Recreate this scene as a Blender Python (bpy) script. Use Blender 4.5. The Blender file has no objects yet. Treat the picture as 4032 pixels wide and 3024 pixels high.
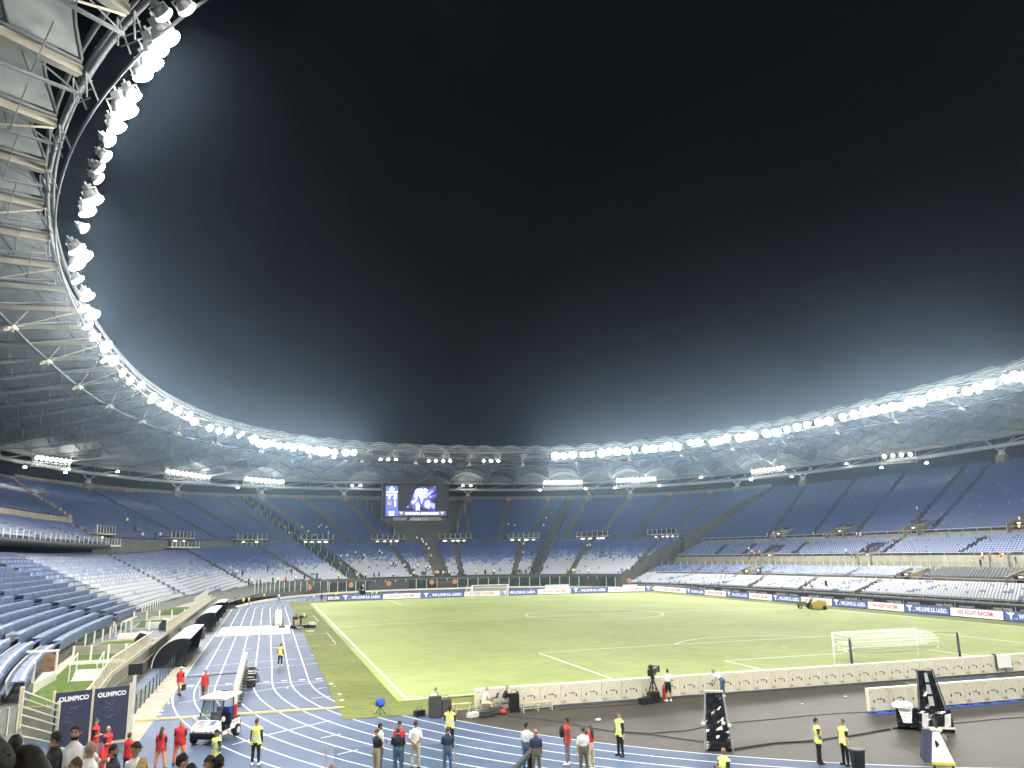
import bpy, math, random
import numpy as np
from mathutils import Vector, Matrix
random.seed(7); RNG = np.random.default_rng(7)
sc = bpy.context.scene
COL = sc.collection
PI = math.pi
# ---------------------------------------------------------------- camera, sky, exposure
CAM = np.array([-42.2512, -101.4516, 8.3402]); YAW, PIT, ROL, FPX = .298555, .214611, -.016047, 3077.3
_f = np.array([math.sin(YAW)*math.cos(PIT), math.cos(YAW)*math.cos(PIT), math.sin(PIT)])
_r = np.array([math.cos(YAW), -math.sin(YAW), 0.]); _u = np.cross(_r, _f)
_c, _s = math.cos(ROL), math.sin(ROL)
RGT, UPV, FWD = _c*_r+_s*_u, -_s*_r+_c*_u, _f
cd = bpy.data.cameras.new('camera'); co = bpy.data.objects.new('camera', cd); COL.objects.link(co)
co.matrix_world = Matrix(((RGT[0], UPV[0], -FWD[0], CAM[0]), (RGT[1], UPV[1], -FWD[1], CAM[1]), (RGT[2], UPV[2], -FWD[2], CAM[2]), (0, 0, 0, 1)))
cd.sensor_width = 36; cd.lens = 36*FPX/4032; cd.clip_start = .1; cd.clip_end = 3000
sc.camera = co
w = bpy.data.worlds.new('World'); sc.world = w; w.use_nodes = True
nt = w.node_tree; bg = nt.nodes['Background']
sky = nt.nodes.new('ShaderNodeTexSky'); sky.sky_type = 'NISHITA'; sky.sun_disc = False
sky.sun_elevation = math.radians(-4); sky.sun_rotation = math.radians(200)
nt.links.new(sky.outputs[0], bg.inputs[0]); bg.inputs[1].default_value = .03
vs = sc.view_settings; vs.view_transform = 'Standard'; vs.look = 'None'; vs.exposure = 1.85; vs.gamma = 1
vs.use_curve_mapping = False
cy = sc.cycles
cy.use_denoising = True; cy.adaptive_threshold = .02; cy.denoiser = 'OPENIMAGEDENOISE'; cy.max_bounces = 5; cy.diffuse_bounces = 3; cy.glossy_bounces = 2
cy.transmission_bounces = 4; cy.transparent_max_bounces = 12; cy.volume_bounces = 0; cy.sample_clamp_indirect = 3; cy.sample_clamp_direct = 20; cy.use_light_tree = True
cy.caustics_reflective = False; cy.caustics_refractive = False
# ---------------------------------------------------------------- photo pixel -> place
def ray(u, v):
    d = RGT*(u-2016)/FPX - UPV*(v-1512)/FPX + FWD
    return d/np.linalg.norm(d)
def at(u, v, z=0.):
    d = ray(u, v); return CAM + d*(z-CAM[2])/d[2]
def atx(u, v, x):
    d = ray(u, v); return CAM + d*(x-CAM[0])/d[0]
def aty(u, v, y):
    d = ray(u, v); return CAM + d*(y-CAM[1])/d[1]
# ---------------------------------------------------------------- materials
M = {}
def mat(name, col, rough=.6, metal=0., noise=0., scale=3., bump=0., emis=None, estr=0., spec=.4, alpha=1., detail=5., stretch=None, rock=.6, noise2=None):
    m = bpy.data.materials.new(name); m.use_nodes = True; t = m.node_tree; b = t.nodes['Principled BSDF']
    b.inputs['Base Color'].default_value = (*col, 1); b.inputs['Roughness'].default_value = rough; b.inputs['Metallic'].default_value = metal
    b.inputs['Specular IOR Level'].default_value = spec; b.inputs['Alpha'].default_value = alpha
    if noise or bump:
        tc = t.nodes.new('ShaderNodeTexCoord'); n = t.nodes.new('ShaderNodeTexNoise'); n.inputs['Scale'].default_value = scale
        n.inputs['Detail'].default_value = detail; n.inputs['Roughness'].default_value = rock
        if stretch:
            mp = t.nodes.new('ShaderNodeMapping'); mp.inputs['Scale'].default_value = stretch
            t.links.new(tc.outputs['Object'], mp.inputs[0]); t.links.new(mp.outputs[0], n.inputs['Vector'])
        else: t.links.new(tc.outputs['Object'], n.inputs['Vector'])
        if noise:
            r = t.nodes.new('ShaderNodeValToRGB'); e = r.color_ramp.elements
            e[0].position = .3; e[1].position = .7
            e[0].color = (*[max(0, c*(1-noise)) for c in col], 1); e[1].color = (*[min(1, c*(1+noise)) for c in col], 1)
            t.links.new(n.outputs['Fac'], r.inputs[0]); out = r.outputs[0]
            if noise2:
                n2 = t.nodes.new('ShaderNodeTexNoise'); n2.inputs['Scale'].default_value = noise2[0]; n2.inputs['Detail'].default_value = 4
                t.links.new(tc.outputs['Object'], n2.inputs['Vector'])
                r2 = t.nodes.new('ShaderNodeValToRGB'); g = r2.color_ramp.elements; g[0].position = .35; g[1].position = .65
                g[0].color = (1-noise2[1],)*3+(1,); g[1].color = (1+noise2[1],)*3+(1,)
                mx = t.nodes.new('ShaderNodeMix'); mx.data_type = 'RGBA'; mx.blend_type = 'MULTIPLY'; mx.inputs[0].default_value = 1; mx.clamp_result = False
                t.links.new(out, mx.inputs[6]); t.links.new(n2.outputs['Fac'], r2.inputs[0]); t.links.new(r2.outputs[0], mx.inputs[7]); out = mx.outputs[2]
            t.links.new(out, b.inputs['Base Color'])
        if bump:
            bp = t.nodes.new('ShaderNodeBump'); bp.inputs['Strength'].default_value = bump; bp.inputs['Distance'].default_value = .05
            t.links.new(n.outputs['Fac'], bp.inputs['Height']); t.links.new(bp.outputs[0], b.inputs['Normal'])
    if emis:
        b.inputs['Emission Color'].default_value = (*emis, 1); b.inputs['Emission Strength'].default_value = estr
        m.cycles.emission_sampling = 'NONE'
    M[name] = m; return m
def glass(name, col, alpha):
    m = bpy.data.materials.new(name); m.use_nodes = True; t = m.node_tree
    for n in list(t.nodes):
        if n.type == 'BSDF_PRINCIPLED': t.nodes.remove(n)
    o = t.nodes['Material Output']; tr = t.nodes.new('ShaderNodeBsdfTransparent'); tr.inputs[0].default_value = (.945, .97, .96, 1) if alpha < .2 else (.86, .93, .91, 1)
    p = t.nodes.new('ShaderNodeBsdfPrincipled'); p.inputs['Base Color'].default_value = (*col, 1); p.inputs['Roughness'].default_value = .12
    mx = t.nodes.new('ShaderNodeMixShader'); mx.inputs[0].default_value = alpha
    t.links.new(tr.outputs[0], mx.inputs[1]); t.links.new(p.outputs[0], mx.inputs[2]); t.links.new(mx.outputs[0], o.inputs[0])
    M[name] = m; return m
# ---------------------------------------------------------------- mesh builder
class MB:
    def __init__(s): s.v = []; s.f = []; s.m = []; s.k = 0
    def add(s, vs, fs):
        b = len(s.v); s.v += [tuple(map(float, p)) for p in vs]
        for f in fs: s.f.append(tuple(i+b for i in f)); s.m.append(s.k)
        return s
    def mat(s, k): s.k = k; return s
    def quad(s, a, b, c, d): return s.add([a, b, c, d], [(0, 1, 2, 3)])
    def box(s, x0, x1, y0, y1, z0, z1):
        return s.add([(x0,y0,z0),(x1,y0,z0),(x1,y1,z0),(x0,y1,z0),(x0,y0,z1),(x1,y0,z1),(x1,y1,z1),(x0,y1,z1)],
                     [(0,3,2,1),(4,5,6,7),(0,1,5,4),(1,2,6,5),(2,3,7,6),(3,0,4,7)])
    def obox(s, c, a, b, d):        # centre and three half-vectors
        c, a, b, d = map(np.array, (c, a, b, d))
        P = [c+i*a+j*b+k*d for k in (-1,1) for j in (-1,1) for i in (-1,1)]
        return s.add(P, [(0,2,3,1),(4,5,7,6),(0,1,5,4),(1,3,7,5),(3,2,6,7),(2,0,4,6)])
    def bar(s, p0, p1, w, h, up=(0,0,1)):
        p0, p1 = np.array(p0, float), np.array(p1, float); d = p1-p0; L = np.linalg.norm(d)
        if L < 1e-6: return s
        d /= L; x = np.cross(d, np.array(up, float)); n = np.linalg.norm(x)
        if n < 1e-4: x = np.cross(d, (1, 0, 0)); n = np.linalg.norm(x)
        x /= n; y = np.cross(x, d)
        return s.obox((p0+p1)/2, x*w/2, d*L/2, y*h/2)
    def tube(s, p0, p1, r0, r1=None, n=8, cap=True):
        return s.path([p0, p1], [r0, r0 if r1 is None else r1], n, cap)
    def path(s, pts, r, n=6, cap=True, closed=False):
        pts = [np.array(p, float) for p in pts]; K = len(pts)
        rs = r if hasattr(r, '__len__') else [r]*K
        V = []; up = None
        for i, p in enumerate(pts):
            d = (pts[(i+1) % K]-pts[i-1]) if closed else pts[min(i+1, K-1)]-pts[max(i-1, 0)]
            d = d/(np.linalg.norm(d)+1e-9)
            if up is None: up = np.array((0,0,1.)) if abs(d[2]) < .9 else np.array((1.,0,0))
            x = np.cross(d, up); x /= np.linalg.norm(x)+1e-9; y = np.cross(x, d); up = y
            for k in range(n):
                a = 2*PI*k/n; V.append(p+rs[i]*(x*math.cos(a)+y*math.sin(a)))
        F = []
        for i in range(K if closed else K-1):
            j = (i+1) % K
            for k in range(n): F.append((i*n+k, i*n+(k+1) % n, j*n+(k+1) % n, j*n+k))
        if cap and not closed: F.append(tuple(range(n))[::-1]); F.append(tuple((K-1)*n+k for k in range(n)))
        return s.add(V, F)
    def lathe(s, c, prof, n=16, axis='z'):      # profile of (radius, height)
        V = []
        for r, h in prof:
            for k in range(n):
                a = 2*PI*k/n; p = (r*math.cos(a), r*math.sin(a), h)
                if axis == 'y': p = (p[0], p[2], p[1])
                if axis == 'x': p = (p[2], p[0], p[1])
                V.append((c[0]+p[0], c[1]+p[1], c[2]+p[2]))
        F = [(i*n+k, i*n+(k+1) % n, (i+1)*n+(k+1) % n, (i+1)*n+k) for i in range(len(prof)-1) for k in range(n)]
        F += [tuple(range(n))[::-1], tuple((len(prof)-1)*n+k for k in range(n))]
        return s.add(V, F)
    def ell(s, c, rx, ry, rz, nu=12, nv=8):
        V = [(c[0], c[1], c[2]-rz)]; 
        for i in range(1, nv):
            t = PI*i/nv
            for k in range(nu):
                a = 2*PI*k/nu; V.append((c[0]+rx*math.sin(t)*math.cos(a), c[1]+ry*math.sin(t)*math.sin(a), c[2]-rz*math.cos(t)))
        V.append((c[0], c[1], c[2]+rz)); F = []
        for k in range(nu): F.append((0, 1+(k+1) % nu, 1+k))
        for i in range(nv-2):
            for k in range(nu): F.append((1+i*nu+k, 1+i*nu+(k+1) % nu, 1+(i+1)*nu+(k+1) % nu, 1+(i+1)*nu+k))
        L = len(V)-1; b = 1+(nv-2)*nu
        for k in range(nu): F.append((b+k, b+(k+1) % nu, L))
        return s.add(V, F)
    def prism(s, pts, off):         # planar polygon pushed by a vector
        n = len(pts); P = [np.array(p, float) for p in pts]; o = np.array(off, float)
        return s.add(P+[p+o for p in P], [tuple(range(n))[::-1], tuple(range(n, 2*n))]+[(i, (i+1) % n, n+(i+1) % n, n+i) for i in range(n)])
    def build(s, name, mats, parent=None, smooth=False, world=False):
        me = bpy.data.meshes.new(name); me.from_pydata(s.v, [], s.f)
        if not isinstance(mats, (list, tuple)): mats = [mats]
        for m in mats: me.materials.append(M[m] if isinstance(m, str) else m)
        if len(mats) > 1: me.polygons.foreach_set('material_index', s.m)
        if smooth: me.polygons.foreach_set('use_smooth', [True]*len(me.polygons))
        me.update()
        return link(name, me, parent, world)
def link(name, data, parent=None, world=False):
    o = bpy.data.objects.new(name, data); COL.objects.link(o)
    if parent is not None:
        o.parent = parent
        if world: o.matrix_parent_inverse = (Matrix.Translation(parent.location) @ Matrix.Rotation(parent.rotation_euler.z, 4, 'Z')).inverted()
    return o
ONES = 'first second third fourth fifth sixth seventh eighth ninth tenth eleventh twelfth thirteenth fourteenth fifteenth sixteenth seventeenth eighteenth nineteenth'.split(); TENS = {2: 'twent', 3: 'thirt', 4: 'fort', 5: 'fift', 6: 'sixt', 7: 'sevent', 8: 'eight', 9: 'ninet'}
def ordw(n):
    if n < 20: return ONES[n-1]
    return TENS[n//10]+('ieth' if n % 10 == 0 else 'y-'+ONES[n % 10-1])
def tag(o, label, cat, group=None):
    o['label'] = label; o['category'] = cat
    if group: o['group'] = group
    return o
def struct(o, kind='structure', label=None):
    o['kind'] = kind
    if label: o['label'] = label
    return o
def thing(name, label, cat, loc=(0,0,0), rz=0., group=None):
    o = bpy.data.objects.new(name, None); COL.objects.link(o); o.empty_display_size = .2
    o.location = tuple(map(float, loc)); o.rotation_euler = (0, 0, rz)
    return tag(o, label, cat, group)
def dup(o, parent=None, loc=None, rz=None, label=None):
    c = o.copy(); COL.objects.link(c)
    if parent is not None: c.parent = parent
    if loc is not None: c.location = tuple(map(float, loc))
    if rz is not None: c.rotation_euler = (0, 0, rz)
    if label: c['label'] = label
    for ch in o.children: dup(ch, c)
    return c
def npmesh(name, V, F, mats, midx=None, parent=None, smooth=False):
    """big meshes from numpy: V (n,3), F (m,4) quads"""
    me = bpy.data.meshes.new(name); V = np.asarray(V, np.float32); F = np.asarray(F, np.int32)
    me.vertices.add(len(V)); me.vertices.foreach_set('co', V.ravel())
    me.loops.add(F.size); me.loops.foreach_set('vertex_index', F.ravel())
    me.polygons.add(len(F)); me.polygons.foreach_set('loop_start', np.arange(0, F.size, F.shape[1], dtype=np.int32))
    me.polygons.foreach_set('loop_total', np.full(len(F), F.shape[1], np.int32))
    for m in mats: me.materials.append(M[m])
    if midx is not None: me.polygons.foreach_set('material_index', np.asarray(midx, np.int32))
    if smooth: me.polygons.foreach_set('use_smooth', np.ones(len(F), bool))
    me.update(calc_edges=True); me.validate()
    return link(name, me, parent)
TEXTS = {}
def text(name, body, size, p, xdir, ydir, m, parent=None, bold=.0, width=None, world=True, spacing=1.0):
    """flat lettering lying in the plane of xdir, ydir, centred on p"""
    key = (body, size, bold, spacing, m)
    if key not in TEXTS:
        cu = bpy.data.curves.new(name, 'FONT'); cu.body = body; cu.size = size; cu.align_x = 'CENTER'; cu.align_y = 'CENTER'
        cu.offset = bold; cu.space_character = spacing; cu.resolution_u = 3
        o = bpy.data.objects.new(name, cu); COL.objects.link(o); dg = bpy.context.evaluated_depsgraph_get()
        me = bpy.data.meshes.new_from_object(o.evaluated_get(dg)); bpy.data.objects.remove(o); me.materials.clear(); me.materials.append(M[m])
        xs = [v.co.x for v in me.vertices]; TEXTS[key] = (me, max(xs)-min(xs))
    me, wd = TEXTS[key]; o = bpy.data.objects.new(name, me); COL.objects.link(o)
    x = np.array(xdir, float); x /= np.linalg.norm(x); y = np.array(ydir, float); y -= x*y.dot(x); y /= np.linalg.norm(y); z = np.cross(x, y)
    k = width/max(wd, .01) if width else 1.0
    mw = Matrix(((x[0]*k, y[0], z[0], p[0]), (x[1]*k, y[1], z[1], p[1]), (x[2]*k, y[2], z[2], p[2]), (0,0,0,1)))
    if parent is not None:
        o.parent = parent
        o.matrix_basis = ((Matrix.Translation(parent.location) @ Matrix.Rotation(parent.rotation_euler.z, 4, 'Z')).inverted() @ mw) if world else mw
    else: o.matrix_basis = mw
    return o
# ---------------------------------------------------------------- palette
mat('turf', (.305,.365,.135), .75, noise=.13, scale=.7, bump=.35, detail=9, rock=.7, spec=.15, noise2=(.07,.10))
mat('apron_turf', (.15,.175,.05), .8, noise=.2, scale=1.2, bump=.3, detail=8, spec=.12, noise2=(.15,.12))
mat('garden_grass', (.07,.115,.02), .85, noise=.3, scale=2.2, bump=.4, detail=8, spec=.1)
mat('line_white', (.8,.8,.78), .5, noise=.06, scale=4)
mat('track_blue', (.068,.10,.172), .62, noise=.14, scale=.6, bump=.06, detail=9, spec=.18, noise2=(.12,.16))
mat('track_dark', (.035,.045,.085), .5, noise=.15, scale=.8)
mat('asphalt_grey', (.052,.048,.040), .6, noise=.2, scale=.45, bump=.08, detail=9, noise2=(.08,.12), stretch=(1,2.2,1))
mat('ground', (.05,.05,.05), .9, noise=.2, scale=.3)
mat('concrete', (.34,.31,.24), .8, noise=.18, scale=.8, bump=.12, noise2=(.2,.1))
mat('gallery_shade', (.035,.038,.034), .9, noise=.2, scale=.4)  # shade under the left middle tier put into this colour
mat('concrete_dark', (.10,.105,.095), .85, noise=.2, scale=.6, bump=.1)
mat('concrete_blue', (.055,.07,.11), .8, noise=.2, scale=.5)
mat('concrete_wall', (.225,.21,.165), .85, noise=.2, scale=.25, bump=.08, stretch=(4,4,.6))
mat('step_beige', (.24,.22,.17), .85, noise=.15, scale=.8)
mat('seat_blue', (.062,.097,.228), .38, spec=.5)
mat('seat_mid', (.13,.18,.32), .38, spec=.5)
mat('seat_pale', (.36,.385,.43), .42, spec=.5)
mat('seat_black', (.012,.018,.03), .45)
mat('desk_blue', (.10,.15,.26), .5, noise=.12, scale=2)
mat('desk_dark', (.018,.022,.032), .6)
mat('membrane', (.40,.43,.42), .7, noise=.10, scale=.12, spec=.2, noise2=(.7,.06))
mat('seam', (.16,.17,.17), .6)
mat('steel_white', (.62,.62,.58), .45, noise=.08, scale=2)
mat('steel_grey', (.28,.29,.29), .45, metal=.2, noise=.1, scale=2)
mat('chord_grey', (.30,.30,.28), .55, noise=.1, scale=1)
mat('steel_dark', (.06,.065,.07), .5, metal=.3)
mat('truss_cream', (.36,.34,.27), .6, noise=.12, scale=.6)
mat('rim_grey', (.10,.105,.11), .5, noise=.1, scale=1)
mat('steel_cream', (.62,.57,.44), .5, noise=.06, scale=2)
mat('metal_bright', (.7,.7,.7), .25, metal=.9)
mat('black', (.012,.012,.014), .5); mat('black_gloss', (.01,.01,.013), .12, spec=.7)
mat('rubber', (.015,.015,.015), .8)
mat('white_paint', (.8,.8,.78), .4); mat('off_white', (.68,.66,.58), .55, noise=.08, scale=3)
mat('cream_panel', (.66,.62,.49), .55, noise=.07, scale=1.5, noise2=(6,.05))
mat('red', (.55,.035,.03), .6, noise=.1, scale=6); mat('orange', (.85,.22,.04), .6, noise=.08, scale=6); mat('yellow_paint', (.75,.6,.06), .5)
mat('hivis', (.72,.80,.16), .6, noise=.06, scale=5, emis=None); mat('hivis_orange', (.85,.62,.10), .6)
mat('navy', (.035,.04,.075), .55, noise=.1, scale=2, bump=.1); mat('led_blue', (.045,.07,.17), .5, emis=(.06,.095,.24), estr=.42)
mat('led_white', (.8,.8,.8), .5, emis=(1,1,1), estr=.18); mat('led_black', (.02,.02,.02), .5, emis=(.02,.02,.025), estr=.4)
mat('led_red', (.35,.012,.012), .5, emis=(.8,.03,.03), estr=.12); mat('strip_black', (.018,.018,.02), .5)
mat('strip_white', (.75,.72,.70), .5); mat('strip_red', (.5,.05,.04), .5)
mat('lamp_on', (1,1,1), .5, emis=(1,.985,.93), estr=26); mat('lamp_rack', (1,1,1), .5, emis=(1,.985,.93), estr=9)
mat('lamp_small', (1,1,1), .5, emis=(1,.98,.88), estr=14)
mat('lamp_dim', (.9,.9,.85), .4, emis=(1,.96,.85), estr=2.2); mat('light_strip', (1,1,1), .5, emis=(1,.97,.85), estr=4)
mat('orange_sign', (.5,.2,.09), .6); mat('brick_brown', (.25,.12,.06), .8, noise=.3, scale=3)
mat('screen_dark', (.008,.009,.012), .4); mat('decal_violet', (.14,.11,.26), .4)
mat('blue_cloth', (.03,.09,.42), .6, noise=.2, scale=8, bump=.3)
mat('wood', (.5,.4,.24), .6, noise=.2, scale=6); mat('yellow_strip', (.62,.55,.20), .6, noise=.12, scale=3)
mat('plastic_film', (.75,.76,.76), .18, noise=.1, scale=3, bump=.8, spec=.7); mat('grey_case', (.06,.06,.06), .6)
mat('net', (.8,.8,.72), .6); mat('mower_yellow', (.50,.38,.10), .5); mat('olive_metal', (.16,.17,.12), .6)
glass('pane_glass', (.14,.20,.18), .07); glass('pane_dark', (.06,.10,.095), .34); glass('windscreen', (.05,.07,.07), .3)
# ================================================================ ground, pitch and track
CY = 42.2
def oval(R, y0=-CY, n=64):
    P = [(R*math.cos(a), CY+R*math.sin(a)) for a in np.linspace(0, PI, n)]
    return P+[(R*math.cos(a), -CY+R*math.sin(a)) for a in np.linspace(PI, 2*PI, n)]
def ring(name, R0, R1, z, m, sel=None):
    a, b = oval(R0), oval(R1); mb = MB(); n = len(a)
    for i in range(n):
        j = (i+1) % n
        if sel and not sel(a[i], a[j]): continue
        mb.quad((*a[i], z), (*b[i], z), (*b[j], z), (*a[j], z))
    return struct(mb.build(name, m))
mb = MB(); mb.quad((-700,-700,-.06), (700,-700,-.06), (700,700,-.06), (-700,700,-.06)); struct(mb.build('ground', 'ground'))
ring('running_track', 36.75, 47.7, 0., 'track_blue')
mb = MB(); mb.quad((-47.7,-58.3,-.004),(-47.7,60,-.004),(-49.0,60,-.004),(-49.0,-58.3,-.004)); struct(mb.build('track_surround', 'concrete'))
ring('track_outer_margin', 47.7, 58, -.006, 'track_blue', lambda a, b: a[1] < -41.9 and b[1] < -41.9)
mb = MB(); mb.quad((-49,-42,-.002),(-51.5,-42,-.002),(-51.5,-57.5,-.002),(-49,-57.5,-.002)); struct(mb.build('trench_floor', 'concrete_dark'))
ring('outer_walkway', 49.0, 56.5, -.014, 'concrete_dark', lambda a, b: a[1] > -42.3)
ring('track_end_margin', 47.7, 50.5, -.009, 'track_blue', lambda a, b: a[1] > 42)
mb = MB()
for k in range(10):
    R = 36.75+1.216*k; a, b = oval(R-.038), oval(R+.038); n = len(a)
    for i in range(n):
        j = (i+1) % n; mb.quad((*a[i], .005), (*b[i], .005), (*b[j], .005), (*a[j], .005))
def gline(p0, p1, wd, z=.006):
    p0 = np.array(p0[:2]); p1 = np.array(p1[:2]); d = p1-p0; d /= np.linalg.norm(d); n = np.array((-d[1], d[0]))*wd/2
    mb.quad((*(p0-n), z), (*(p1-n), z), (*(p1+n), z), (*(p0+n), z))
T = lambda x, y: at(600+x*.4069, 2400+y*.4069)
for a, b, wd in (((420,555),(1590,465),.06), ((345,635),(1600,520),.05), ((155,757),(1655,688),.07), ((255,905),(1660,692),.06), ((1065,1225),(1720,1075),.07),
                 ((770,1310),(950,1260),.07), ((1630,1245),(1820,1205),.07), ((1790,1405),(1990,1355),.07), ((1540,860),(1740,838),.06),
                 ((860,385),(970,380),.10), ((590,397),(735,390),.10), ((1375,362),(1475,358),.10), ((1125,372),(1240,370),.10), ((685,278),(760,272),.08), ((890,268),(985,263),.08), ((1120,262),(1210,258),.08),
                 ((1345,252),(1430,250),.08), ((1075,700),(1130,697),.30), ((1245,690),(1305,686),.30), ((1420,682),(1480,678),.30), ((1580,673),(1645,668),.34), ((340,738),(400,733),.30), ((710,720),(770,716),.28),
                 ((1600,765),(1680,757),.08), ((65,782),(120,778),.35)):
    gline(T(*a), T(*b), wd)
for x, y in ((145,890),(155,915),(180,857),(92,985),(68,1022)): gline(T(x,y), T(x+9,y-12), .12)
struct(mb.build('track_markings', 'line_white'))
# far-end cross arcs on the track
mb = MB()
for k in range(6):
    c = (-43+k*1.4, 66+k*.6); gline((c[0]-2.2, c[1]-3), (c[0]+2.2, c[1]+1.2), .09, .007)
gline((-47.6, 42.2), (-38.2, 42.2), .07, .007); gline((-47.6, 22), (-38.2, 22), .05, .007)
struct(mb.build('track_markings', 'line_white'))
# D zones (dark synthetic surface inside the bends)
for s, nm in ((-1, 'near'), (1, 'far')):
    mb = MB(); P = []; R = 36.70
    y0 = 57.0-CY; a0 = math.asin(y0/R)
    for a in np.linspace(a0, PI-a0, 48): P.append((R*math.cos(a), s*(CY+R*math.sin(a)), .008))
    mb.add(P, [tuple(range(len(P)))]); struct(mb.build('bend_surface', 'asphalt_grey'))
# painted runway patch between the two rows of boards
mb = MB(); q = [at(*p) for p in ((3660,2690),(3790,2660),(3930,2684),(3715,2712))]
x0, x1 = -3.2, 3.4
mb.add([(x0,-64.8,.013),(x1,-64.8,.013),(x1,-58.4,.013),(x0,-58.4,.013)], [(0,1,2,3)]); struct(mb.build('runway_patch', 'track_blue'))
mb = MB(); gline((x0,-64.8),(x0,-58.4),.08,.018); gline((x1,-64.8),(x1,-58.4),.08,.018); struct(mb.build('runway_markings', 'line_white'))
# turf
mb = MB(); mb.add([(-38.1,-57.0,.02),(39.8,-57.0,.02),(39.8,60.4,.02),(-38.1,60.4,.02)], [(0,1,2,3)]); struct(mb.build('apron_turf', 'apron_turf'))
HC = .2758
def crown(x): return .028+HC*max(0, 1-(x/34)**2)
xs = np.linspace(-34.6, 34.6, 61); ysg = [-52.9, 0, 53.2]
mb = MB(); V = [(x, y, crown(x)) for y in ysg for x in xs]; n = len(xs)
mb.add(V, [(j*n+i, j*n+i+1, (j+1)*n+i+1, (j+1)*n+i) for j in range(2) for i in range(n-1)]); struct(mb.build('pitch', 'turf', smooth=True))
mb = MB()
def pline(pts, wd=.13, closed=False):
    pts = [np.array(p, float) for p in pts]; K = len(pts); L = []; Rr = []
    for i, p in enumerate(pts):
        d = pts[min(i+1, K-1)]-pts[max(i-1, 0)]; d /= np.linalg.norm(d); nn = np.array((-d[1], d[0]))*wd/2
        L.append((p[0]-nn[0], p[1]-nn[1], crown(p[0]-nn[0])+.008)); Rr.append((p[0]+nn[0], p[1]+nn[1], crown(p[0]+nn[0])+.008))
    for i in range(K-1): mb.quad(L[i], L[i+1], Rr[i+1], Rr[i])
def seg(a, b): return [np.array(a)+(np.array(b)-np.array(a))*t for t in np.linspace(0, 1, 30)]
for a, b in (((-34,-52.5),(34,-52.5)), ((-34,52.5),(34,52.5)), ((-34,-52.5),(-34,52.5)), ((34,-52.5),(34,52.5)), ((-34,0),(34,0))): pline(seg(a, b), .17)
pline([(9.15*math.cos(t), 9.15*math.sin(t)) for t in np.linspace(0, 2*PI, 80)])
for s in (-1, 1):
    for hw, dp in ((20.16, 16.5), (9.16, 5.5)):
        yg = s*52.5; yi = s*(52.5-dp)
        pline(seg((-hw, yg), (-hw, yi)), .15); pline(seg((hw, yg), (hw, yi)), .15); pline(seg((-hw, yi), (hw, yi)), .13)
    a0 = math.asin(5.5/9.15)
    pline([(9.15*math.cos(t), s*(41.5-9.15*math.sin(t))) for t in np.linspace(a0, PI-a0, 30)])
    for e in (-1, 1): pline([(e*(34-math.cos(t)), s*(52.5-math.sin(t))) for t in np.linspace(0, PI/2, 10)], .12)
    pline([(-.11, s*41.5), (.11, s*41.5)], .22)
struct(mb.build('pitch_markings', 'line_white'))
# technical-area paint on the apron
mb = MB()
A = lambda x, y: at(1050+x*.14465, 2400+y*.14465, .02)
for a, b in (((1060,680),(1310,668)), ((1470,672),(1640,655)), ((1160,995),(1440,975)), ((1670,968),(1850,955)), ((1150,205),(1260,190))): gline(A(*a), A(*b), .10, .03)
struct(mb.build('apron_markings', 'line_white'))
# ================================================================ stands
def sup(a, b, n, th):
    c, s = np.cos(th), np.sin(th)
    return np.stack([a*np.sign(c)*np.abs(c)**(2/n), b*np.sign(s)*np.abs(s)**(2/n)], -1)
def plan(q): return 50+53*q, 98.5+48.5*q, 2.76+.34*q
D2R = PI/180
def th_of(x, y, q): 
    a, b, n = plan(q); return math.atan2(np.sign(y)*abs(y/b)**(n/2), np.sign(x)*abs(x/a)**(n/2)) % (2*PI)
def hitq(u, v, q):
    """where the sight line of a photo point meets the plan curve q"""
    a, b, n = plan(q); d = ray(u, v); t = np.linspace(1, 420, 8400); P = CAM+t[:, None]*d
    f = np.abs(P[:, 0]/a)**n+np.abs(P[:, 1]/b)**n-1; i = np.where((f[:-1] < 0) & (f[1:] >= 0))[0]
    return P[i[-1]]
class Row:
    def __init__(s, q, t0, t1, K=260):
        a, b, n = plan(q); th = np.linspace(t0, t1, K); s.th = th; s.P = sup(a, b, n, th)
        d = np.linalg.norm(np.diff(s.P, axis=0), axis=1); s.s = np.concatenate([[0], np.cumsum(d)]); s.L = s.s[-1]; s.q = q
    def at(s, dist):
        x = np.interp(dist, s.s, s.P[:, 0]); y = np.interp(dist, s.s, s.P[:, 1])
        x2 = np.interp(np.asarray(dist)+.2, s.s, s.P[:, 0]); y2 = np.interp(np.asarray(dist)+.2, s.s, s.P[:, 1])
        x1 = np.interp(np.asarray(dist)-.2, s.s, s.P[:, 0]); y1 = np.interp(np.asarray(dist)-.2, s.s, s.P[:, 1])
        t = np.stack([x2-x1, y2-y1], -1); t = t/(np.linalg.norm(t, axis=-1, keepdims=True)+1e-9)
        return np.stack([x, y], -1), t
    def sth(s, th): return np.interp(th, s.th, s.s)
def frame(q, th):
    a, b, n = plan(q); p = sup(a, b, n, np.array([th]))[0]; p2 = sup(a, b, n, np.array([th+1e-3]))[0]; t = p2-p; t /= np.linalg.norm(t)
    return p, t, np.array((t[1], -t[0]))           # point, tangent (counter-clockwise), outward normal
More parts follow.
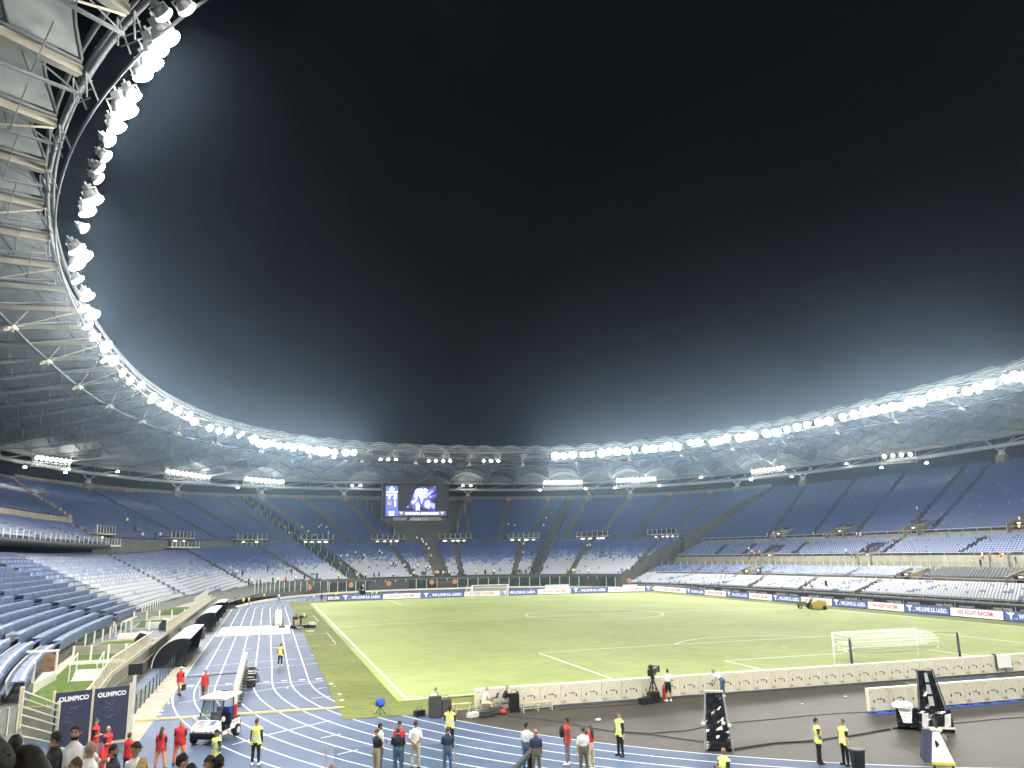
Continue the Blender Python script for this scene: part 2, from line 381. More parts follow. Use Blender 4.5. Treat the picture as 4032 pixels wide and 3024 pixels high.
def terrace(name, rows, t0, t1, m, mrise=None, close_bottom=None, kind=True, Kp=140, zf=None):
    """stepped tiers: rows = [(q, z)], t0/t1 angle limits as functions of q"""
    V = []; F = []; mi = []
    def curve(q, z):
        b = len(V); th = np.linspace(t0(q), t1(q), Kp)
        a, bb, n = plan(q); P = sup(a, bb, n, th)
        zz = z if zf is None else np.array([zf(q, t, z) for t in th])
        V.extend(np.concatenate([P, np.broadcast_to(np.asarray(zz, float).reshape(-1, 1) if zf is not None else np.full((1, 1), z), (Kp, 1))], 1).tolist()); return b
    def strip(a, b, k):
        for i in range(Kp-1): F.append((a+i, b+i, b+i+1, a+i+1)); mi.append(k)
    if close_bottom is not None:
        strip(curve(rows[0][0], close_bottom), curve(rows[0][0], rows[0][1]), 1)
    for i, (q, z) in enumerate(rows[:-1]):
        q2, z2 = rows[i+1]; strip(curve(q, z), curve(q2, z), 0); strip(curve(q2, z), curve(q2, z2), 1)
    return npmesh(name, V, F, [m, mrise or m], mi)
# low seat: pan top, pan front, back front, back top, back rear  (t across, n outward, z up)
ST = np.array([(-.21,-.20,.43),(.21,-.20,.43),(.21,.20,.40),(-.21,.20,.40), (-.21,-.20,.33),(.21,-.20,.33),
               (-.22,.17,.40),(.22,.17,.40),(.20,.25,.80),(-.20,.25,.80), (-.20,.29,.80),(.20,.29,.80),(.22,.23,.36),(-.22,.23,.36)])
SF = np.array([(0,1,2,3),(4,5,1,0),(6,7,8,9),(9,8,11,10),(13,10,11,12)])
class Seats:
    def __init__(s): s.V = []; s.mi = []; s.n = 0
    def put(s, P, t, z, m, scale=1.):
        nrm = np.stack([t[:, 1], -t[:, 0]], -1)
        V = P[:, None, :]+ST[None, :, 0:1]*t[:, None, :]*scale+ST[None, :, 1:2]*nrm[:, None, :]*scale
        zz = (np.asarray(z).reshape(-1, 1)+ST[None, :, 2]*scale)[..., None]
        s.V.append(np.concatenate([V, np.broadcast_to(zz, V.shape[:2]+(1,))], -1).reshape(-1, 3)); s.mi.append(np.repeat(m, len(SF))); s.n += len(P)
    def build(s, name, mats, label):
        V = np.concatenate(s.V); F = (SF[None]+(np.arange(s.n)*len(ST))[:, None, None]).reshape(-1, 4)
        o = npmesh(name, V, F, mats, np.concatenate(s.mi)); o['kind'] = 'stuff'; o['label'] = label; return o
def row_positions(r, spacing, aisles, holes=()):
    d = np.arange(.5, r.L-.4, spacing); keep = np.ones(len(d), bool)
    for th, hw in aisles:
        if r.th[0] <= th <= r.th[-1] or r.th[-1] <= th <= r.th[0]: keep &= np.abs(d-r.sth(th)) > hw
    for th, hw, q0, q1 in holes:
        if q0 <= r.q <= q1 and r.th[0] <= th <= r.th[-1]: keep &= np.abs(d-r.sth(th)) > hw
    return d[keep]
MATS_SEAT = ['seat_blue', 'seat_mid', 'seat_pale', 'seat_black']
# ---------------------------------------------------------------- far curve
TR = lambda q: (44.4-15.5*q)*D2R
def TL(q): return (165-13*max(0, q-.41)/.59)*D2R if q > .405 else 182*D2R
def zleft(q): return 2.0+(q-.13)/.27*7.1
def blend(th): return min(1, max(0, (th/D2R-118)/40))
def zlow(q, th, z):
    b = blend(th); return z*(1-b)+max(1.2, zleft(q))*b
LOW = [(.0+.0167*i, 3.0+.36*i) for i in range(25)]
UPP = [(.425+.0162*i, 12.3+.372*i) for i in range(36)]+[(1.0, 25.6)]
terrace('far_stand_lower', LOW+[(.425, 11.7)], TR, TL, 'concrete_dark', zf=zlow, close_bottom=0., Kp=220)
o = bpy.data.objects['far_stand_lower']; tag(o, 'lower tier of the far curved stand behind the far goal', 'stand')
o = terrace('far_stand_upper', UPP, TR, TL, 'concrete_dark', close_bottom=8.6, Kp=200); tag(o, 'upper tier of the far curved stand below the roof', 'stand')
top_a = [th_of(*hitq(u, v, 1.)[:2], 1.) for u, v in ((338,1940),(521,1945),(690,1954),(863,1968),(1032,1975),(1198,1975),(1362,1976),(1850,1975),(2002,1975),(2159,1972),(2313,1968),(2477,1962),(2636,1958),(2795,1950))]
low_px = (419, 723, 994, 1248, 1527, 1795, 2064, 2333, 2606)
low_a = [th_of(*hitq(u, 2155 if 900 < u < 2400 else 2150, .41)[:2], .41) for u in low_px]
div_a = [th_of(*hitq(950, 1970, 1.)[:2], 1.), th_of(*hitq(2248, 1972, 1.)[:2], 1.)]
scr_th = th_of(*hitq(1638, 2000, .85)[:2], .85)
vom = [t for t in low_a if t < 166*D2R and abs(t-scr_th) > .03]
S1 = Seats(); NEARS = []
for i, (q, z) in enumerate(LOW[:-1]):
    q0 = q+.006
    r = Row(q0, TR(q0), 181*D2R)
    d = row_positions(r, .52, [(t, .8) for t in low_a]+[(t, 1.5) for t in div_a]+[(scr_th, 2.2)], [(t, 6.2, .392, 1) for t in vom])
    P, t = r.at(d); th = np.interp(d, r.s, r.th); b = np.clip((th/D2R-118)/40, 0, 1)
    keep = q0 > .13*b; 
    left = (P[:, 0] < -45) & (P[:, 1] < 6-60*(q0-.13))
    keep &= ~left; P, t, b, th = P[keep], t[keep], b[keep], th[keep]
    if len(P) == 0: continue
    zz = z*(1-b)+np.maximum(1.2, zleft(q))*b
    f = i/24.; rr = RNG.random(len(P)); pw = np.clip(1.25-1.9*f, .0, .97)*(1-b)+b*np.clip(1.5-1.6*f, .1, .98)
    patch = np.sin(P[:, 0]*.31+i*.7)*np.sin(P[:, 1]*.27-i*.4) > .93
    e = .40*(1-b)+.62*b; g = f+(rr-.5)*.22+.06*np.sin(P[:, 0]*.11); m = np.where(g < e, 2, np.where(g < e+.17, 1, 0)); m = np.where(patch & (RNG.random(len(P)) < .6), 0, m)
    m = np.where((b < .3) & (f < .5) & (RNG.random(len(P)) < .03), 0, m)
    NEARS.append((P, t, zz, m))
SCRW = 9.5
for i, (q, z) in enumerate(UPP[:-1]):
    q0 = q+.006; r = Row(q0, TR(q0), TL(q0)); f = i/36.
    d = row_positions(r, .52, [(t, .8) for t in top_a]+[(t, 1.5) for t in div_a], [(t, 5.6, .40, .452) for t in vom]+[(scr_th, 7+10.5*f, .40, 1)]+[(scr_th, 4.5, .0, .6)])
    P, t = r.at(d); m = np.where(RNG.random(len(P)) < .012, 1, 0); S1.put(P, t, np.full(len(P), z), m)
# the 300 seats that show largest are objects of their own
nP = np.concatenate([a[0] for a in NEARS]); nT = np.concatenate([a[1] for a in NEARS]); nZ = np.concatenate([a[2] for a in NEARS]); nM = np.concatenate([a[3] for a in NEARS])
order = np.argsort(np.hypot(nP[:, 0]-CAM[0], nP[:, 1]-CAM[1])); pick, rest = order[:300], order[300:]
S1.put(nP[rest], nT[rest], nZ[rest], nM[rest])
SEATM = {}
for k in pick:
    mk = MATS_SEAT[nM[k]]
    if mk not in SEATM:
        mb = MB(); mb.obox((0,0,.42), (.21,0,0), (0,.20,-.015), (0,0,.03)); mb.obox((0,.22,.61), (.21,0,0), (0,.02,-.003), (0,.035,.20)); mb.obox((0,.2,.2), (.03,0,0), (0,.03,0), (0,0,.2))
        SEATM[mk] = mb.build('stadium_seat', mk); so = SEATM[mk]
    else: so = SEATM[mk].copy(); COL.objects.link(so)
    so.location = (nP[k][0], nP[k][1], nZ[k]); so.rotation_euler = (0, 0, math.atan2(nT[k][1], nT[k][0])+PI)
    nm_ = {'seat_blue': 'blue', 'seat_mid': 'light blue', 'seat_pale': 'pale grey', 'seat_black': 'black'}[mk]
    tag(so, nm_+' plastic seat in the lower tier of the left stand', 'seat', nm_+' seats of the lower left tier')
S1.build('far_stand_seats', MATS_SEAT, 'rows of blue and pale stadium seats in the far curved stand')
# ---------------------------------------------------------------- right stand (the tiers along the right side)
qx = lambda x: (x-50)/53.
TRb = lambda q: (44.0-15.5*q)*D2R
T0 = lambda q: -44*D2R
def rowsx(x0, z0, x1, z1, n): return [(qx(x0+(x1-x0)*i/n), z0+(z1-z0)*i/n) for i in range(n+1)]
RT = [('white', rowsx(51.6,.95,57.4,2.75,8)), ('black', rowsx(58.4,3.3,63.6,4.6,6)), ('mid', rowsx(68.8,7.15,76.6,10.2,9)), ('upper', rowsx(78.2,11.2,103,25.6,33))]
prof = [(qx(50.2), 0.), (qx(50.2), .95)]
def band(name, prof, m, label, t0=T0, t1=TRb):
    V = []; F = []; Kp = 120
    for q, z in prof:
        th = np.linspace(t0(q), t1(q), Kp); P = sup(*plan(q), th); V += [(x, y, z) for x, y in P]
    for j in range(len(prof)-1):
        for i in range(Kp-1): F.append((j*Kp+i, (j+1)*Kp+i, (j+1)*Kp+i+1, j*Kp+i+1))
    return tag(npmesh(name, V, F, [m]), label, 'wall')
band('stand_wall', [(qx(50.2), 0), (qx(50.2), .95), (qx(51.6), .95)], 'concrete_dark', 'low dark front wall below the pale seats of the right stand')
band('stand_wall', [(qx(57.4), 2.5), (qx(57.4), 3.35), (qx(57.75), 3.35), (qx(57.75), 3.05), (qx(58.4), 3.05)], 'concrete_wall', 'beige parapet wall between the pale seats and the black seats')
band('stand_wall', [(qx(63.6), 4.4), (qx(63.6), 5.0), (qx(64.2), 5.0), (qx(64.2), 4.95), (qx(68.4), 4.95), (qx(68.4), 7.05), (qx(68.8), 7.05)], 'concrete_wall', 'beige wall with walkway behind the black seats of the right stand')
band('stand_wall', [(qx(76.6), 10.0), (qx(76.6), 10.25), (qx(78.0), 10.25), (qx(78.0), 11.15), (qx(78.2), 11.15)], 'concrete_wall', 'beige parapet below the upper tier of the right stand')
for nm, rows, mm, lab in (('pale_tier', RT[0][1], 'step_beige', 'lowest tier of pale seats in the right stand'), ('dark_tier', RT[1][1], 'step_beige', 'tier with black seats in the right stand'),
                      ('middle_tier', RT[2][1], 'step_beige', 'middle tier of the right stand above the beige wall'), ('upper_tier', RT[3][1], 'concrete_blue', 'tall upper tier of the right stand under the roof')):
    tag(terrace(nm, rows, T0, TRb, mm, 'concrete_blue' if nm != 'dark_tier' else mm), lab, 'stand')
aisR = [th_of(*hitq(u, v, qx(90))[:2], qx(90)) for u, v in ((3105,2030),(3290,2060),(3480,2090),(3700,2040),(3800,2040))]
aisM = [th_of(*hitq(u, v, qx(72))[:2], qx(72)) for u, v in ((2840,2170),(2950,2165),(3150,2160),(3510,2165),(3830,2150),(4100,2150))]
vomM = [th_of(*hitq(u, v, qx(69))[:2], qx(69)) for u, v in ((3025,2190),(3410,2190),(3945,2190))]
vomU = [th_of(*hitq(u, v, qx(78))[:2], qx(78)) for u, v in ((3060,2110),(3300,2105),(3590,2095),(4010,2090))]
vomL = [th_of(*hitq(u, v, qx(58))[:2], qx(58)) for u, v in ((2935,2275),(3565,2290),(4020,2300))]
aisL = [th_of(*hitq(u, v, qx(55))[:2], qx(55)) for u, v in ((2990,2300),(3190,2300),(3430,2320),(3900,2345))]
S2 = Seats(); NB = []
for (nm, rows), sp in zip(RT, (.55,.62,.60,.56)):
    N = len(rows)-1
    for i, (q, z) in enumerate(rows[:-1]):
        q0 = q+.005; r = Row(q0, T0(q0), TRb(q0))
        ai = {'white': [(t, .7) for t in aisL], 'black': [(t, .9) for t in vomL]+[(t, .6) for t in aisM], 'mid': [(t, .7) for t in aisM], 'upper': [(t, .7) for t in aisR]}[nm]
        ho = {'white': [], 'black': [(t, 2.2, 0, qx(61.5)) for t in vomL], 'mid': [(t, 2.4, 0, qx(74.2)) for t in vomM], 'upper': [(t, 2.4, 0, qx(81.5)) for t in vomU]}[nm]
        d = row_positions(r, sp, ai, ho); P, t = r.at(d); P = P[P[:, 1] > -50] if False else P
        rr = RNG.random(len(P))
        if nm == 'white': pat = (np.sin(P[:, 1]*.9+i)+np.sin(P[:, 1]*.37+2)) > 1.35; m = np.where(pat & (rr < .55), 0, np.where(rr < .04, 0, 2))
        elif nm == 'black': m = np.where(P[:, 1] < 7, 3, np.where(rr < .7, 1, 0))
        elif nm == 'mid': m = np.where(rr < .06, 0, 1)  # paler blue puts the light on the seats into their colour
        else: m = np.where(rr < .015, 1, 0)
        S2.put(P, t, np.full(len(P), z), m, .98 if nm != 'black' else 1.15)
S2.build('right_stand_seats', MATS_SEAT, 'rows of blue, pale and black seats in the right stand')
# end walls where the far curve stops (dark stepped flank) and beyond
mb = MB()
for rows in (LOW, UPP):
    for (q, z), (q2, z2) in zip(rows[:-1], rows[1:]):
        p, _, _ = frame(q, TR(q)); p2, _, _ = frame(q2, TR(q2)); mb.quad((*p, 0), (*p2, 0), (*p2, z+.55), (*p, z+.55))
tag(mb.build('stand_flank', 'concrete_dark'), 'dark stepped flank wall closing the far curve beside the right stand', 'wall')
# ---------------------------------------------------------------- left stand upper tiers
TLa = lambda q: TL(max(q, .406)); TLb = lambda q: 226*D2R
LT2 = [(.37+.0185*i, 11.0+.40*i) for i in range(10)]
LT3 = [(.55+.0155*i, 15.9+.325*i) for i in range(30)]
tag(terrace('left_middle_tier', LT2, TLa, TLb, 'concrete_blue'), 'middle tier of the left stand above the dark gallery', 'stand')
tag(terrace('left_upper_tier', LT3, TLa, TLb, 'concrete_blue'), 'upper tier of the left stand above the beige wall', 'stand')
band('stand_wall', [(.44, 10.2), (.38, 10.3), (.363, 10.55), (.363, 10.95), (.37, 11.0)], 'gallery_shade', 'underside and front edge of the left middle tier in painted shade', TLa, TLb)
band('stand_wall', [(.5365, 14.5), (.5365, 15.9), (.55, 15.9)], 'concrete_wall', 'beige wall between the two upper tiers of the left stand', TLa, TLb)
S3 = Seats()
for rows, ais in ((LT2, [170,178,186,194,202]), (LT3, [166,174,182,190,198])):
    for i, (q, z) in enumerate(rows[:-1]):
        q0 = q+.006; r = Row(q0, TLa(q0)+.01, TLb(q0)); d = row_positions(r, .54, [(a*D2R, .8) for a in ais]); P, t = r.at(d)
        S3.put(P, t, np.full(len(P), z), np.where(RNG.random(len(P)) < .012, 1, 0))
S3.build('left_stand_seats', MATS_SEAT, 'rows of blue seats in the upper tiers of the left stand')
# beige stepped ends of the left tiers
for rows, lab in ((LT2, 'beige stepped end of the left middle tier beside the far curve'), (LT3, 'beige stepped end of the left upper tier beside the far curve')):
    root = thing('tier_end_steps', lab, 'steps', (*frame(rows[0][0], TLa(rows[0][0]))[0], rows[0][1]))
    for (q, z), (q2, z2) in list(zip(rows[:-1], rows[1:]))[::2]:
        p, t, nn = frame(q, TLa(q)); s = MB(); c = np.array((*(p+nn*.75), z+.25)); s.obox(c, (*(t*.6), 0), (*(nn*.75), 0), (0, 0, .45)); s.build('step', 'concrete_wall', root, world=True)
# lower left terrace continues as plain steps below the press desks
LLO = [(.13+.0168*i, zleft(.13+.0168*i)) for i in range(17)]
tag(terrace('left_lower_tier', LLO, lambda q: 181.9*D2R, lambda q: 217*D2R, 'concrete_dark', close_bottom=1.2), 'lower tier of the left stand with long press desks', 'stand')
# near curve the picture is taken from
NEAR = [(.15+.0167*i, 2.6+.45*i) for i in range(22)]
tag(terrace('near_stand', NEAR, lambda q: 221*D2R, lambda q: 312*D2R, 'concrete_dark', close_bottom=0.), 'stepped near stand the picture is taken from', 'stand')
mb = MB(); V = []; Kn = 60
for t in np.linspace(221, 300, Kn)*D2R:
    p = sup(*plan(.153), np.array([t]))[0]; d = p-np.array((0,-CY)); e = np.array((0,-CY))+d/np.linalg.norm(d)*55.4
    if np.linalg.norm(d) < 55.4: e = p
    V += [(*e, 0), (*e, 2.6), (*p, 2.6)]
mb.add(V, [(i*3+k, i*3+3+k, i*3+4+k, i*3+1+k) for i in range(Kn-1) for k in (0, 1)]); struct(mb.build('concourse', 'concrete_dark'))
# ---------------------------------------------------------------- top walls, back wall, pillars
def topwall(name, q, z0, z1, m, label, t0, t1, thick=.006):
    V = []; F = []; Kp = 200
    for qq, z in ((q, z0), (q, z1), (q+thick, z1), (q+thick, z0)):
        P = sup(*plan(qq), np.linspace(t0, t1, Kp)); V += [(x, y, z) for x, y in P]
    for j in range(3):
        for i in range(Kp-1): F.append((j*Kp+i, (j+1)*Kp+i, (j+1)*Kp+i+1, j*Kp+i+1))
    return tag(npmesh(name, V, F, [m]), label, 'wall')
topwall('back_parapet', 1.003, 25.0, 26.9, 'concrete_wall', 'beige concrete parapet along the top of the far stand', 29*D2R, 152*D2R)
topwall('back_parapet', 1.003, 24.4, 26.2, 'steel_dark', 'dark parapet along the top of the right stand', -44*D2R, 29*D2R)
topwall('back_parapet', 1.003, 24.4, 26.4, 'concrete_wall', 'beige parapet along the top of the left stand', 152*D2R, 226*D2R)
topwall('outer_wall', 1.10, 14, 31.5, 'steel_dark', 'dark outer wall seen through the gap under the roof', -50*D2R, 232*D2R, .004)
# ================================================================ roof
def curve_len(a, b, n, K, off=0., z=0.):
    th = np.linspace(0, 2*PI, 4001); P = sup(a, b, n, th)
    if n < 2.6: P = np.where(th[:, None] > PI, sup(a, b, n+.2, th), P)
    s = np.concatenate([[0], np.cumsum(np.linalg.norm(np.diff(P, axis=0), axis=1))])
    d = ((np.arange(K)+off)/K*s[-1]) % s[-1]
    return np.stack([np.interp(d, s, P[:, 0]), np.interp(d, s, P[:, 1]), np.full(K, z)], 1)
NR = 76
RI = curve_len(62.5, 89.5, 2.4, NR, 0., 34.3); RO = curve_len(100, 140, 2.9, NR, 0., 31.0)
roof = thing('stadium_roof', 'grey membrane roof ring covering all the stands', 'roof', (0, 150, 31))
def rtube(name, a, b, n, z, r, m, K=228, ns=6):
    mb = MB(); mb.path(list(curve_len(a, b, n, K, 0, z)), r, ns, closed=True); return mb.build(name, m, roof, True, world=True)
for z, da, r, m in ((35.1, 0, .16, 'rim_grey'), (34.6, -.45, .13, 'rim_grey'), (34.1, -.6, .13, 'rim_grey'), (33.55, -.3, .17, 'rim_grey')):
    rtube('ring_tube', 62.5+da, 89.5+da, 2.4, z, r, m)
rtube('lamp_rail', 61.6, 88.6, 2.4, 32.0, .08, 'rim_grey')
rtube('tension_cable', 68.0, 95.2, 2.43, 31.3, .16, 'steel_dark'); rtube('tension_cable', 68.6, 95.8, 2.43, 31.75, .10, 'steel_dark')
rtube('outer_chord', 99.6, 139.6, 2.9, 30.5, .55, 'chord_grey', ns=8); rtube('outer_chord', 98.6, 138.6, 2.9, 28.3, .42, 'chord_grey', ns=8)
for i in range(NR):
    j = (i+1) % NR; a0, a1, b0, b1 = RI[i], RI[j], RO[i], RO[j]
    nu, nv = 10, 26; mb = MB(); V = []
    for v in range(nv+1):
        tv = v/nv
        for u in range(nu+1):
            tu = u/nu; arch = math.sin(PI*tu)
            tt = tv+(1-tv)*.03*arch                  # scalloped inner edge
            p = (a0*(1-tu)+a1*tu)*(1-tt)+(b0*(1-tu)+b1*tu)*tt
            sag = .28*(math.sin(tv*PI*5.5)**2)
            V.append((p[0], p[1], p[2]+(1.35+.9*tv-sag)*arch**.85+.1))
    F = []; mm = []
    for v in range(nv):
        for u in range(nu): F.append((v*(nu+1)+u, v*(nu+1)+u+1, (v+1)*(nu+1)+u+1, (v+1)*(nu+1)+u))
    e0 = nv*(nu+1)
    mb.add(V, F); mb.add([V[e0+u] for u in range(nu+1)]+[(V[e0+u][0], V[e0+u][1], 30.75) for u in range(nu+1)], [(u, u+1, nu+2+u, nu+1+u) for u in range(nu)])
    mb.k = 1
    for v in range(2, nv, 4):
        mb.path([np.array(V[v*(nu+1)+u])-(0, 0, .12) for u in range(nu+1)], .09, 4)
    mb.path([np.array(V[u])-(0, 0, .05) for u in range(nu+1)], .11, 4)
    mb.build('membrane_panel', ['membrane', 'seam'], roof, True, world=True)
    # radial truss
    mb = MB(); K = 11; up = []; lo = []
    for k in range(K):
        t = k/(K-1); p = a0*(1-t)+b0*t; up.append(p-(0, 0, .15)); lo.append(p-(0, 0, .9+1.9*math.sin(PI*min(1, .18+t*.82))))
    mb.path(up, .14, 5); mb.k = 0; mb.path(lo, .11, 5)
    rad = (b0-a0); rad = rad/np.linalg.norm(rad); tan = np.cross(rad, (0, 0, 1))
    for k in range(K-1):
        mb.tube(lo[k], up[k+1] if k % 2 == 0 else up[k], .055, n=4); mb.tube(up[k+1] if k % 2 else up[k], lo[k+1], .055, n=4) if k % 2 else mb.tube(up[k+1], lo[k+1], .05, n=4)
        mid = (lo[k]+lo[k+1])/2
        if k % 2 == 0:
            for s in (-1, 1): mb.tube(mid, (up[k]+up[k+1])/2+tan*s*1.5+(0, 0, .5), .045, n=4)
    mb.k = 1
    q0 = up[0]*.7+up[-1]*.3
    for k in range(5): mb.bar(up[k]-(0, 0, .52), up[k+1]-(0, 0, .52), .5, .5)
    mb.build('radial_truss', ['steel_grey', 'truss_cream'], roof, world=True)
    # hanger frame down to the lamp rail
    mb = MB(); c = a0-(0, 0, .8); inn = -rad*.9
    for s in (-.55, .55):
        mb.tube(c+tan*s, c+tan*s+inn-(0, 0, 1.5), .05, n=4); mb.tube(c+tan*s-(0, 0, .1), c+tan*s-(0, 0, 1.45)+inn*.2, .05, n=4)
    for h in (.4, .9, 1.4): mb.tube(c+tan*-.55-(0, 0, h)+inn*.4, c+tan*.55-(0, 0, h)+inn*.4, .04, n=4)
    mb.build('hanger_frame', 'steel_grey', roof, world=True)
    if i % 2 == 0:
        mb = MB(); c = a0+rad*5.4-(0, 0, 2.7)
        mb.ell(c, .35, .35, .28, 8, 6)
        for dx, dy, dz in ((.5,.2,-.2),(.5,-.3,-.1),(-.4,.3,-.15),(.1,.5,-.3),(.8,0,-.3)): mb.tube(c, c+rad*dx+tan*dy+(0,0,dz), .14, n=6)
        mb.tube(c+(0,0,.2), up[1], .08, n=4); mb.tube(c, a0-(0,0,.9), .07, n=4)
        mb.build('cable_node', 'steel_cream', roof, world=True)
    # outer ring diagonals
    mb = MB(); p0 = RO[i]*np.array((.996,.997,0))+(0,0,30.4); p1 = RO[j]*np.array((.988,.99,0))+(0,0,28.3); p2 = RO[i]*np.array((.988,.99,0))+(0,0,28.3)
    mb.tube(p0, p1, .11, n=5); mb.tube(p0, p2, .09, n=5); mb.build('ring_brace', 'steel_grey', roof, world=True)
# pillars carrying the ring
for u, v in ((1030,1930),(1355,1930),(1842,1930),(2320,1915),(2480,1905),(2900,1870),(3160,1860),(3945,1790),(700,1900),(350,1880)):
    h = hitq(u, v, 1.0); p, t, nn = frame(1.0, th_of(h[0], h[1], 1.0))
    o = thing('roof_pillar', 'white pillar head carrying the roof ring on the stand parapet', 'pillar', (*p, 25.4), group='pillars under the roof ring')
    mb = MB(); c = np.array((*p, 0.))
    mb.obox(c+(0,0,26.0), (*(t*1.0),0), (*(nn*.7),0), (0,0,1.0)); mb.build('base', 'concrete_wall', o, world=True)
    mb = MB(); mb.tube(c+(0,0,26.9), c+(0,0,28.2), .75, .45, 8); mb.build('shaft', 'steel_white', o, world=True)
    mb = MB()
    for s in (-1, 1): mb.tube(c+(0,0,27.6), c+(*(t*s*3.2), 30.2), .22, .15, 6)
    mb.build('fork_strut', 'steel_white', o, world=True)
# ---------------------------------------------------------------- floodlights
def ringhit(u, v, a, b, n):
    d = ray(u, v); t = np.linspace(1, 420, 12600); P = CAM+t[:, None]*d
    f = np.abs(P[:, 0]/a)**n+np.abs(P[:, 1]/b)**n-1; i = np.where((f[:-1] < 0) & (f[1:] >= 0))[0]
    return P[i[-1]] if len(i) else None
cA = lambda x, y: (x*.6028, y*.6028); cB = lambda x, y: (x*.6028, 900+y*.6028); cC = lambda x, y: (900+x*.4973, 1600+y*.4973)
cD = lambda x, y: (1900+x*.4973, 1600+y*.4973); cE = lambda x, y: (2900+x*.6631, 1300+y*.6631)
LIT = [cA(*p) for p in ((1080,245),(1015,325),(990,415),(930,490),(860,625),(810,720),(760,830),(605,1300),(570,1380))]+\
      [cB(*p) for p in ((500,130),(545,180),(500,235),(505,330),(570,440),(545,520),(605,560),(570,630),(620,705),(690,770),(680,850),(740,860),(800,940),(850,990),(920,1020),(990,1105),(1090,1150),(1160,1190),(1235,1220),(1270,1260),(1370,1300),(1430,1320),(1490,1325))]+\
      [cC(*p) for p in ((5,195),(200,260),(245,290),(300,295),(350,290),(400,310),(460,312),(512,322),(585,325),(635,342),(690,350),(735,355),(775,358),(835,362),(930,365),(990,365))]+\
      [cD(*p) for p in ((580,392),(645,390),(712,385),(800,382),(862,378),(945,370),(1000,357),(1070,355),(1145,358),(1205,340),(1290,338),(1350,335),(1425,332),(1470,308),(1545,318),(1650,287),(1710,285),(1830,282),(1885,270),(1940,245),(2030,243),(2090,240),(2150,232))]+\
      [cE(*p) for p in ((20,640),(80,622),(180,612),(240,608),(300,592),(360,575),(420,560),(490,548),(552,538),(632,515),(700,500),(760,480),(820,472),(880,466),(930,452),(985,455),(1030,418),(1095,420),(1155,388),(1215,372),(1280,360),(1370,362),(1432,342),(1503,322),(1600,285),(1660,272),(1705,280))]
def lamp_mesh():
    body = MB(); body.lathe((0,0,0), [(.10,-.42),(.26,-.34),(.36,-.12),(.40,.02)], 12, 'z'); 
    body.box(-.16,.16,-.12,.12,-.62,-.40)
    yoke = MB(); yoke.path([(-.46,0,0),(-.46,0,-.42),(.46,0,-.42),(.46,0,0)], .035, 5); yoke.tube((0,0,-.42),(0,0,-.75),.04,n=5)
    lens = MB(); lens.ell((0,0,.06), .43, .43, .22, 12, 8)
    return body, yoke, lens
_b, _y, _l = lamp_mesh()
lamp0 = None; NL = [0]
SPOT = bpy.data.lights.new('floodlight_beam', 'SPOT'); SPOT.energy = 1500; SPOT.color = (1, .97, .90); SPOT.spot_size = math.radians(178); SPOT.spot_blend = .35; SPOT.shadow_soft_size = .35
def aim(o, p, tgt, roll=0):
    d = (Vector(tgt)-Vector(p)).normalized(); o.matrix_basis = Matrix.Translation(Vector(p)) @ d.to_track_quat('Z', 'Y').to_matrix().to_4x4()
RACKLENS = {}
LAMP_LABEL = 'lit floodlight on the inner rim of the roof'
def floodlight(p, tgt, lit=True, spot=True, label=LAMP_LABEL, group='floodlights along the roof rim', big=1.):
    global lamp0
    if lamp0 is None:
        lamp0 = (_b.build('lamp_housing', 'steel_grey').data, _y.build('yoke', 'steel_white').data, _l.build('lens', 'lamp_on', None, True).data)
        for n in ('lamp_housing', 'yoke', 'lens'): bpy.data.objects.remove(bpy.data.objects[n])
    o = bpy.data.objects.new('floodlight', None); COL.objects.link(o); tag(o, label, 'floodlight', group); aim(o, p, tgt)
    hs = link('housing', lamp0[0], o); link('yoke', lamp0[1], o); l = link('lens', lamp0[2], hs)
    for c in o.children: c.scale = (big, big, big)
    if lit and not spot:
        if 'rack' not in RACKLENS: RACKLENS['rack'] = l.data.copy(); RACKLENS['rack'].materials[0] = M['lamp_rack']
        l.data = RACKLENS['rack']
    if not lit:
        l.data = l.data.copy(); l.data.materials[0] = M['lamp_dim']  # lens of an unlit fitting still given a weak glow
    if lit and spot:
        so = bpy.data.objects.new('floodlight_beam', SPOT); COL.objects.link(so); so.parent = o; so.location = (0,0,.62); so.rotation_euler = (PI, 0, 0)
    return o
k = 0
for u, v in LIT:
    h = ringhit(u, v, 61.3, 88.3, 2.4)
    p = at(u, v, 32.1) if h is None or (u < 560 and v < 1500) or not 30 < h[2] < 35 else h
    k += 1; fx = RNG.uniform(-14, 14); fy = RNG.uniform(-22, 22)
    nr_ = .45 if p[1] < -10 and p[0] < 0 else 0.
    floodlight(p, (p[0]*(.15+nr_)+fx*(1-nr_), p[1]*(.35+nr_*.4)+fy*(1-nr_), 0), label='lit rim floodlight, %s along the roof rim from the top left corner' % ordw(k), big=(1.15+float(np.linalg.norm(p-CAM))/330)*RNG.uniform(.85,1.3))  # lamps grow with distance, their bloom put into the size
# the rim lamps go on over the near end, behind and above the picture
th = np.concatenate([np.linspace(232, 262, 14), np.linspace(278, 322, 18)])*D2R
for t in th:
    p = sup(61.3, 88.3, 2.6, np.array([t]))[0]; floodlight((*p, 32.0), (p[0]*.15+RNG.uniform(-14,14), p[1]*.35+RNG.uniform(-20,20), 0), label='lit floodlight on the roof rim above the near stand', group='floodlights above the near stand')
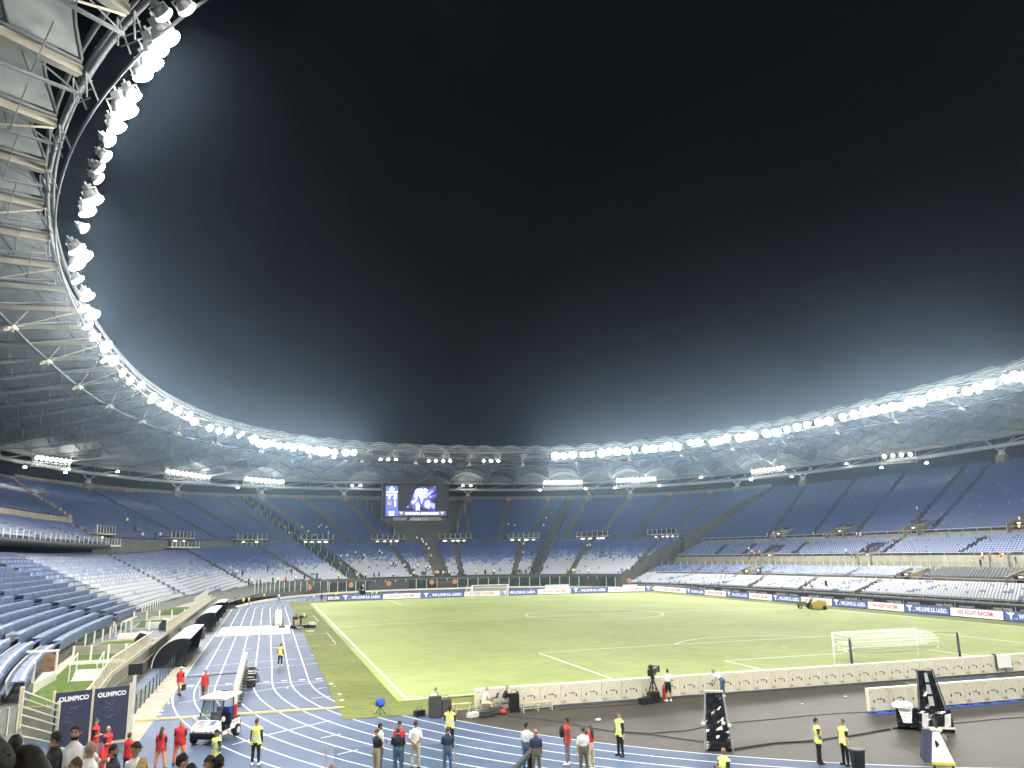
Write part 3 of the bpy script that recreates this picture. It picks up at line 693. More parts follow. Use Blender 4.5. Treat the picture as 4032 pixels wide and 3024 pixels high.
# unlit fittings, their lenses given a weak glow, and small lamps on the rail
k2 = 0
for u, v in [cA(*p) for p in ((715,920),(690,1020),(645,1095),(640,1165),(550,1490),(1215,50),(1065,90))]+[cC(80,235), cC(110,215), cC(835,400)]:
    h = ringhit(u, v, 61.3, 88.3, 2.4); p = h if h is not None and 30 < h[2] < 34 and v > 1500 else at(u, v, 31.8)
    k2 += 1; floodlight(p, (0, p[1]*.3, 0), lit=False, label='unlit floodlight fitting with added white glow, %s along the roof rim from the top left' % ordw(k2), group='unlit fittings on the roof rim')
for u, v in [cC(*p) for p in ((1205,420),(1265,420),(1325,420),(1585,433),(1640,433),(1700,433),(1755,433),(2020,433),(2080,433),(2135,433))]+[cD(*p) for p in ((10,433),(65,433),(125,433))]:
    p = ringhit(u, v, 61.0, 88.0, 2.4); mb = MB(); mb.ell((0,0,0), .35, .35, .22, 10, 6); mb.k = 1; mb.tube((0,0,.15),(0,0,.75),.04,n=4)
    o = mb.build('downlight', ['lamp_small', 'steel_grey']); o.location = tuple(p); tag(o, 'small round downlight under the far roof rim above the scoreboard', 'lamp', 'small downlights above the scoreboard')
# lamp racks at the outer ring
SPR = bpy.data.lights.new('rack_beam', 'AREA'); SPR.shape = 'RECTANGLE'; SPR.size = 7.5; SPR.size_y = .8; SPR.energy = 380; SPR.color = (1, .98, .93); SPR.spread = math.radians(85)
cl_ = lambda x, y: (x*.3014, 1750+y*.3014); b6 = lambda x, y: (x*.4821, 1800+y*.4821)
RACKS = [(cl_(430,170), cl_(920,225), 8, 'first rack from the left edge'), (b6(1350,110), b6(1715,165), 10, 'second rack from the left edge'), (cC(120,570), cC(440,600), 9, 'nearest the scoreboard on its left side'),
         (cD(480,602), cD(790,597), 10, 'nearest the scoreboard on its right side'), (cD(1060,585), cD(1375,570), 10, 'second rack right of the scoreboard'), (cE(90,840), cE(290,815), 8, 'third rack right of the scoreboard')]
RACKS.append((cE(860,752), cE(1065,735), 4, 'at the right edge, with four lamps'))
for t_, nm in ((214, 'behind the left end of the near stand'), (238, 'behind the picture on its left'), (258, 'behind the picture'), (282, 'behind the picture on its right'), (305, 'behind the right end of the near stand')):
    c_ = sup(97.5, 137.5, 2.9, np.array([t_*D2R-.035, t_*D2R+.035])); RACKS.append(((*c_[1], 28.6), (*c_[0], 28.6), 10, nm))
for a, b, n, nm in RACKS:
    pa, pb = (ringhit(*a, 97.5, 137.5, 2.9), ringhit(*b, 97.5, 137.5, 2.9)) if len(a) == 2 else (np.array(a), np.array(b)); c = (pa+pb)/2; d = pb-pa; L = np.linalg.norm(d); d /= L; inn = np.array((d[1], -d[0], 0)); 
    if inn.dot(-np.array((c[0], c[1], 0))) < 0: inn = -inn
    o = thing('floodlight_rack', 'white lamp rack under the outer roof ring, '+nm, 'floodlight rack', c-(0,0,1.7))
    mb = MB(); z0 = np.array((0,0,1.75))
    mb.bar(pa-z0, pb-z0, .9, .12); mb.tube(pa-z0*.45, pb-z0*.45, .06, n=4); 
    for i in range(n+1):
        p = pa+(pb-pa)*i/n; mb.tube(p-z0, p-z0*.1, .05, n=4)
        if i < n: mb.tube(p-z0, p+(pb-pa)/n-z0*.45, .035, n=4)
    mb.tube(pa-z0, pa+(0,0,1.2), .06, n=4); mb.tube(pb-z0, pb+(0,0,1.2), .06, n=4)
    mb.build('rack_frame', 'steel_white', o, world=True)
    for i in range(n):
        p = pa+(pb-pa)*(i+.5)/n; t = p+inn*60-(0,0,22)
        floodlight(p+inn*.3, t, spot=False, label='lit floodlight standing in the lamp rack '+nm, group='lamps in the rack '+nm, big=1.05)
    ao = bpy.data.objects.new('rack_beam', SPR); COL.objects.link(ao); ao.parent = o
    q = (Vector(inn*60-np.array((0,0,34)))).to_track_quat('-Z', 'Y'); ao.rotation_mode = 'QUATERNION'; ao.rotation_quaternion = q; ao.location = tuple(inn*2.2+np.array((0,0,.6)))
# small lamps on the lower ring chord
for u, v in (cl_(325,300), cl_(855,370), cl_(895,328), cl_(1540,358), b6(960,120), cC(72,645), cC(978,628), cC(1043,628), cC(1855,628), cC(1918,630), cD(455,665), cD(815,652), cD(1047,648), cD(1400,630), cD(1730,565), cE(85,890), cE(328,872), cE(652,795), cE(860,818), cE(1130,790)):
    p = ringhit(u, v, 97.0, 137.0, 2.9); mb = MB(); mb.lathe((0,0,0), [(.16,.25),(.38,0),(.30,-.06)], 10); mb.k = 1; mb.tube((0,0,.2),(0,0,.8),.04,n=4)
    o = mb.build('ring_lamp', ['lamp_small', 'steel_grey']); o.location = tuple(p); tag(o, 'small white lamp hanging from the outer roof ring', 'lamp', 'small lamps on the outer roof ring')
# ================================================================ boards, scoreboard, fences, portals
def emblem(mb, o, x, y, k, s, k2=None):
    """spread-winged bird mark: o origin, x/y unit vectors, s size"""
    o, x, y = map(np.array, (o, x, y)); f = lambda a, b: o+x*a*s+y*b*s
    mb.k = k
    mb.add([f(*p) for p in ((-.55,.50),(-.30,.34),(-.10,.42),(0,.50),(.10,.42),(.30,.34),(.55,.50),(.42,.20),(.16,.12),(.14,-.22),(0,-.5),(-.14,-.22),(-.16,.12),(-.42,.20))], [tuple(range(14))])
def led_board(p0, p1, h, kind, label, group=None):
    """advertising board from p0 to p1 (left to right as seen), facing the reader"""
    p0, p1 = np.array((*p0, 0.)), np.array((*p1, 0.)); d = p1-p0; L = np.linalg.norm(d); x = d/L; z = np.array((0,0,1.)); nrm = np.cross(x, z); c = (p0+p1)/2
    o = thing('advertising_board', label, 'advertising board', c, group=group)
    mb = MB(); mb.obox(c-nrm*.12+z*h/2, x*(L/2-.01), nrm*.11, z*h/2); mb.build('cabinet', 'steel_dark', o, world=True)
    face = {'love': 'led_blue', 'race': 'led_white', 'clock': 'led_black'}[kind]
    mb = MB(); f = lambda a, b, e=0.: c+x*a*L/2+z*h*b+nrm*e
    if kind == 'race': mb.add([f(-.985,.10,.012), f(.97,.08,.012), f(.99,.94,.012), f(-.955,.95,.012)], [(0,1,2,3)])
    else: mb.add([f(-1,.06,.012), f(1,.06,.012), f(1,.96,.012), f(-1,.96,.012)], [(0,1,2,3)])
    fo = mb.build('face', face, o, world=True)
    if kind == 'race': text('lettering', 'WE FIGHT RACISM.', h*.62, f(-.02,.52,.022), x, z, 'led_red', fo, .016, width=L*.68)
    elif kind == 'love':
        text('lettering', 'WE LOVE S.S. LAZIO.', h*.62, f(.22,.50,.022), x, z, 'led_white', fo, .022, width=L*.70)
        mb = MB(); emblem(mb, f(-.76,.55,.022), x, z, 0, h*.85); mb.add([f(-.66,.30,.022), f(-.52,.36,.022), f(-.54,.28,.022)], [(0,1,2)]); mb.build('emblem', 'led_white', fo, world=True)
    else: text('lettering', '00:00', h*.75, f(0,.5,.022), x, z, 'led_white', fo, .02, width=L*.88)
    return o
YB, XB, HB = 59.2, 38.8, 1.12
fx = lambda u: aty(u, 2360, YB)[0]
fy = lambda u: atx(u, 2300+.046*u, XB)[1]
far_e = [1287, 1340, 1505.5, 1657, 1826, 1970, 2115, 2251, 2393, 2543, 2640]; kinds = ['clock', 'love', 'race', 'love', 'race', 'love', 'race', 'love', 'race', 'love']
nth = ['', 'first', 'first', 'second', 'second', 'third', 'third', 'fourth', 'fourth', 'fifth']
for i, k in enumerate(kinds):
    x0, x1 = fx(far_e[i]), fx(far_e[i+1]); 
    lab = 'black board showing 00:00 at the left end of the far goal line' if k == 'clock' else ('%s %s from the left behind the far goal' % (nth[i], 'white WE FIGHT RACISM board' if k == 'race' else 'blue WE LOVE S.S. LAZIO board'))
    led_board((x0+.03, YB), (x1-.03, YB), HB, k, lab, 'lit boards round the pitch')
xr = fx(2640)
re = [2640, 2710, 2780, 2867, 2955, 3048, 3160, 3285, 3423, 3570, 3747, 3962, 4200]
ys = [fy(u) for u in re]; nn_ = ['first', 'second', 'third', 'fourth', 'fifth', 'sixth']
led_board((xr+.05, YB-.1), (XB, max(ys[0], YB-14)), HB, 'race', 'white board reading WE FIGHT RACISM across the far right corner of the pitch', 'lit boards round the pitch') if False else None
y_prev = YB-.3
for i in range(12):
    k = 'race' if i % 2 == 0 else 'love'; ya = ys[i] if i else y_prev; yb = ys[i+1]
    if ya-yb < .5: continue
    led_board((XB, ya-.03), (XB, yb+.03), HB, k, '%s %s from the far corner along the right touchline' % (nn_[i//2], 'white WE FIGHT RACISM board' if k == 'race' else 'blue WE LOVE S.S. LAZIO board'), 'lit boards round the pitch')
# black banner along the foot of the right stand
XS = 46.6
ya, yb = atx(3523, 2380, XS)[1], atx(3720, 2395, XS)[1]; per = ya-yb
for i in range(-8, 4):
    yc = ya-i*per; z = np.array((0,0,1.)); x = np.array((0,-1.,0))
    o = thing('banner_board', 'black mapa hotels banner board, %s from the far end below the right stand' % ordw(i+9), 'banner', (XS, yc, 0), group='black banner boards of the right stand')
    mb = MB(); mb.box(XS, XS+.08, yc-per*.735, yc+per*.245, 0, 1.06); mb.build('panel', 'strip_black', o, world=True)
    text('lettering', 'mapa hotels', .62, (XS-.012, yc, .66), x, z, 'strip_white', o, .008, width=per*.30)
    text('lettering', 'e', .62, (XS-.012, yc+per*.175, .66), x, z, 'strip_red', o, .008)
    text('lettering', 'www.emapa.it', .5, (XS-.012, yc-per*.40, .64), x, z, 'strip_white', o, .004, width=per*.27)
    mb = MB(); mb.box(XS-.014, XS-.004, yc-per*.20, yc-per*.192, .3, .95); mb.build('divider_bar', 'strip_white', o, world=True)
# cream cabinets of the near boards, seen from behind
cab = thing('board_cabinet', 'x', 'cabinet')
CW, CH = 1.24, 1.14
mb = MB(); mb.box(-CW/2+.008, CW/2-.008, -.12, .12, .06, CH); mb.build('body', 'cream_panel', cab)
mb = MB(); mb.box(-.30, .26, -.137, -.12, .10, CH-.06); dr = mb.build('door', 'cream_panel', cab)
mb = MB(); mb.box(-CW/2+.008, CW/2-.008, -.13, .13, CH, CH+.03); mb.build('top_rail', 'white_paint', cab)
for x in (-.335, .30): mb = MB(); mb.box(x-.022, x+.022, -.155, -.12, .46, .60); mb.build('latch', 'black', dr)
mb = MB(); mb.box(-.14, .02, -.145, -.136, .60, .66); mb.build('label_plate', 'steel_grey', dr)
mb = MB(); mb.box(.05, .19, -.145, -.136, .60, .66); mb.build('handle', 'steel_dark', dr)
mb = MB()
for x, z in ((-.52,.2),(-.44,.26),(-.36,.2),(-.48,.16),(-.40,.16)): mb.lathe((x,-.12,z), [(.022,0),(.022,-.03)], 8, 'y')
mb.build('socket_cluster', 'steel_dark', cab)
for x in (-.54,-.44): mb = MB(); mb.box(x,x+.05,-.135,-.12,.98,1.02); mb.build('lock', 'steel_grey', cab)
for x in (-.5,.4): mb = MB(); mb.box(x,x+.1,-.35,.05,0,.06); mb.build('foot', 'steel_dark', cab)
xs0 = -31.1; first = True
for i in range(34):
    p = (xs0+CW*(i+.5), -57.35-.012*i, 0)
    lab = ordw(i+1)+' cream board cabinet from the left in the long row behind the near goal' if i else 'cream board cabinet at the left end of the long row behind the near goal'
    c = cab if first else dup(cab)
    c.location = p; c['label'] = lab; c['group'] = 'cream cabinets behind the near goal'; first = False
for i in range(13):
    lab = ordw(i+1)+' cream board cabinet from the left in the shorter row'
    c = dup(cab, None, (-12.1+CW*(i+.5), -65.45-.02*i, .05), 0, lab); c['group'] = 'cream cabinets on the grey surface'
mb = MB(); mb.box(-12.1, 4.2, -66.05, -65.2, .010, .05); tag(mb.build('ground_sheet', 'blue_cloth'), 'blue plastic sheet under the shorter row of cabinets', 'sheet')
mb = MB(); mb.box(-30.5, 12, -57.95, -57.1, .010, .04); tag(mb.build('ground_sheet', 'navy'), 'dark blue sheet under the long row of cabinets', 'sheet')
# ---------------------------------------------------------------- scoreboard
YS = 133.0
c6 = lambda x, y: (1400+x*.22604, 1800+y*.22604)
def S(x, y, e=0.):
    p = aty(*c6(x, y), YS); return np.array((p[0], YS-e, p[2]))
sb = thing('scoreboard', 'large video scoreboard with a bird head above the OLIMPICO sign', 'scoreboard', S(1050,1340))
def Q(name, pts, m, e): mb = MB(); P = [S(x, y, e) for x, y in pts]; mb.add(P, [tuple(range(len(P)))]); return mb.build(name, m, sb, world=True)
mb = MB(); a, b = S(480,455), S(1622,1045); mb.box(a[0], b[0], YS, YS+1.6, b[2], a[2]); mb.build('case', 'black', sb, world=True)
mb = MB(); a, b = S(468,460), S(490,1250); mb.box(a[0], b[0], YS+.2, YS+.9, b[2], a[2]); mb.build('side_post', 'olive_metal', sb, world=True)
mat('scr_col', (.02,.03,.12), .5, emis=(.16,.24,.75), estr=0.32); mat('scr_violet', (.1,.1,.4), .5, emis=(.13,.12,.62), estr=0.38); mat('scr_light', (.4,.45,.8), .5, emis=(.38,.43,1), estr=0.42)
mat('scr_white', (.9,.9,.9), .5, emis=(.95,.97,1), estr=0.63); mat('scr_orange', (.7,.35,.1), .5, emis=(.9,.42,.12), estr=0.25); mat('scr_bar', (.1,.1,.25), .5, emis=(.14,.12,.34), estr=0.29); mat('scr_deep', (.05,.05,.2), .5, emis=(.05,.05,.30), estr=0.29)
Q('display', ((530,505),(1575,500),(1575,1018),(525,1025)), 'screen_dark', .02)
Q('score_column', ((530,505),(738,505),(738,1025),(525,1025)), 'scr_col', .04)
Q('caption_bar', ((738,940),(1575,938),(1575,1016),(738,1022)), 'scr_bar', .04)
Q('bird_head', ((850,890),(905,840),(950,800),(955,740),(1000,640),(1030,560),(1085,540),(1120,512),(1150,505),(1190,528),(1215,505),(1250,525),(1255,560),(1330,512),(1385,510),(1410,570),(1370,640),(1440,630),(1405,700),(1340,760),(1390,800),(1398,860),(1385,938),(1330,938),(1300,905),(1280,938),(1240,900),(1200,925),(1170,890),(1140,830),(1120,938),(1095,900),(1060,938),(1010,938),(985,870),(940,880)), 'scr_deep', .05)
Q('plumage', ((960,800),(1000,700),(1010,640),(1045,570),(1110,540),(1160,530),(1215,540),(1265,570),(1350,540),(1380,560),(1330,620),(1300,670),(1400,650),(1370,700),(1290,730),(1340,790),(1370,850),(1350,920),(1310,880),(1270,930),(1230,880),(1185,880),(1150,810),(1130,860),(1105,925),(1075,880),(1045,930),(1010,860),(970,850)), 'scr_violet', .06)
for pts in (((1030,600),(1100,640),(1080,740),(1010,700)), ((1180,700),(1260,620),(1350,580),(1300,650),(1220,720)), ((965,770),(1060,720),(1075,760),(990,825)), ((1000,650),(1050,680),(1090,720),(1040,700)),
            ((1210,760),(1290,750),(1320,850),(1270,900),(1200,870)), ((1040,820),(1090,770),(1130,860),(1095,925),(1050,905)), ((1310,800),(1380,810),(1375,900),(1330,880))): Q('feather', pts, 'scr_light', .07)
for pts in (((1040,590),(1075,548),(1115,560),(1150,540),(1165,575),(1205,545),(1265,570),(1225,640),(1190,680),(1165,760),(1145,820),(1135,730),(1095,650)), ((1205,800),(1255,755),(1295,800),(1275,850),(1215,870)),
            ((975,775),(1050,735),(1055,765),(995,810)), ((1060,830),(1085,795),(1112,870),(1095,910),(1065,890)), ((1095,880),(1110,870),(1118,930),(1100,925)), ((1060,890),(1070,880),(1066,935),(1050,930))): Q('highlight', pts, 'scr_white', .08)
for x, y, r in ((1335,605,8),(1305,690,10),(910,868,8),(1385,520,6),(1245,600,9),(1050,605,8),(1000,880,6)):
    Q('spark', [(x+r*math.cos(a), y+r*math.sin(a)) for a in np.linspace(0, 6.0, 8)][::-1], 'scr_white', .09)
X_, Z_ = np.array((1.,0,0)), np.array((0,0,1.)); px2m = (S(1000,700)[0]-S(900,700)[0])/100
text('score_digit', '3', 120*px2m, S(690,690,.06), X_, Z_, 'scr_white', sb, .12); text('score_digit', '1', 120*px2m, S(690,815,.06), X_, Z_, 'scr_white', sb, .12)
mb = MB(); emblem(mb, S(588,690,.06), X_, Z_, 0, 110*px2m); mb.build('team_emblem', 'scr_white', sb, world=True)
Q('team_emblem', ((548,770),(575,775),(590,800),(605,770),(628,765),(620,830),(580,835),(560,825)), 'scr_orange', .06)
for pts in (((595,540),(672,540),(672,578),(595,578)), ((620,512),(648,512),(648,532),(620,532)), ((578,945),(675,945),(675,968),(578,968)), ((582,975),(665,975),(665,1018),(582,1018)), ((538,600),(560,594),(735,592),(735,618),(540,618))): Q('score_caption', pts, 'scr_white', .06)
text('caption', 'ONE FAITH, ONE PASSION', 46*px2m, S(1155,982,.06), X_, Z_, 'scr_white', sb, .05, width=585*px2m)
for x in (795, 1510): mb = MB(); emblem(mb, S(x,978,.06), X_, Z_, 0, 52*px2m); mb.build('caption_emblem', 'scr_white', sb, world=True)
mb = MB(); a, b = S(658,1045), S(1502,1143); mb.box(a[0], b[0], YS+.1, YS+.9, b[2], a[2]); mb.build('sign_panel', 'steel_grey', sb, world=True)
text('sign_lettering', 'OLIMPICO', 70*px2m, S(1085,1095,-.08), X_, Z_, 'strip_white', sb, .06, width=365*px2m)
Q('torn_patch', ((890,1042),(975,1046),(935,1090),(895,1118)), 'black', -.06)
for x in (678, 1470):
    mb = MB(); p = S(x, 1178 if x > 1000 else 1186); mb.lathe(p, [(34*px2m,0),(34*px2m,.12)], 20, 'y'); mb.build('sector_disc', 'orange_sign', sb, world=True)
mb = MB(); mb.tube(S(790,1275,-.3), S(925,1170,-.3), .16, n=6); mb.build('strut', 'steel_grey', sb, world=True)
mb = MB(); mb.tube(S(1325,1285,-.3), S(1212,1170,-.3), .16, n=6); mb.build('strut', 'steel_grey', sb, world=True)
for x0, x1 in ((560,580),(760,775),(1010,1030),(1065,1080),(1125,1145),(1380,1395),(1560,1580)):
    mb = MB(); a, b = S(x0,1150), S(x1,1350); mb.box(a[0], b[0], YS+.5, YS+.9, b[2]-1, a[2]); mb.build('support_post', 'olive_metal', sb, world=True)
mb = MB(); a, b = S(560,1040), S(1590,1345); mb.box(a[0], b[0], YS+2.2, YS+2.6, b[2]-1, a[2]); mb.build('backing_wall', 'concrete_dark', sb, world=True)
mb = MB(); a, b = S(1010,1165), S(1150,1345); mb.box(a[0], b[0], YS+1.6, YS+2.1, b[2]-1, a[2]); mb.build('shutter', 'olive_metal', sb, world=True)
# stepped side walls of the scoreboard recess
for s in (-1, 1):
    o = thing('recess_wall', 'dark stepped recess wall on the %s side of the scoreboard' % ('left' if s < 0 else 'right'), 'wall', S(1050+s*600,1100))
    for i in range(7):
        q = .52+.068*i; r = Row(q, TR(q), 150*D2R); f = (q-.425)/.0162/36
        P, t = r.at(np.array([r.sth(scr_th)-s*(7.4+10.5*f)])); zt = 12.3+.372*(q-.425)/.0162
        nn = np.array((t[0][1], -t[0][0])); mb = MB(); mb.obox((*(P[0]), zt+.9), (*(t[0]*.10),0), (*(nn*1.6),0), (0,0,1.3)); mb.build('panel', 'concrete_dark', o, world=True)
        mb = MB(); mb.obox((*(P[0]-nn*1.6), zt+1.3), (*(t[0]*.12),0), (*(nn*.08),0), (0,0,1.6)); mb.build('post', 'olive_metal', o, world=True)
# ---------------------------------------------------------------- glass fences
def fence(name, label, pts, h, sp=2.2, glass_m='pane_glass', post='steel_white', pr=.05, top=True, group=None):
    pts = np.array(pts, float); L = np.concatenate([[0], np.cumsum(np.linalg.norm(np.diff(pts, axis=0), axis=1))]); n = max(1, int(round(L[-1]/sp)))
    P = [np.array([np.interp(L[-1]*i/n, L, pts[:, k]) for k in range(3)]) for i in range(n+1)]
    o = thing(name, label, 'fence', P[0], group=group)
    for i, p in enumerate(P):
        mb = MB(); d = P[min(i+1, n)]-P[max(i-1, 0)]; d[2] = 0; d /= np.linalg.norm(d)+1e-9; mb.obox(p+(0,0,h/2), d*pr, np.cross(d, (0,0,1))*pr, (0,0,h/2)); mb.build('post', post, o, world=True)
        if i < n:
            q = P[i+1]; e = (q-p)*.06; mb = MB(); z0, z1 = np.array((0,0,.08)), np.array((0,0,h*.97)); w_ = np.cross((q-p)/np.linalg.norm(q-p), (0,0,1))*.012
            mb.prism([p+e+z0-w_, q-e+z0-w_, q-e+z1-w_, p+e+z1-w_], w_*2); mb.build('pane', glass_m, o, world=True)
    return o
thr = np.linspace(46, 118, 60)*D2R
fence('glass_fence', 'tall glass fence in front of the far curve behind the goal', [(*sup(*plan(-.012), np.array([t]))[0], .35) for t in thr], 2.3, 2.6, 'pane_dark')
fence('glass_fence', 'tall glass fence at the far left corner beside the track end', [(*sup(*plan(-.012), np.array([t]))[0], .8+.9*(t/D2R-118)/30) for t in np.linspace(118.6, 150, 30)*D2R], 2.2, 2.4, 'pane_glass')
mb = MB(); V = []
for t in np.linspace(44, 160, 90)*D2R:
    p = sup(*plan(-.016), np.array([t]))[0]; p2 = sup(*plan(-.006), np.array([t]))[0]; V += [(*p, 0), (*p, .36), (*p2, .36)]
mb.add(V, [(i*3+k, i*3+3+k, i*3+4+k, i*3+1+k) for i in range(89) for k in (0, 1)]); tag(mb.build('fence_kerb', 'off_white'), 'white kerb wall below the glass fence of the far curve', 'kerb')
for i, u in enumerate((1215, 1380, 1530, 1700, 1790, 2480)):        # orange discs on the fence
    h = hitq(u, 2305, -.013); p = sup(*plan(-.016), np.array([th_of(h[0], h[1], -.013)]))[0]
    mb = MB(); mb.lathe((*p, 1.85), [(.62,0),(.62,.06)], 18, 'y'); o = mb.build('sector_sign', 'orange_sign'); tag(o, 'round orange sector sign on the far glass fence', 'sign', 'orange signs on the far fence')
for i, (u0, u1) in enumerate(((1210,1262),(1452,1610),(1722,1790),(2300,2365))):
    pts = [sup(*plan(-.0135), np.array([th_of(*hitq(u, 2300, -.0135)[:2], -.0135)]))[0] for u in np.linspace(u0, u1, 8)]
    mb = MB()
    for a, b in zip(pts[:-1], pts[1:]): mb.quad((*a, .45), (*b, .45), (*b, 2.2), (*a, 2.2))
    tag(mb.build('fence_banner', 'grey_case'), 'dark cloth banner hung on the far glass fence', 'banner', 'dark banners on the far fence')
# white and dark advertising panels standing behind the far boards
for u0, u1, v0, v1, lab in ((2453,2540,2303,2330,'white panel standing behind the far corner boards'), (2643,2703,2301,2330,'white panel with dark shapes behind the right corner boards'), (2147,2240,2303,2316,'long white sheet lying by the far fence')):
    a, b = aty(u0, v0, 72), aty(u1, v1, 72); mb = MB(); mb.box(a[0], b[0], 72, 72.1, 0, max(.5, a[2])); mb.k = 1
    if u0 == 2643: mb.prism([(a[0]+.3,71.98,.5),(a[0]+1.2,71.98,.6),(a[0]+.9,71.98,1.2)], (0,.02,0)); mb.box(a[0]+1.6,a[0]+2.0,71.97,72,.4,1.3)
    tag(mb.build('placard', ['white_paint', 'steel_dark']), lab, 'panel')
# sector dividers: stepped glass up the far stand
for k, t in enumerate(div_a):
    nm = 'left' if k == 0 else 'right'
    for s in (-1, 1):
        pts = []
        for q in np.linspace(.02, .98, 26):
            r = Row(q, TR(q), 175*D2R, 160); P, _ = r.at(np.array([r.sth(t)+s*1.3])); z = 3+.36*q/.0167 if q < .41 else 12.3+.372*(q-.425)/.0162; pts.append((*P[0], z))
        fence('divider_fence', 'glass divider climbing the far stand on the %s of the scoreboard, %s row' % (nm, 'first' if s < 0 else 'second'), pts, 1.5, 3.4, 'pane_dark', 'steel_grey', .05)
# portals half-way up the far stand
ORD = ['first','second','third','fourth','fifth','sixth','seventh','eighth','ninth']
for k, t in enumerate(sorted(vom, reverse=True)):
    p, tn, nn = frame(.40, t); zl = 11.1; b = np.array((*p, 0.)); tn = np.array((*tn, 0)); nn = np.array((*nn, 0)); zz = np.array((0,0,1.))
    o = thing('stand_portal', '%s entrance portal from the left in the far stand' % ORD[k], 'portal', b+zz*zl, group='portals of the far stand')
    P = lambda a, n_, z: b+tn*a+nn*n_+zz*z
    mb = MB(); mb.obox(P(0,1.2,zl-.15), tn*5.6, nn*1.4, zz*.12); mb.build('ledge', 'off_white', o, world=True)
    mb = MB(); mb.obox(P(0,2.3,zl+.85), tn*4.4, nn*.1, zz*.85); mb.build('opening', 'black', o, world=True)
    mb = MB(); mb.obox(P(0,1.6,zl+1.85), tn*4.8, nn*1.0, zz*.12); mb.build('lintel', 'concrete', o, world=True)
    for a in (-4.6, 4.6): mb = MB(); mb.obox(P(a,1.5,zl+.9), tn*.12, nn*1.0, zz*.9); mb.build('cheek_wall', 'concrete_dark', o, world=True)
    for a in np.linspace(-5.4, 5.4, 8):
        mb = MB(); mb.obox(P(a,-.1,zl+.55), tn*.045, nn*.045, zz*.62); mb.build('post', 'steel_white', o, world=True)
    for a in np.linspace(-4.5, 4.5, 7):
        mb = MB(); mb.obox(P(a,.7,zl+2.6), tn*.045, nn*.045, zz*.72); mb.build('post', 'steel_white', o, world=True)
    mb = MB(); mb.obox(P(0,.7,zl+2.55), tn*4.5, nn*.015, zz*.55); mb.build('pane', 'pane_dark', o, world=True)
    mb = MB(); mb.obox(P(0,-.1,zl+.5), tn*5.4, nn*.015, zz*.45); mb.build('pane', 'pane_glass', o, world=True)
    for a in ([-2.6,-1.0,.9,2.9] if k > 2 else [-2.2, 1.4]):
        mb = MB(); mb.obox(P(a+RNG.uniform(-.4,.4),1.9,zl+1.25), tn*RNG.uniform(.25,.6), nn*.06, zz*.13); mb.build('ceiling_lamp', 'lamp_dim', o, world=True)
# sector signs on the back parapet
for i, u in enumerate((310, 495, 692, 880, 1025, 1190, 2002, 2159, 2320, 2480, 2640, 2795)):
    h = hitq(u, 1962, 1.002); p = sup(*plan(1.0), np.array([th_of(h[0], h[1], 1.002)]))[0]; t = th_of(h[0], h[1], 1.); _, tn, nn = frame(1., t)
    mb = MB(); mb.obox((*(p-nn*.05), 26.1), (*(tn*.45),0), (*(nn*.04),0), (0,0,.55)); tag(mb.build('sector_plate', 'orange_sign'), 'orange sector plate on the parapet above the far stand', 'sign', 'orange plates on the parapet')
# beige boxes standing at the top of both ends of the curve
for u, v, x, lab in ((3012,1975,92,'beige camera box at the top of the right stand end'), (150,1962,-88,'beige camera box at the top of the left stand end')):
    c = atx(u, v, x); o = thing('camera_box', lab, 'box', c-(0,0,1.6)); mb = MB(); mb.box(c[0]-1.6, c[0]+1.6, c[1]-1.8, c[1]+1.8, c[2]-1.4, c[2]+1.0); mb.build('cabin', 'concrete_wall', o, world=True)
    for i in (-1, 0, 1): mb = MB(); mb.tube((c[0]-1.65, c[1]+i*1.3, c[2]-.4), (c[0]-1.65, c[1]+i*1.3, c[2]+2.2), .06, n=5); mb.build('post', 'steel_grey', o, world=True)
    mb = MB(); mb.box(c[0]-1.66, c[0]-1.64, c[1]-1.7, c[1]+1.7, c[2]+1.0, c[2]+2.0); mb.build('pane', 'pane_dark', o, world=True)
# ---------------------------------------------------------------- right stand fittings
fence('stand_fence', 'low grey rail fence in front of the pale seats of the right stand', [(*sup(*plan(qx(50.6)), np.array([t]))[0], .95) for t in np.linspace(-20, 42, 80)*D2R], .62, 2.4, 'pane_glass', 'steel_grey', .035)
fence('stand_fence', 'glass fence on the walkway behind the black seats', [(*sup(*plan(qx(63.9)), np.array([t]))[0], 5.0) for t in np.linspace(-14, 40, 70)*D2R], 1.05, 2.0, 'pane_glass', 'steel_white', .045)
def railing(name, label, pts, h, sp, m='steel_white', r=.035):
    pts = np.array(pts, float); L = np.concatenate([[0], np.cumsum(np.linalg.norm(np.diff(pts, axis=0), axis=1))]); n = max(1, int(round(L[-1]/sp)))
    o = thing(name, label, 'railing', pts[0]); mb = MB(); mb.path([p+(0,0,h) for p in pts], r, 5); mb.build('handrail', m, o, world=True)
    for i in range(n+1):
        p = np.array([np.interp(L[-1]*i/n, L, pts[:, k]) for k in range(3)]); mb = MB(); mb.tube(p, p+(0,0,h), r*.9, n=5); mb.build('post', m, o, world=True)
railing('parapet_rail', 'thin rail on the beige parapet below the black seats', [(*sup(*plan(qx(57.6)), np.array([t]))[0], 3.35) for t in np.linspace(-14, 40, 60)*D2R], .4, 3.)
railing('parapet_rail', 'thin rail on the beige wall below the middle tier', [(*sup(*plan(qx(68.6)), np.array([t]))[0], 7.05) for t in np.linspace(-14, 38, 60)*D2R], .45, 3.)
railing('parapet_rail', 'thin rail on the beige parapet below the upper tier', [(*sup(*plan(qx(78.0)), np.array([t]))[0], 11.15) for t in np.linspace(-14, 36, 60)*D2R], .55, 3.)
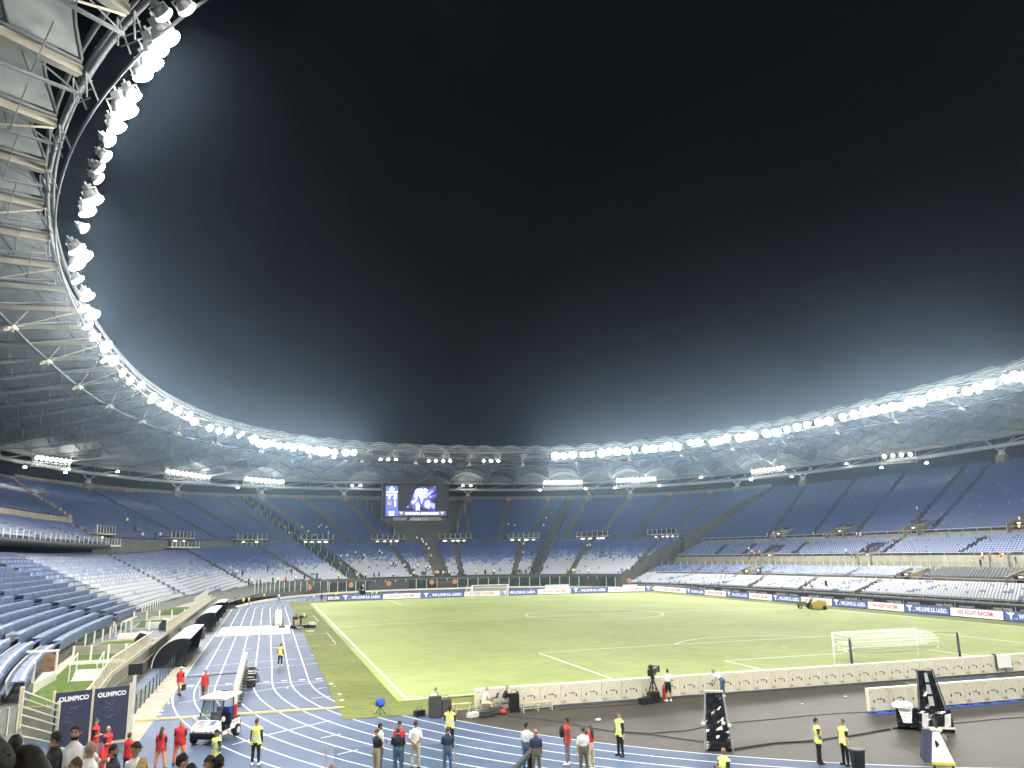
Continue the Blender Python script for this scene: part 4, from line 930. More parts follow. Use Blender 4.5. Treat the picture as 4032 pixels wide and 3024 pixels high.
for lst, q, z, dep, hh, what in ((vomL, qx(57.5), 3.0, 4.2, 1.5, 'in the tier of black seats'), (vomM, qx(68.4), 5.0, 6.0, 3.1, 'in the beige middle wall'), (vomU, qx(77.6), 10.3, 4.6, 2.6, 'at the foot of the upper tier')):
    for k, t in enumerate(sorted(lst, reverse=True)):
        p, tn, nn = frame(q, t); b = np.array((*p, 0.)); tn = np.array((*tn, 0)); nn = np.array((*nn, 0)); zz = np.array((0,0,1.)); P = lambda a, n_, z_: b+tn*a+nn*n_+zz*z_
        o = thing('stand_portal', '%s portal from the far end %s, right stand' % (ORD[k], what), 'portal', b+zz*z, group='portals of the right stand')
        for a in (-1.7, 1.7):
            mb = MB(); mb.prism([P(a-.14,-.15,z-.2), P(a-.14,dep,z+hh), P(a-.14,dep-.6,z+hh+.7), P(a-.14,-.15,z+hh*.72)], tn*.28); mb.build('side_wall', 'concrete_wall', o, world=True)
        mb = MB(); mb.prism([P(-1.55,1.2,z-.3), P(-1.55,1.2,z+hh*.85), P(-1.55,dep,z+hh+.3), P(-1.55,dep,z-.3)], tn*3.1); mb.build('passage', 'olive_metal', o, world=True)
        mb = MB(); mb.obox(P(0,1.15,z+hh*.38), tn*1.2, nn*.05, zz*hh*.38); mb.build('opening', 'black', o, world=True)
        mb = MB(); mb.obox(P(0,dep*.55,z+hh*.86), tn*1.75, nn*dep*.33, zz*.1); mb.build('roof_slab', 'concrete_dark', o, world=True)
        mb = MB(); mb.obox(P(.3,1.1,z+hh*.72), tn*.32, nn*.08, zz*.05); mb.build('ceiling_lamp', 'lamp_dim', o, world=True)
# ================================================================ left side: garden, wall, dugouts, desks
def slab(name, x0, x1, y0, y1, z0, z1, m, label=None, cat=None):
    mb = MB(); mb.box(x0, x1, y0, y1, z0, z1); o = mb.build(name, m)
    return tag(o, label, cat) if label else struct(o)
slab('garden_terrace', -60.5, -51.45, -56, 62, .0, 1.46, 'concrete')
def flat(name, pts, z, m):
    mb = MB(); mb.add([(x, y, z) for x, y in pts], [tuple(range(len(pts)))]); return struct(mb.build(name, m))
flat('lawn', [(-53.6,-55.8),(-51.5,-55.8),(-51.5,-39.2),(-54.9,-39.2),(-54.2,-47)], 1.47, 'garden_grass')
flat('lawn', [(-55.0,-38.2),(-51.5,-38.2),(-51.5,-33),(-55.8,-33)], 1.47, 'garden_grass')
flat('lawn', [(-56.2,-29.6),(-51.5,-29.6),(-51.5,-22.6),(-55.4,-22.6)], 1.47, 'garden_grass')
flat('lawn', [(-55.2,-9),(-51.5,-9),(-51.5,2),(-56.0,2)], 1.47, 'garden_grass')
flat('lawn', [(-56.2,10),(-51.5,10),(-51.5,28),(-56.2,28)], 1.47, 'garden_grass')
flat('garden_carpet', [(-58.8,-30),(-56.3,-30),(-55.5,-21.6),(-51.5,-21.6),(-51.5,-10.2),(-56,-10.2),(-57.5,8),(-60,8)], 1.474, 'track_dark')
slab('garden_kerb', -55.1, -51.5, -39.1, -38.4, 1.46, 1.62, 'off_white', 'pale kerb crossing the lawn below the near desks', 'kerb')
slab('garden_wall', -56.0, -51.5, -32.6, -32.3, 1.46, 2.05, 'concrete', 'low grey garden wall between the two front lawns', 'wall')
slab('garden_bench', -54.8, -52.2, -21.4, -20.8, 1.46, 1.95, 'off_white', 'long white bench at the edge of the middle lawn', 'bench')
slab('garden_bench', -54.0, -51.7, -10.6, -10.0, 1.46, 2.1, 'off_white', 'long white bench across the blue carpet', 'bench')
# posts of the garden fence
def post_row(label, pts, h, sp, m='off_white', pr=.06):
    return fence('garden_fence', label, pts, h, sp, 'pane_glass', m, pr)
post_row('glass garden fence with pale posts across the front lawn', [(-54.9,-38.0,1.6),(-51.6,-38.0,1.6)], 1.0, 1.1)
post_row('glass garden fence along the edge of the blue carpet', [(-56.6,-29,1.47),(-55.6,-21,1.47),(-55.2,-12,1.47)], 1.05, 2.1)
post_row('glass garden fence across the blue carpet by the second bench', [(-56.4,-14,1.47),(-51.6,-14,1.47)], 1.05, 1.6)
post_row('glass garden fence before the far lawn', [(-56.8,1.0,1.47),(-51.6,3.0,1.47)], 1.1, 1.3)
post_row('glass garden fence before the pale seats of the lower left tier', [(-56.9,8,1.6),(-56.6,34,1.7)], 1.3, 2.2)
post_row('glass balustrade at the stair down to the track', [(-51.7,18,1.6),(-51.9,46,1.8)], 1.6, 2.4)
# retaining wall with rail
o = thing('retaining_wall', 'beige retaining wall with a white railing beside the dugouts', 'wall', (-51.2,-46,0))
mb = MB(); pr = [(-51.45,0),(-51.0,0)]
Y = [-54.5,-46.5,-45.5,-20,20,58]; Zt = [.25,1.42,1.5,1.55,1.55,1.55]
V = []
for y, z in zip(Y, Zt): V += [(-51.44,y,-.02),(-51.0,y,-.02),(-51.0,y,z),(-51.44,y,z)]
F = [(i*4+a, i*4+4+a, i*4+4+(a+1) % 4, i*4+(a+1) % 4) for i in range(len(Y)-1) for a in range(4)]+[(0,1,2,3), tuple(len(V)-4+k for k in (3,2,1,0))]
mb.add(V, F); mb.build('wall_body', 'concrete_wall', o, world=True)
mb = MB(); mb.box(-50.99,-50.86,-46,-28,.75,.85); mb.build('ledge', 'concrete_wall', o, world=True)
zt = lambda y: float(np.interp(y, Y, Zt))
for y0, y1 in ((-53.5,-27.6),(-17.5,44)):
    r = thing('wall_railing', 'white railing with balusters on the retaining wall %s' % ('near the gate' if y0 < -40 else 'beside the far dugout'), 'railing', (-51.2,y0,zt(y0)))
    ys_ = np.arange(y0, y1, .5)
    for h, rr in ((1.0,.045),(.12,.03)): mb = MB(); mb.path([(-51.2,y,zt(y)+h) for y in np.linspace(y0,y1,14)], rr, 5); mb.build('handrail', 'steel_cream', r, world=True)
    for y in ys_: mb = MB(); mb.tube((-51.2,y,zt(y)), (-51.2,y,zt(y)+1.0), .028, n=5); mb.build('baluster', 'steel_cream', r, world=True)
# concrete steps up from the track at the near end of the wall
o = thing('stair_flight', 'pale concrete steps beside the near end of the retaining wall', 'stairs', (-52.5,-46,1.4))
for i in range(4): mb = MB(); mb.box(-53.0,-51.6,-46.6-.35*i,-46.25-.35*i,1.2-.0*i,1.95-.14*i); mb.build('step', 'off_white', o, world=True)
for x in (-53.05,-51.62):
    mb = MB(); mb.path([(x,-46.1,1.5),(x,-46.1,2.9),(x,-47.9,2.4),(x,-47.9,1.3)], .04, 5); mb.build('handrail', 'steel_white', o, world=True)
# walkway fence
fence('walkway_fence', 'low glass fence with dark posts along the concrete strip beside the track', [(-48.95,-57.6,0),(-48.95,-23.5,0)], 1.0, 1.7, 'pane_glass', 'steel_dark', .03)
flat('dugout_carpet', [(-50.7,-22.9),(-47.72,-22.9),(-47.72,40),(-50.7,40)], .004, 'track_dark')
# dugouts
def dugout(y0, y1, label):
    o = thing('team_dugout', label, 'dugout', (-49.6,y0,0)); R = 2.15; xc = -48.5
    arc = [(xc+R*math.cos(a), R*math.sin(a)) for a in np.linspace(PI, PI/2, 14)]+[(xc+.55,R-.05)]
    mb = MB(); n = len(arc)
    for s, e in ((0, 0), (1, .07)):
        for x, z in arc:
            d = np.array((x-xc, z)); d = d/np.linalg.norm(d)*e; mb.v += [(x+d[0], y0, z+d[1]), (x+d[0], y1, z+d[1])]
    for s in (0, 1):
        for i in range(n-1): mb.f.append(tuple(s*2*n+k for k in (2*i, 2*i+1, 2*i+3, 2*i+2))); mb.m.append(1 if (s == 0 or i < 7) else 0)
    for i in range(n-1):
        mb.f.append((2*i, 2*i+2, 2*n+2*i+2, 2*n+2*i)); mb.m.append(0); mb.f.append((2*i+1, 2*i+3, 2*n+2*i+3, 2*n+2*i+1)); mb.m.append(0)
    mb.build('canopy', ['white_paint', 'black'], o, True, world=True)
    for y in (y0+.02, y1-.02):
        mb = MB(); P = [(x, y, z) for x, z in arc]+[(xc+.2,y,0)]; mb.prism(P, (0,.03,0)); mb.build('end_panel', 'black_gloss', o, world=True)
    mb = MB(); mb.box(xc-2.05,xc+.4,y0,y1,.0,.12); mb.build('floor', 'black', o, world=True)
    mb = MB(); mb.box(xc-.02,xc+.04,y0+.1,y1-.1,1.95,2.08); mb.build('front_beam', 'steel_dark', o, world=True)
    k = int((y1-y0)/.62)
    for r, (dx, z) in enumerate(((-.7,.12),(-1.35,.35))):
        for i in range(k):
            y = y0+.4+i*.62; mb = MB(); mb.obox((xc+dx,y,z+.42), (.24,0,0), (0,.24,0), (0,0,.05)); mb.obox((xc+dx-.26,y,z+.75), (.05,0,.02), (0,.24,0), (-.05,0,.38)); mb.obox((xc+dx,y,z+.2), (.05,0,0), (0,.05,0), (0,0,.2))
            mb.build('seat', 'grey_case' if i % 3 else 'steel_grey', o, world=True)
dugout(-31, -17.2, 'near team dugout with a white curved roof and black end')
dugout(1.0, 15.5, 'far team dugout with a white curved roof beyond the red trolley')
dugout(24, 33, 'small third dugout at the far end of the dark carpet')
# loudspeakers on the garden edge
for k, (y, x, lab) in enumerate(((-27.4,-51.95,'black loudspeaker under a pale cover on the wall above the near dugout'), (-12.5,-51.9,'black loudspeaker on the wall between the two dugouts'))):
    o = thing('loudspeaker', lab, 'loudspeaker', (x,y,1.5)); mb = MB(); mb.prism([(x-.55,y-.5,1.5),(x+.45,y-.5,1.5),(x+.45,y-.5,2.3),(x-.2,y-.5,2.5),(x-.55,y-.5,2.0)], (0,.9,0)); mb.build('cabinet', 'black', o, world=True)
    mb = MB(); mb.prism([(x-.25,y-.5,2.52),(x+.5,y-.5,2.32),(x+.5,y-.5,2.38),(x-.22,y-.5,2.58)], (0,.9,0)); mb.build('cover', 'off_white', o, world=True)
# red trolley and dark bin by the dugouts
o = thing('stretcher_trolley', 'red stretcher trolley parked between the two dugouts', 'trolley', (-50,-2,0))
mb = MB(); mb.box(-50.6,-49.5,-3.2,-1.6,.35,.55); mb.box(-50.6,-50.4,-3.2,-1.6,.55,1.2); mb.box(-50.4,-49.7,-1.8,-1.6,.55,1.0); mb.build('frame', 'red', o, world=True)
for x in (-50.4,-49.7):
    for y in (-3.0,-1.8): mb = MB(); mb.lathe((x-.04,y,.2), [(.2,0),(.2,.08)], 12, 'x'); mb.build('wheel', 'rubber', o, world=True)
mb = MB(); mb.box(-49.35,-48.5,-7.4,-6.5,0,.95); mb.k = 1; mb.box(-49.4,-48.45,-7.45,-6.45,.95,1.02); tag(mb.build('equipment_chest', ['grey_case', 'black']), 'dark square equipment chest on the carpet beside the near dugout', 'chest')
# tunnel hump and concrete pieces below the desks
o = thing('tunnel_hood', 'pale concrete tunnel hood rising from the garden below the desks', 'tunnel', (-58.5,-18,1.46))
mb = MB(); V = []
for t in np.linspace(0, 1, 9):
    y = -23+12*t; h = 1.46+1.25*math.sin(PI*min(1, .25+t*.75))**.8; V += [(-61,y,1.2),(-61,y,h),(-59.0,y,h*.96),(-57.4,y,1.46+.35*(1-t))]
mb.add(V, [(i*4+a, i*4+4+a, i*4+5+a, i*4+1+a) for i in range(8) for a in range(3)]+[(0,1,2,3),(35,34,33,32)]); mb.build('hood', 'off_white', o, world=True)
mb = MB(); mb.box(-59.5,-57.3,-24.5,-22.9,1.46,1.75); mb.build('apron_step', 'off_white', o, world=True)
slab('ramp_block', -59.2,-56.8,-34.5,-25,1.46,1.72,'concrete','grey concrete ramp between the desks and the garden carpet','ramp')
slab('ramp_block', -58.2,-56.6,-7,2,1.46,2.0,'off_white','pale concrete block beside the second hi-vis steward','block')
# framed platform by the near seats
o = thing('steward_platform', 'pale framed steward platform beside the front lawn', 'platform', (-54.6,-49,1.46))
mb = MB(); mb.box(-55.9,-54.0,-51.5,-46.5,1.0,1.95); mb.build('base', 'off_white', o, world=True)
for y in (-51.5,-46.6): 
    for x in (-55.8,-54.05): mb = MB(); mb.box(x-.06,x+.06,y-.06,y+.06,1.9,3.1); mb.build('post', 'off_white', o, world=True)
for x in (-55.8,-54.05): mb = MB(); mb.box(x-.012,x+.012,-51.4,-46.7,2.0,3.0); mb.build('pane', 'pane_glass', o, world=True)
mb = MB(); mb.box(-55.7,-54.1,-46.63,-46.58,2.0,2.95); mb.build('back_panel', 'brick_brown', o, world=True); mb = MB(); mb.box(-55.9,-53.95,-46.7,-46.5,3.1,3.2); mb.build('top_rail', 'off_white', o, world=True)
# ---------------------------------------------------------------- OLIMPICO gate
g = thing('entrance_gate', 'tall navy double gate lettered OLIMPICO beside the concrete strip', 'gate', (-49.8,-58.3,0))
pL, pR = np.array((-51.35,-58.9,0)), np.array((-48.35,-57.6,0)); d = (pR-pL)/np.linalg.norm(pR-pL); z = np.array((0,0,1.)); nr = np.cross(d, z)
mid = (pL+pR)/2; H = 2.42
for a, b in ((pL+d*.06, mid-d*.05), (mid+d*.05, pR-d*.06)):
    c = (a+b)/2; L = np.linalg.norm(b-a); mb = MB(); mb.obox(c+z*(H/2+.02), d*L/2, nr*.03, z*H/2); leaf = mb.build('leaf', 'navy', g, world=True)
    text('lettering', 'OLIMPICO', .28, c+z*(H-.30)+nr*.035, d, z, 'line_white', leaf, .012, width=L*.82)
    for k in range(7):
        s = MB(); zc = .5+1.3*RNG.random(); xo = (RNG.random()-.5)*L*.5; w_ = .15+.25*RNG.random()
        s.path([c+d*(xo+w_*t)+z*(zc+.03*math.sin(9*t+k))+nr*.034 for t in np.linspace(-.5,.5,6)], .008, 4); s.build('crease', 'seat_mid', leaf, world=True)
for p in (pL, mid, pR): mb = MB(); mb.box(p[0]-.05,p[0]+.05,p[1]-.05,p[1]+.05,0,H+.12); mb.build('post', 'steel_cream', g, world=True)
mb = MB(); p = pR+d*.15; mb.box(p[0]-.07,p[0]+.07,p[1]-.07,p[1]+.07,0,2.9); mb.build('lamp_post', 'steel_white', g, world=True)
mb = MB(); mb.obox(p+z*3.15, d*.32, nr*.06, z*.26); mb.build('floodlight_box', 'black', g, world=True)
# railed barrier left of the gate
b = thing('railed_barrier', 'white railed barrier with glass left of the navy gate', 'barrier', (-52.5,-61,0)); a0 = aty(88,2720,-64.5); a1 = aty(232,2775,-59.2)
for p in (a0, a1): mb = MB(); mb.box(p[0]-.07,p[0]+.07,p[1]-.07,p[1]+.07,0,p[2]+.15); mb.build('post', 'steel_cream', b, world=True)
for f in (.0,.14,.30,.46,.66,.86): mb = MB(); mb.tube(a0-z*f*1.9, a1-z*f*1.9, .035, n=5); mb.build('rail', 'steel_cream', b, world=True)
mb = MB(); q = [a0-z*1.9, a1-z*1.9, a1, a0]; mb.prism(q, (.015,.01,0)); mb.build('pane', 'pane_glass', b, world=True)
fence('entry_fence', 'glass fence panels on a kerb at the left edge below the near seats', [tuple(aty(-40,2760,-67))[:2]+(1.3,), tuple(aty(75,2760,-65.2))[:2]+(1.3,)], 1.7, .55, 'pane_glass', 'steel_cream', .035)
# ---------------------------------------------------------------- press desks on the lower left tier
dk = thing('press_desk', 'x', 'desk'); DL = 2.9
mb = MB(); mb.obox((0,-.30,.62), (DL/2-.04,0,0), (0,.02,0), (0,-.05,.36)); mb.build('front_panel', 'desk_blue', dk)
mb = MB(); mb.obox((0,-.05,.98), (DL/2-.04,0,0), (0,.26,.0), (0,0,.025)); mb.build('desk_top', 'desk_blue', dk)
mb = MB(); mb.obox((0,.42,.46), (DL/2-.15,0,0), (0,.18,0), (0,0,.04)); mb.build('bench_seat', 'seat_blue', dk)
used = False; nd = 0; cnt = {}
wd_ = None
for i, (q, zz) in enumerate(LLO[:-1]):
    r = Row(q+.007, 160*D2R, 216*D2R, 500)
    yb = 5-60*(q-.13); pos = np.arange(0, r.L, DL+.06); P, t = r.at(pos)
    for j in range(len(pos)):
        if P[j, 1] > yb-1.6 or P[j, 1] < -60: continue
        if (j*3+i*2) % 5 == 0 and (i+j) % 2 == 0: continue
        c = dk if not used else dup(dk); used = True; nd += 1
        c.location = (P[j, 0], P[j, 1], zz); c.rotation_euler = (0, 0, math.atan2(t[j][1], t[j][0])+PI)
        cnt[i] = cnt.get(i, 0)+1; c['label'] = 'long blue press desk, %s from the far end of the %s row' % (ordw(cnt[i]), ordw(i+1)); c['group'] = 'press desks of the lower left tier'
        if P[j, 1] < -40 and i < 6:
            c['label'] = 'white edged blue seat bank, %s from the far end of the %s row' % (ordw(cnt[i]), ordw(i+1)); c['group'] = 'white edged seat banks near the lawn'
            if wd_ is None:
                mb = MB(); mb.obox((0,-.22,1.02), (DL/2-.05,0,0), (0,.07,.0), (0,0,.04)); mb.obox((0,.36,.74), (DL/2-.05,0,0), (0,.03,0), (0,.05,.30)); wd_ = mb.build('back_shell', 'seat_pale', c)
            else:
                e = wd_.copy(); COL.objects.link(e); e.parent = c
fence('tier_fence', 'glass rail along the front of the left middle tier', [(*sup(*plan(.366), np.array([t]))[0], 11.0) for t in np.linspace(166, 200, 40)*D2R], 1.0, 2.4, 'pane_glass', 'steel_white', .04)
# D block sign and entrance frame at the far left corner
p = aty(823, 2400, 74); o = thing('block_sign', 'black sign with a white letter D at the far left corner', 'sign', (p[0],74,0)); c = aty(823, 2295, 74)
mb = MB(); mb.box(c[0]-.55,c[0]+.55,74,74.1,c[2]-1.0,c[2]+1.0); mb.build('plate', 'black', o, world=True); text('lettering', 'D', 1.7, (c[0],73.98,c[2]), (1,0,0), (0,0,1), 'line_white', o, .05)
mb = MB(); mb.tube((c[0],74.05,0),(c[0],74.05,c[2]-.9),.06,n=6); mb.build('pole', 'steel_white', o, world=True)
a, b2 = aty(2552, 2258, 78), aty(2640, 2258, 78); o = thing('stand_entrance', 'pale entrance frame with a dark opening where the curve meets the right stand', 'gate', (a[0],78,0))
for x in (a[0], b2[0]): mb = MB(); mb.box(x-.3,x+.3,77.7,78.3,0,a[2]); mb.build('jamb', 'concrete_wall', o, world=True)
mb = MB(); mb.box(a[0]-.3,b2[0]+.3,77.7,78.3,a[2],a[2]+.3); mb.build('lintel', 'off_white', o, world=True); mb = MB(); mb.box(a[0]+.3,b2[0]-.3,78.3,78.5,0,a[2]); mb.build('opening', 'black', o, world=True)
p = aty(845, 2325, 66); mb = MB(); mb.box(p[0]-.9,p[0]+.9,66,66.15,p[2]-.5,p[2]+.5); mb.k = 1; [mb.box(p[0]+e,p[0]+e+.35,65.97,66,p[2]-.3,p[2]+.3) for e in (-.75,-.2,.35)]; tag(mb.build('red_notice', ['red','line_white']), 'red notice board with white pictograms at the far left corner', 'sign')
# front of the near concourse: glass balustrade and dark stair rail
fence('concourse_fence', 'glass balustrade on the near concourse at the bottom of the picture', [tuple(at(u, v, 2.6)) for u, v in ((1279,3135),(1400,3132),(1560,3125),(1690,3118),(1790,3112))], 1.12, 2.3, 'pane_glass', 'steel_cream', .018)
p0, p1 = at(1972, 3035, 3.6), at(2085, 2964, 3.6); o = thing('stair_rail', 'dark metal stair rail with glass at the bottom of the picture', 'railing', (*p1[:2], 2.5))
mb = MB(); mb.bar(p0-(0,0,.3), p1, .10, .10); mb.build('handrail', 'steel_dark', o, world=True); mb = MB(); mb.bar(p1, p1-(0,0,1.6), .09, .09, (1,0,0)); mb.build('post', 'black', o, world=True)
mb = MB(); mb.prism([p0-(0,0,1.3), p1-(0,0,1.3), p1-(0,0,.08), p0-(0,0,.38)], (.01,.01,0)); mb.build('pane', 'pane_glass', o, world=True)
# ================================================================ goals
netm = bpy.data.materials.new('goal_net'); netm.use_nodes = True; t = netm.node_tree; pb = t.nodes['Principled BSDF']; pb.inputs['Base Color'].default_value = (.8,.8,.7,1)
tc = t.nodes.new('ShaderNodeTexCoord'); wv = []
for ax in ('X', 'Z'):
    wn = t.nodes.new('ShaderNodeTexWave'); wn.bands_direction = ax; wn.inputs['Scale'].default_value = 1.6; t.links.new(tc.outputs['Object'], wn.inputs[0]); wv.append(wn)
mxn = t.nodes.new('ShaderNodeMath'); mxn.operation = 'MAXIMUM'; t.links.new(wv[0].outputs['Fac'], mxn.inputs[0]); t.links.new(wv[1].outputs['Fac'], mxn.inputs[1])
mr = t.nodes.new('ShaderNodeMapRange'); mr.inputs[1].default_value = .5; mr.inputs[2].default_value = .95; mr.inputs[3].default_value = .10; mr.inputs[4].default_value = .6
t.links.new(mxn.outputs[0], mr.inputs[0]); t.links.new(mr.outputs[0], pb.inputs['Alpha']); M['goal_net'] = netm
def goal(yg, s, near):
    o = thing('football_goal', 'near white football goal with its net tied up behind the cabinets' if near else 'far white football goal in front of the far boards', 'goal', (0,yg,0))
    for x in (-3.66,3.66): mb = MB(); mb.tube((x,yg,.1),(x,yg,2.5),.075,n=10); mb.build('post', 'white_paint', o, True, world=True)
    mb = MB(); mb.tube((-3.72,yg,2.5),(3.72,yg,2.5),.075,n=10); mb.build('crossbar', 'white_paint', o, True, world=True)
    yb = yg+s*2.1; px = (-4.55, 4.6) if near else (-4.2, 4.2); yp = yg+s*2.8
    for x in px:
        mb = MB(); mb.tube((x,yp,0),(x,yp,2.25),.085,n=10); mb.k = 1; mb.tube((x,yp,2.25),(x,yp,2.45),.05,n=8); mb.build('stanchion', ['navy' if near else 'steel_white', 'black'], o, True, world=True)
        mb = MB(); mb.tube((x,yp,2.42),(math.copysign(3.66,x),yg+s*1.5,2.35),.012,n=4); mb.build('stay_rope', 'black', o, world=True)
    V = []; nu, nv = 20, 10
    for j in range(nv+1):
        t_ = j/nv
        for i in range(nu+1):
            u = i/nu; x = -3.66+7.32*u; sag = math.sin(PI*u)
            if t_ < .5: y = yg+s*3.4*t_; z = 2.48-.35*math.sin(PI*t_*1.4)*sag*.7-.15*t_
            else: y = yg+s*(1.7+.35*math.sin(PI*(t_-.5)*2)); z = 2.35-(t_-.5)*2*(1.0 if near else 2.2)-.18*sag*(t_-.5)*2
            V.append((x,y,z))
    mb = MB(); mb.add(V, [(j*(nu+1)+i, j*(nu+1)+i+1, (j+1)*(nu+1)+i+1, (j+1)*(nu+1)+i) for j in range(nv) for i in range(nu)]); mb.build('net', 'goal_net', o, True, world=True)
    for e in (-3.66,3.66):
        mb = MB(); mb.add([(e,yg,2.45),(e,yg+s*1.7,2.35),(e*(1.12 if near else 1),yg+s*(1.9 if near else 1.8),1.35 if near else .1),(e,yg,.2 if not near else 1.45)], [(0,1,2,3)]); mb.build('side_net', 'goal_net', o, world=True)
    if near:
        mb = MB(); mb.tube((-3.66,yg+s*.9,1.55),(3.66,yg+s*.9,1.55),.045,n=6); mb.build('net_bar', 'white_paint', o, world=True)
goal(-52.5, -1, True); goal(52.5, 1, False)
# ================================================================ things on the track and the grey surface
def local(name, label, cat, p, rz, group=None): return thing(name, label, cat, (*p[:2], 0 if len(p) < 3 else p[2]), rz, group)
# cable protector strip
mb = MB(); a, b = np.array((-48.6,-53.2)), np.array((-37.75,-53.6))
mb.bar((*a,.04),(*b,.04),.2,.08); tag(mb.build('cable_ramp', 'yellow_strip'), 'long yellowish cable ramp laid across the running lanes', 'cable ramp')
mb = MB(); mb.bar((-47.5,-37.4,.03),(-43.9,-36.6,.03),.08,.06); tag(mb.build('cable_ramp', 'grey_case'), 'thin dark cable across the outer lanes by the boards', 'cable')
mb = MB(); mb.add([(-47.4,6.2,.012),(-39.4,5.3,.012),(-39.5,-6.2,.012),(-47.5,-5.7,.012),(-47.4,6.2,.05),(-39.4,5.3,.05),(-39.5,-6.2,.05),(-47.5,-5.7,.05)], [(7,6,5,4),(0,1,5,4),(1,2,6,5),(2,3,7,6),(3,0,4,7)])
tag(mb.build('white_mat', 'white_paint'), 'large white mat covering the lanes near the dugouts', 'mat')
for i in range(5):
    mb = MB(); x = -41.05+.2*i; mb.tube((x,7,.09),(x+.36,36+.3*i,.09),.055,n=6); tag(mb.build('white_pole', 'white_paint'), 'long white pole lying along the lane beyond the white mat', 'pole', 'white poles beyond the mat')
for i, (x, y) in enumerate(((-41.25,5.0),(-40.15,4.6))):
    mb = MB(); mb.box(x-.22,x+.22,y-.22,y+.22,.05,.10); mb.lathe((x,y,.10), [(.18,0),(.05,.95)], 10); tag(mb.build('marker_cone', 'olive_metal'), 'grey marker cone on the %s corner of the pole bundle' % ('left' if i == 0 else 'right'), 'cone')
mb = MB(); mb.box(-40.7,-39.9,1.6,2.2,.05,.28); tag(mb.build('sand_bag', 'grey_case'), 'dark sandbag lying on the white mat', 'bag')
# board trolleys standing on the track
for i in range(14):
    c = dup(cab, None, (-43.62-.006*i, -33.6-CW*(i+.5), .0), -PI/2+PI, ordw(i+1)+' cream board cabinet from the far end of the row on the track'); c['group'] = 'cream cabinets standing on the track'
    if i == 3: pass
mb = MB()
for k in range(26):
    y = RNG.uniform(-45,-37); p0 = np.array((-43.3+RNG.uniform(0,.4), y, RNG.uniform(.05,.6))); p1 = p0+np.array((RNG.uniform(.0,.5), RNG.uniform(-.5,.5), -p0[2]+RNG.uniform(.03,.5))); mb.path([p0, (p0+p1)/2+np.array((.1,0,.15)), p1], .03, 4)
for k in range(7): y = -44+k*1.1; mb.box(-43.25,-42.85+.2*RNG.random(),y,y+.6,.02,.3+.3*RNG.random())
struct(mb.build('cable_tangle', 'black'), 'stuff', 'tangle of black cables behind the boards on the track')
# camera dolly on the apron with white boxes
o = local('camera_dolly', 'low camera dolly with white boxes at the edge of the turf', 'dolly', (-38.3,.2), .35)
mb = MB(); mb.box(-.9,1.1,-.5,.5,.28,.42); mb.build('deck', 'black', o)
for x in (-.7,.9):
    for y in (-.5,.5): mb = MB(); mb.lathe((x,y-.05,.22), [(.22,0),(.22,.1)], 14, 'y'); mb.build('wheel', 'rubber', o)
mb = MB(); mb.box(-.75,-.3,-.25,.25,.42,.95); mb.box(-.8,-.7,-.25,.25,.95,1.45); mb.build('operator_seat', 'black', o)
mb = MB(); mb.tube((.15,0,.42),(.15,0,1.25),.12,n=10); mb.build('column', 'steel_dark', o)
mb = MB(); mb.box(-.1,.6,-.15,.15,1.2,1.5); mb.tube((.6,0,1.35),(.85,0,1.35),.1,n=10); mb.build('camera', 'black', o)
mb = MB(); mb.box(.45,.55,-.25,.25,1.35,1.75); mb.build('viewfinder', 'white_paint', o)
for x, y in ((1.35,.25),(1.3,-.45)): mb = MB(); mb.box(x,x+.55,y-.25,y+.25,.35,.65); mb.build('white_case', 'off_white', o); mb = MB(); mb.box(x,x+.5,y-.22,y+.22,.02,.35); mb.build('black_case', 'black', o)
# bottles standing on the apron
for k, (x, y) in enumerate([(1275+i*21, 190+i*25) for i in range(7)]+[(1645+i*37, 660+i*48) for i in range(7)]):
    p = A(x, y); mb = MB(); mb.lathe((p[0],p[1],.02), [(.05,0),(.05,.16),(.025,.21),(.025,.25)], 8); tag(mb.build('water_bottle', 'off_white'), 'small white bottle in a slanting line on the turf edge', 'bottle', 'bottles lined up on the turf edge')
p = A(1175,595); mb = MB(); mb.box(p[0]-.5,p[0]+.5,p[1]-.12,p[1]+.12,.02,.09); mb.k = 1; mb.box(p[0]-.5,p[0]+.5,p[1]+.12,p[1]+.24,.02,.10); tag(mb.build('orange_board', ['off_white','orange']), 'orange and white substitution board lying on the turf edge', 'board')
# scraps of litter
for k, (u, v, lab) in enumerate(((1131,2711,'white paper scrap on the lane beside the turf corner'), (1229,2583,'white bag at the turf edge past the steward on the track'), (1303,2698,'small white scrap on the turf edge'), (1317,2705,'crumpled white paper on the turf edge'),(1336,2738,'white bottle lying on the turf near the corner'), (1346,2763,'round white scrap near the turf corner'), (3160,2774,'white crumpled paper on the grey surface'), (3329,2747,'small white scrap near the shorter cabinets'),(2356,2839,'tiny pale scrap on the grey surface'),(3508,2873,'white plastic scrap beside the thick black cable'))):
    p = at(u, v); mb = MB(); r = .06+.03*(k % 3); mb.ell((p[0],p[1],r*.5+.01), r*1.3, r, r*.5, 7, 5); mb.v = [(x+RNG.uniform(-.02,.02), y+RNG.uniform(-.02,.02), z) for x, y, z in mb.v]; tag(mb.build('litter', 'white_paint'), lab, 'litter')
# blue covered camera on the near turf edge
o = local('covered_camera', 'small camera under a blue plastic cover on the near turf edge', 'camera', (-36.1,-56.3), .3)
mb = MB(); mb.ell((0,0,.62), .26, .34, .24, 9, 7); mb.v = [(x+RNG.uniform(-.04,.04), y+RNG.uniform(-.04,.04), z+RNG.uniform(-.04,.04)) for x, y, z in mb.v]; mb.build('cover', 'blue_cloth', o)
for a in (0, 2.1, 4.2): mb = MB(); mb.tube((0,0,.42),(.3*math.cos(a),.3*math.sin(a),.02),.02,n=5); mb.build('tripod_leg', 'black', o)
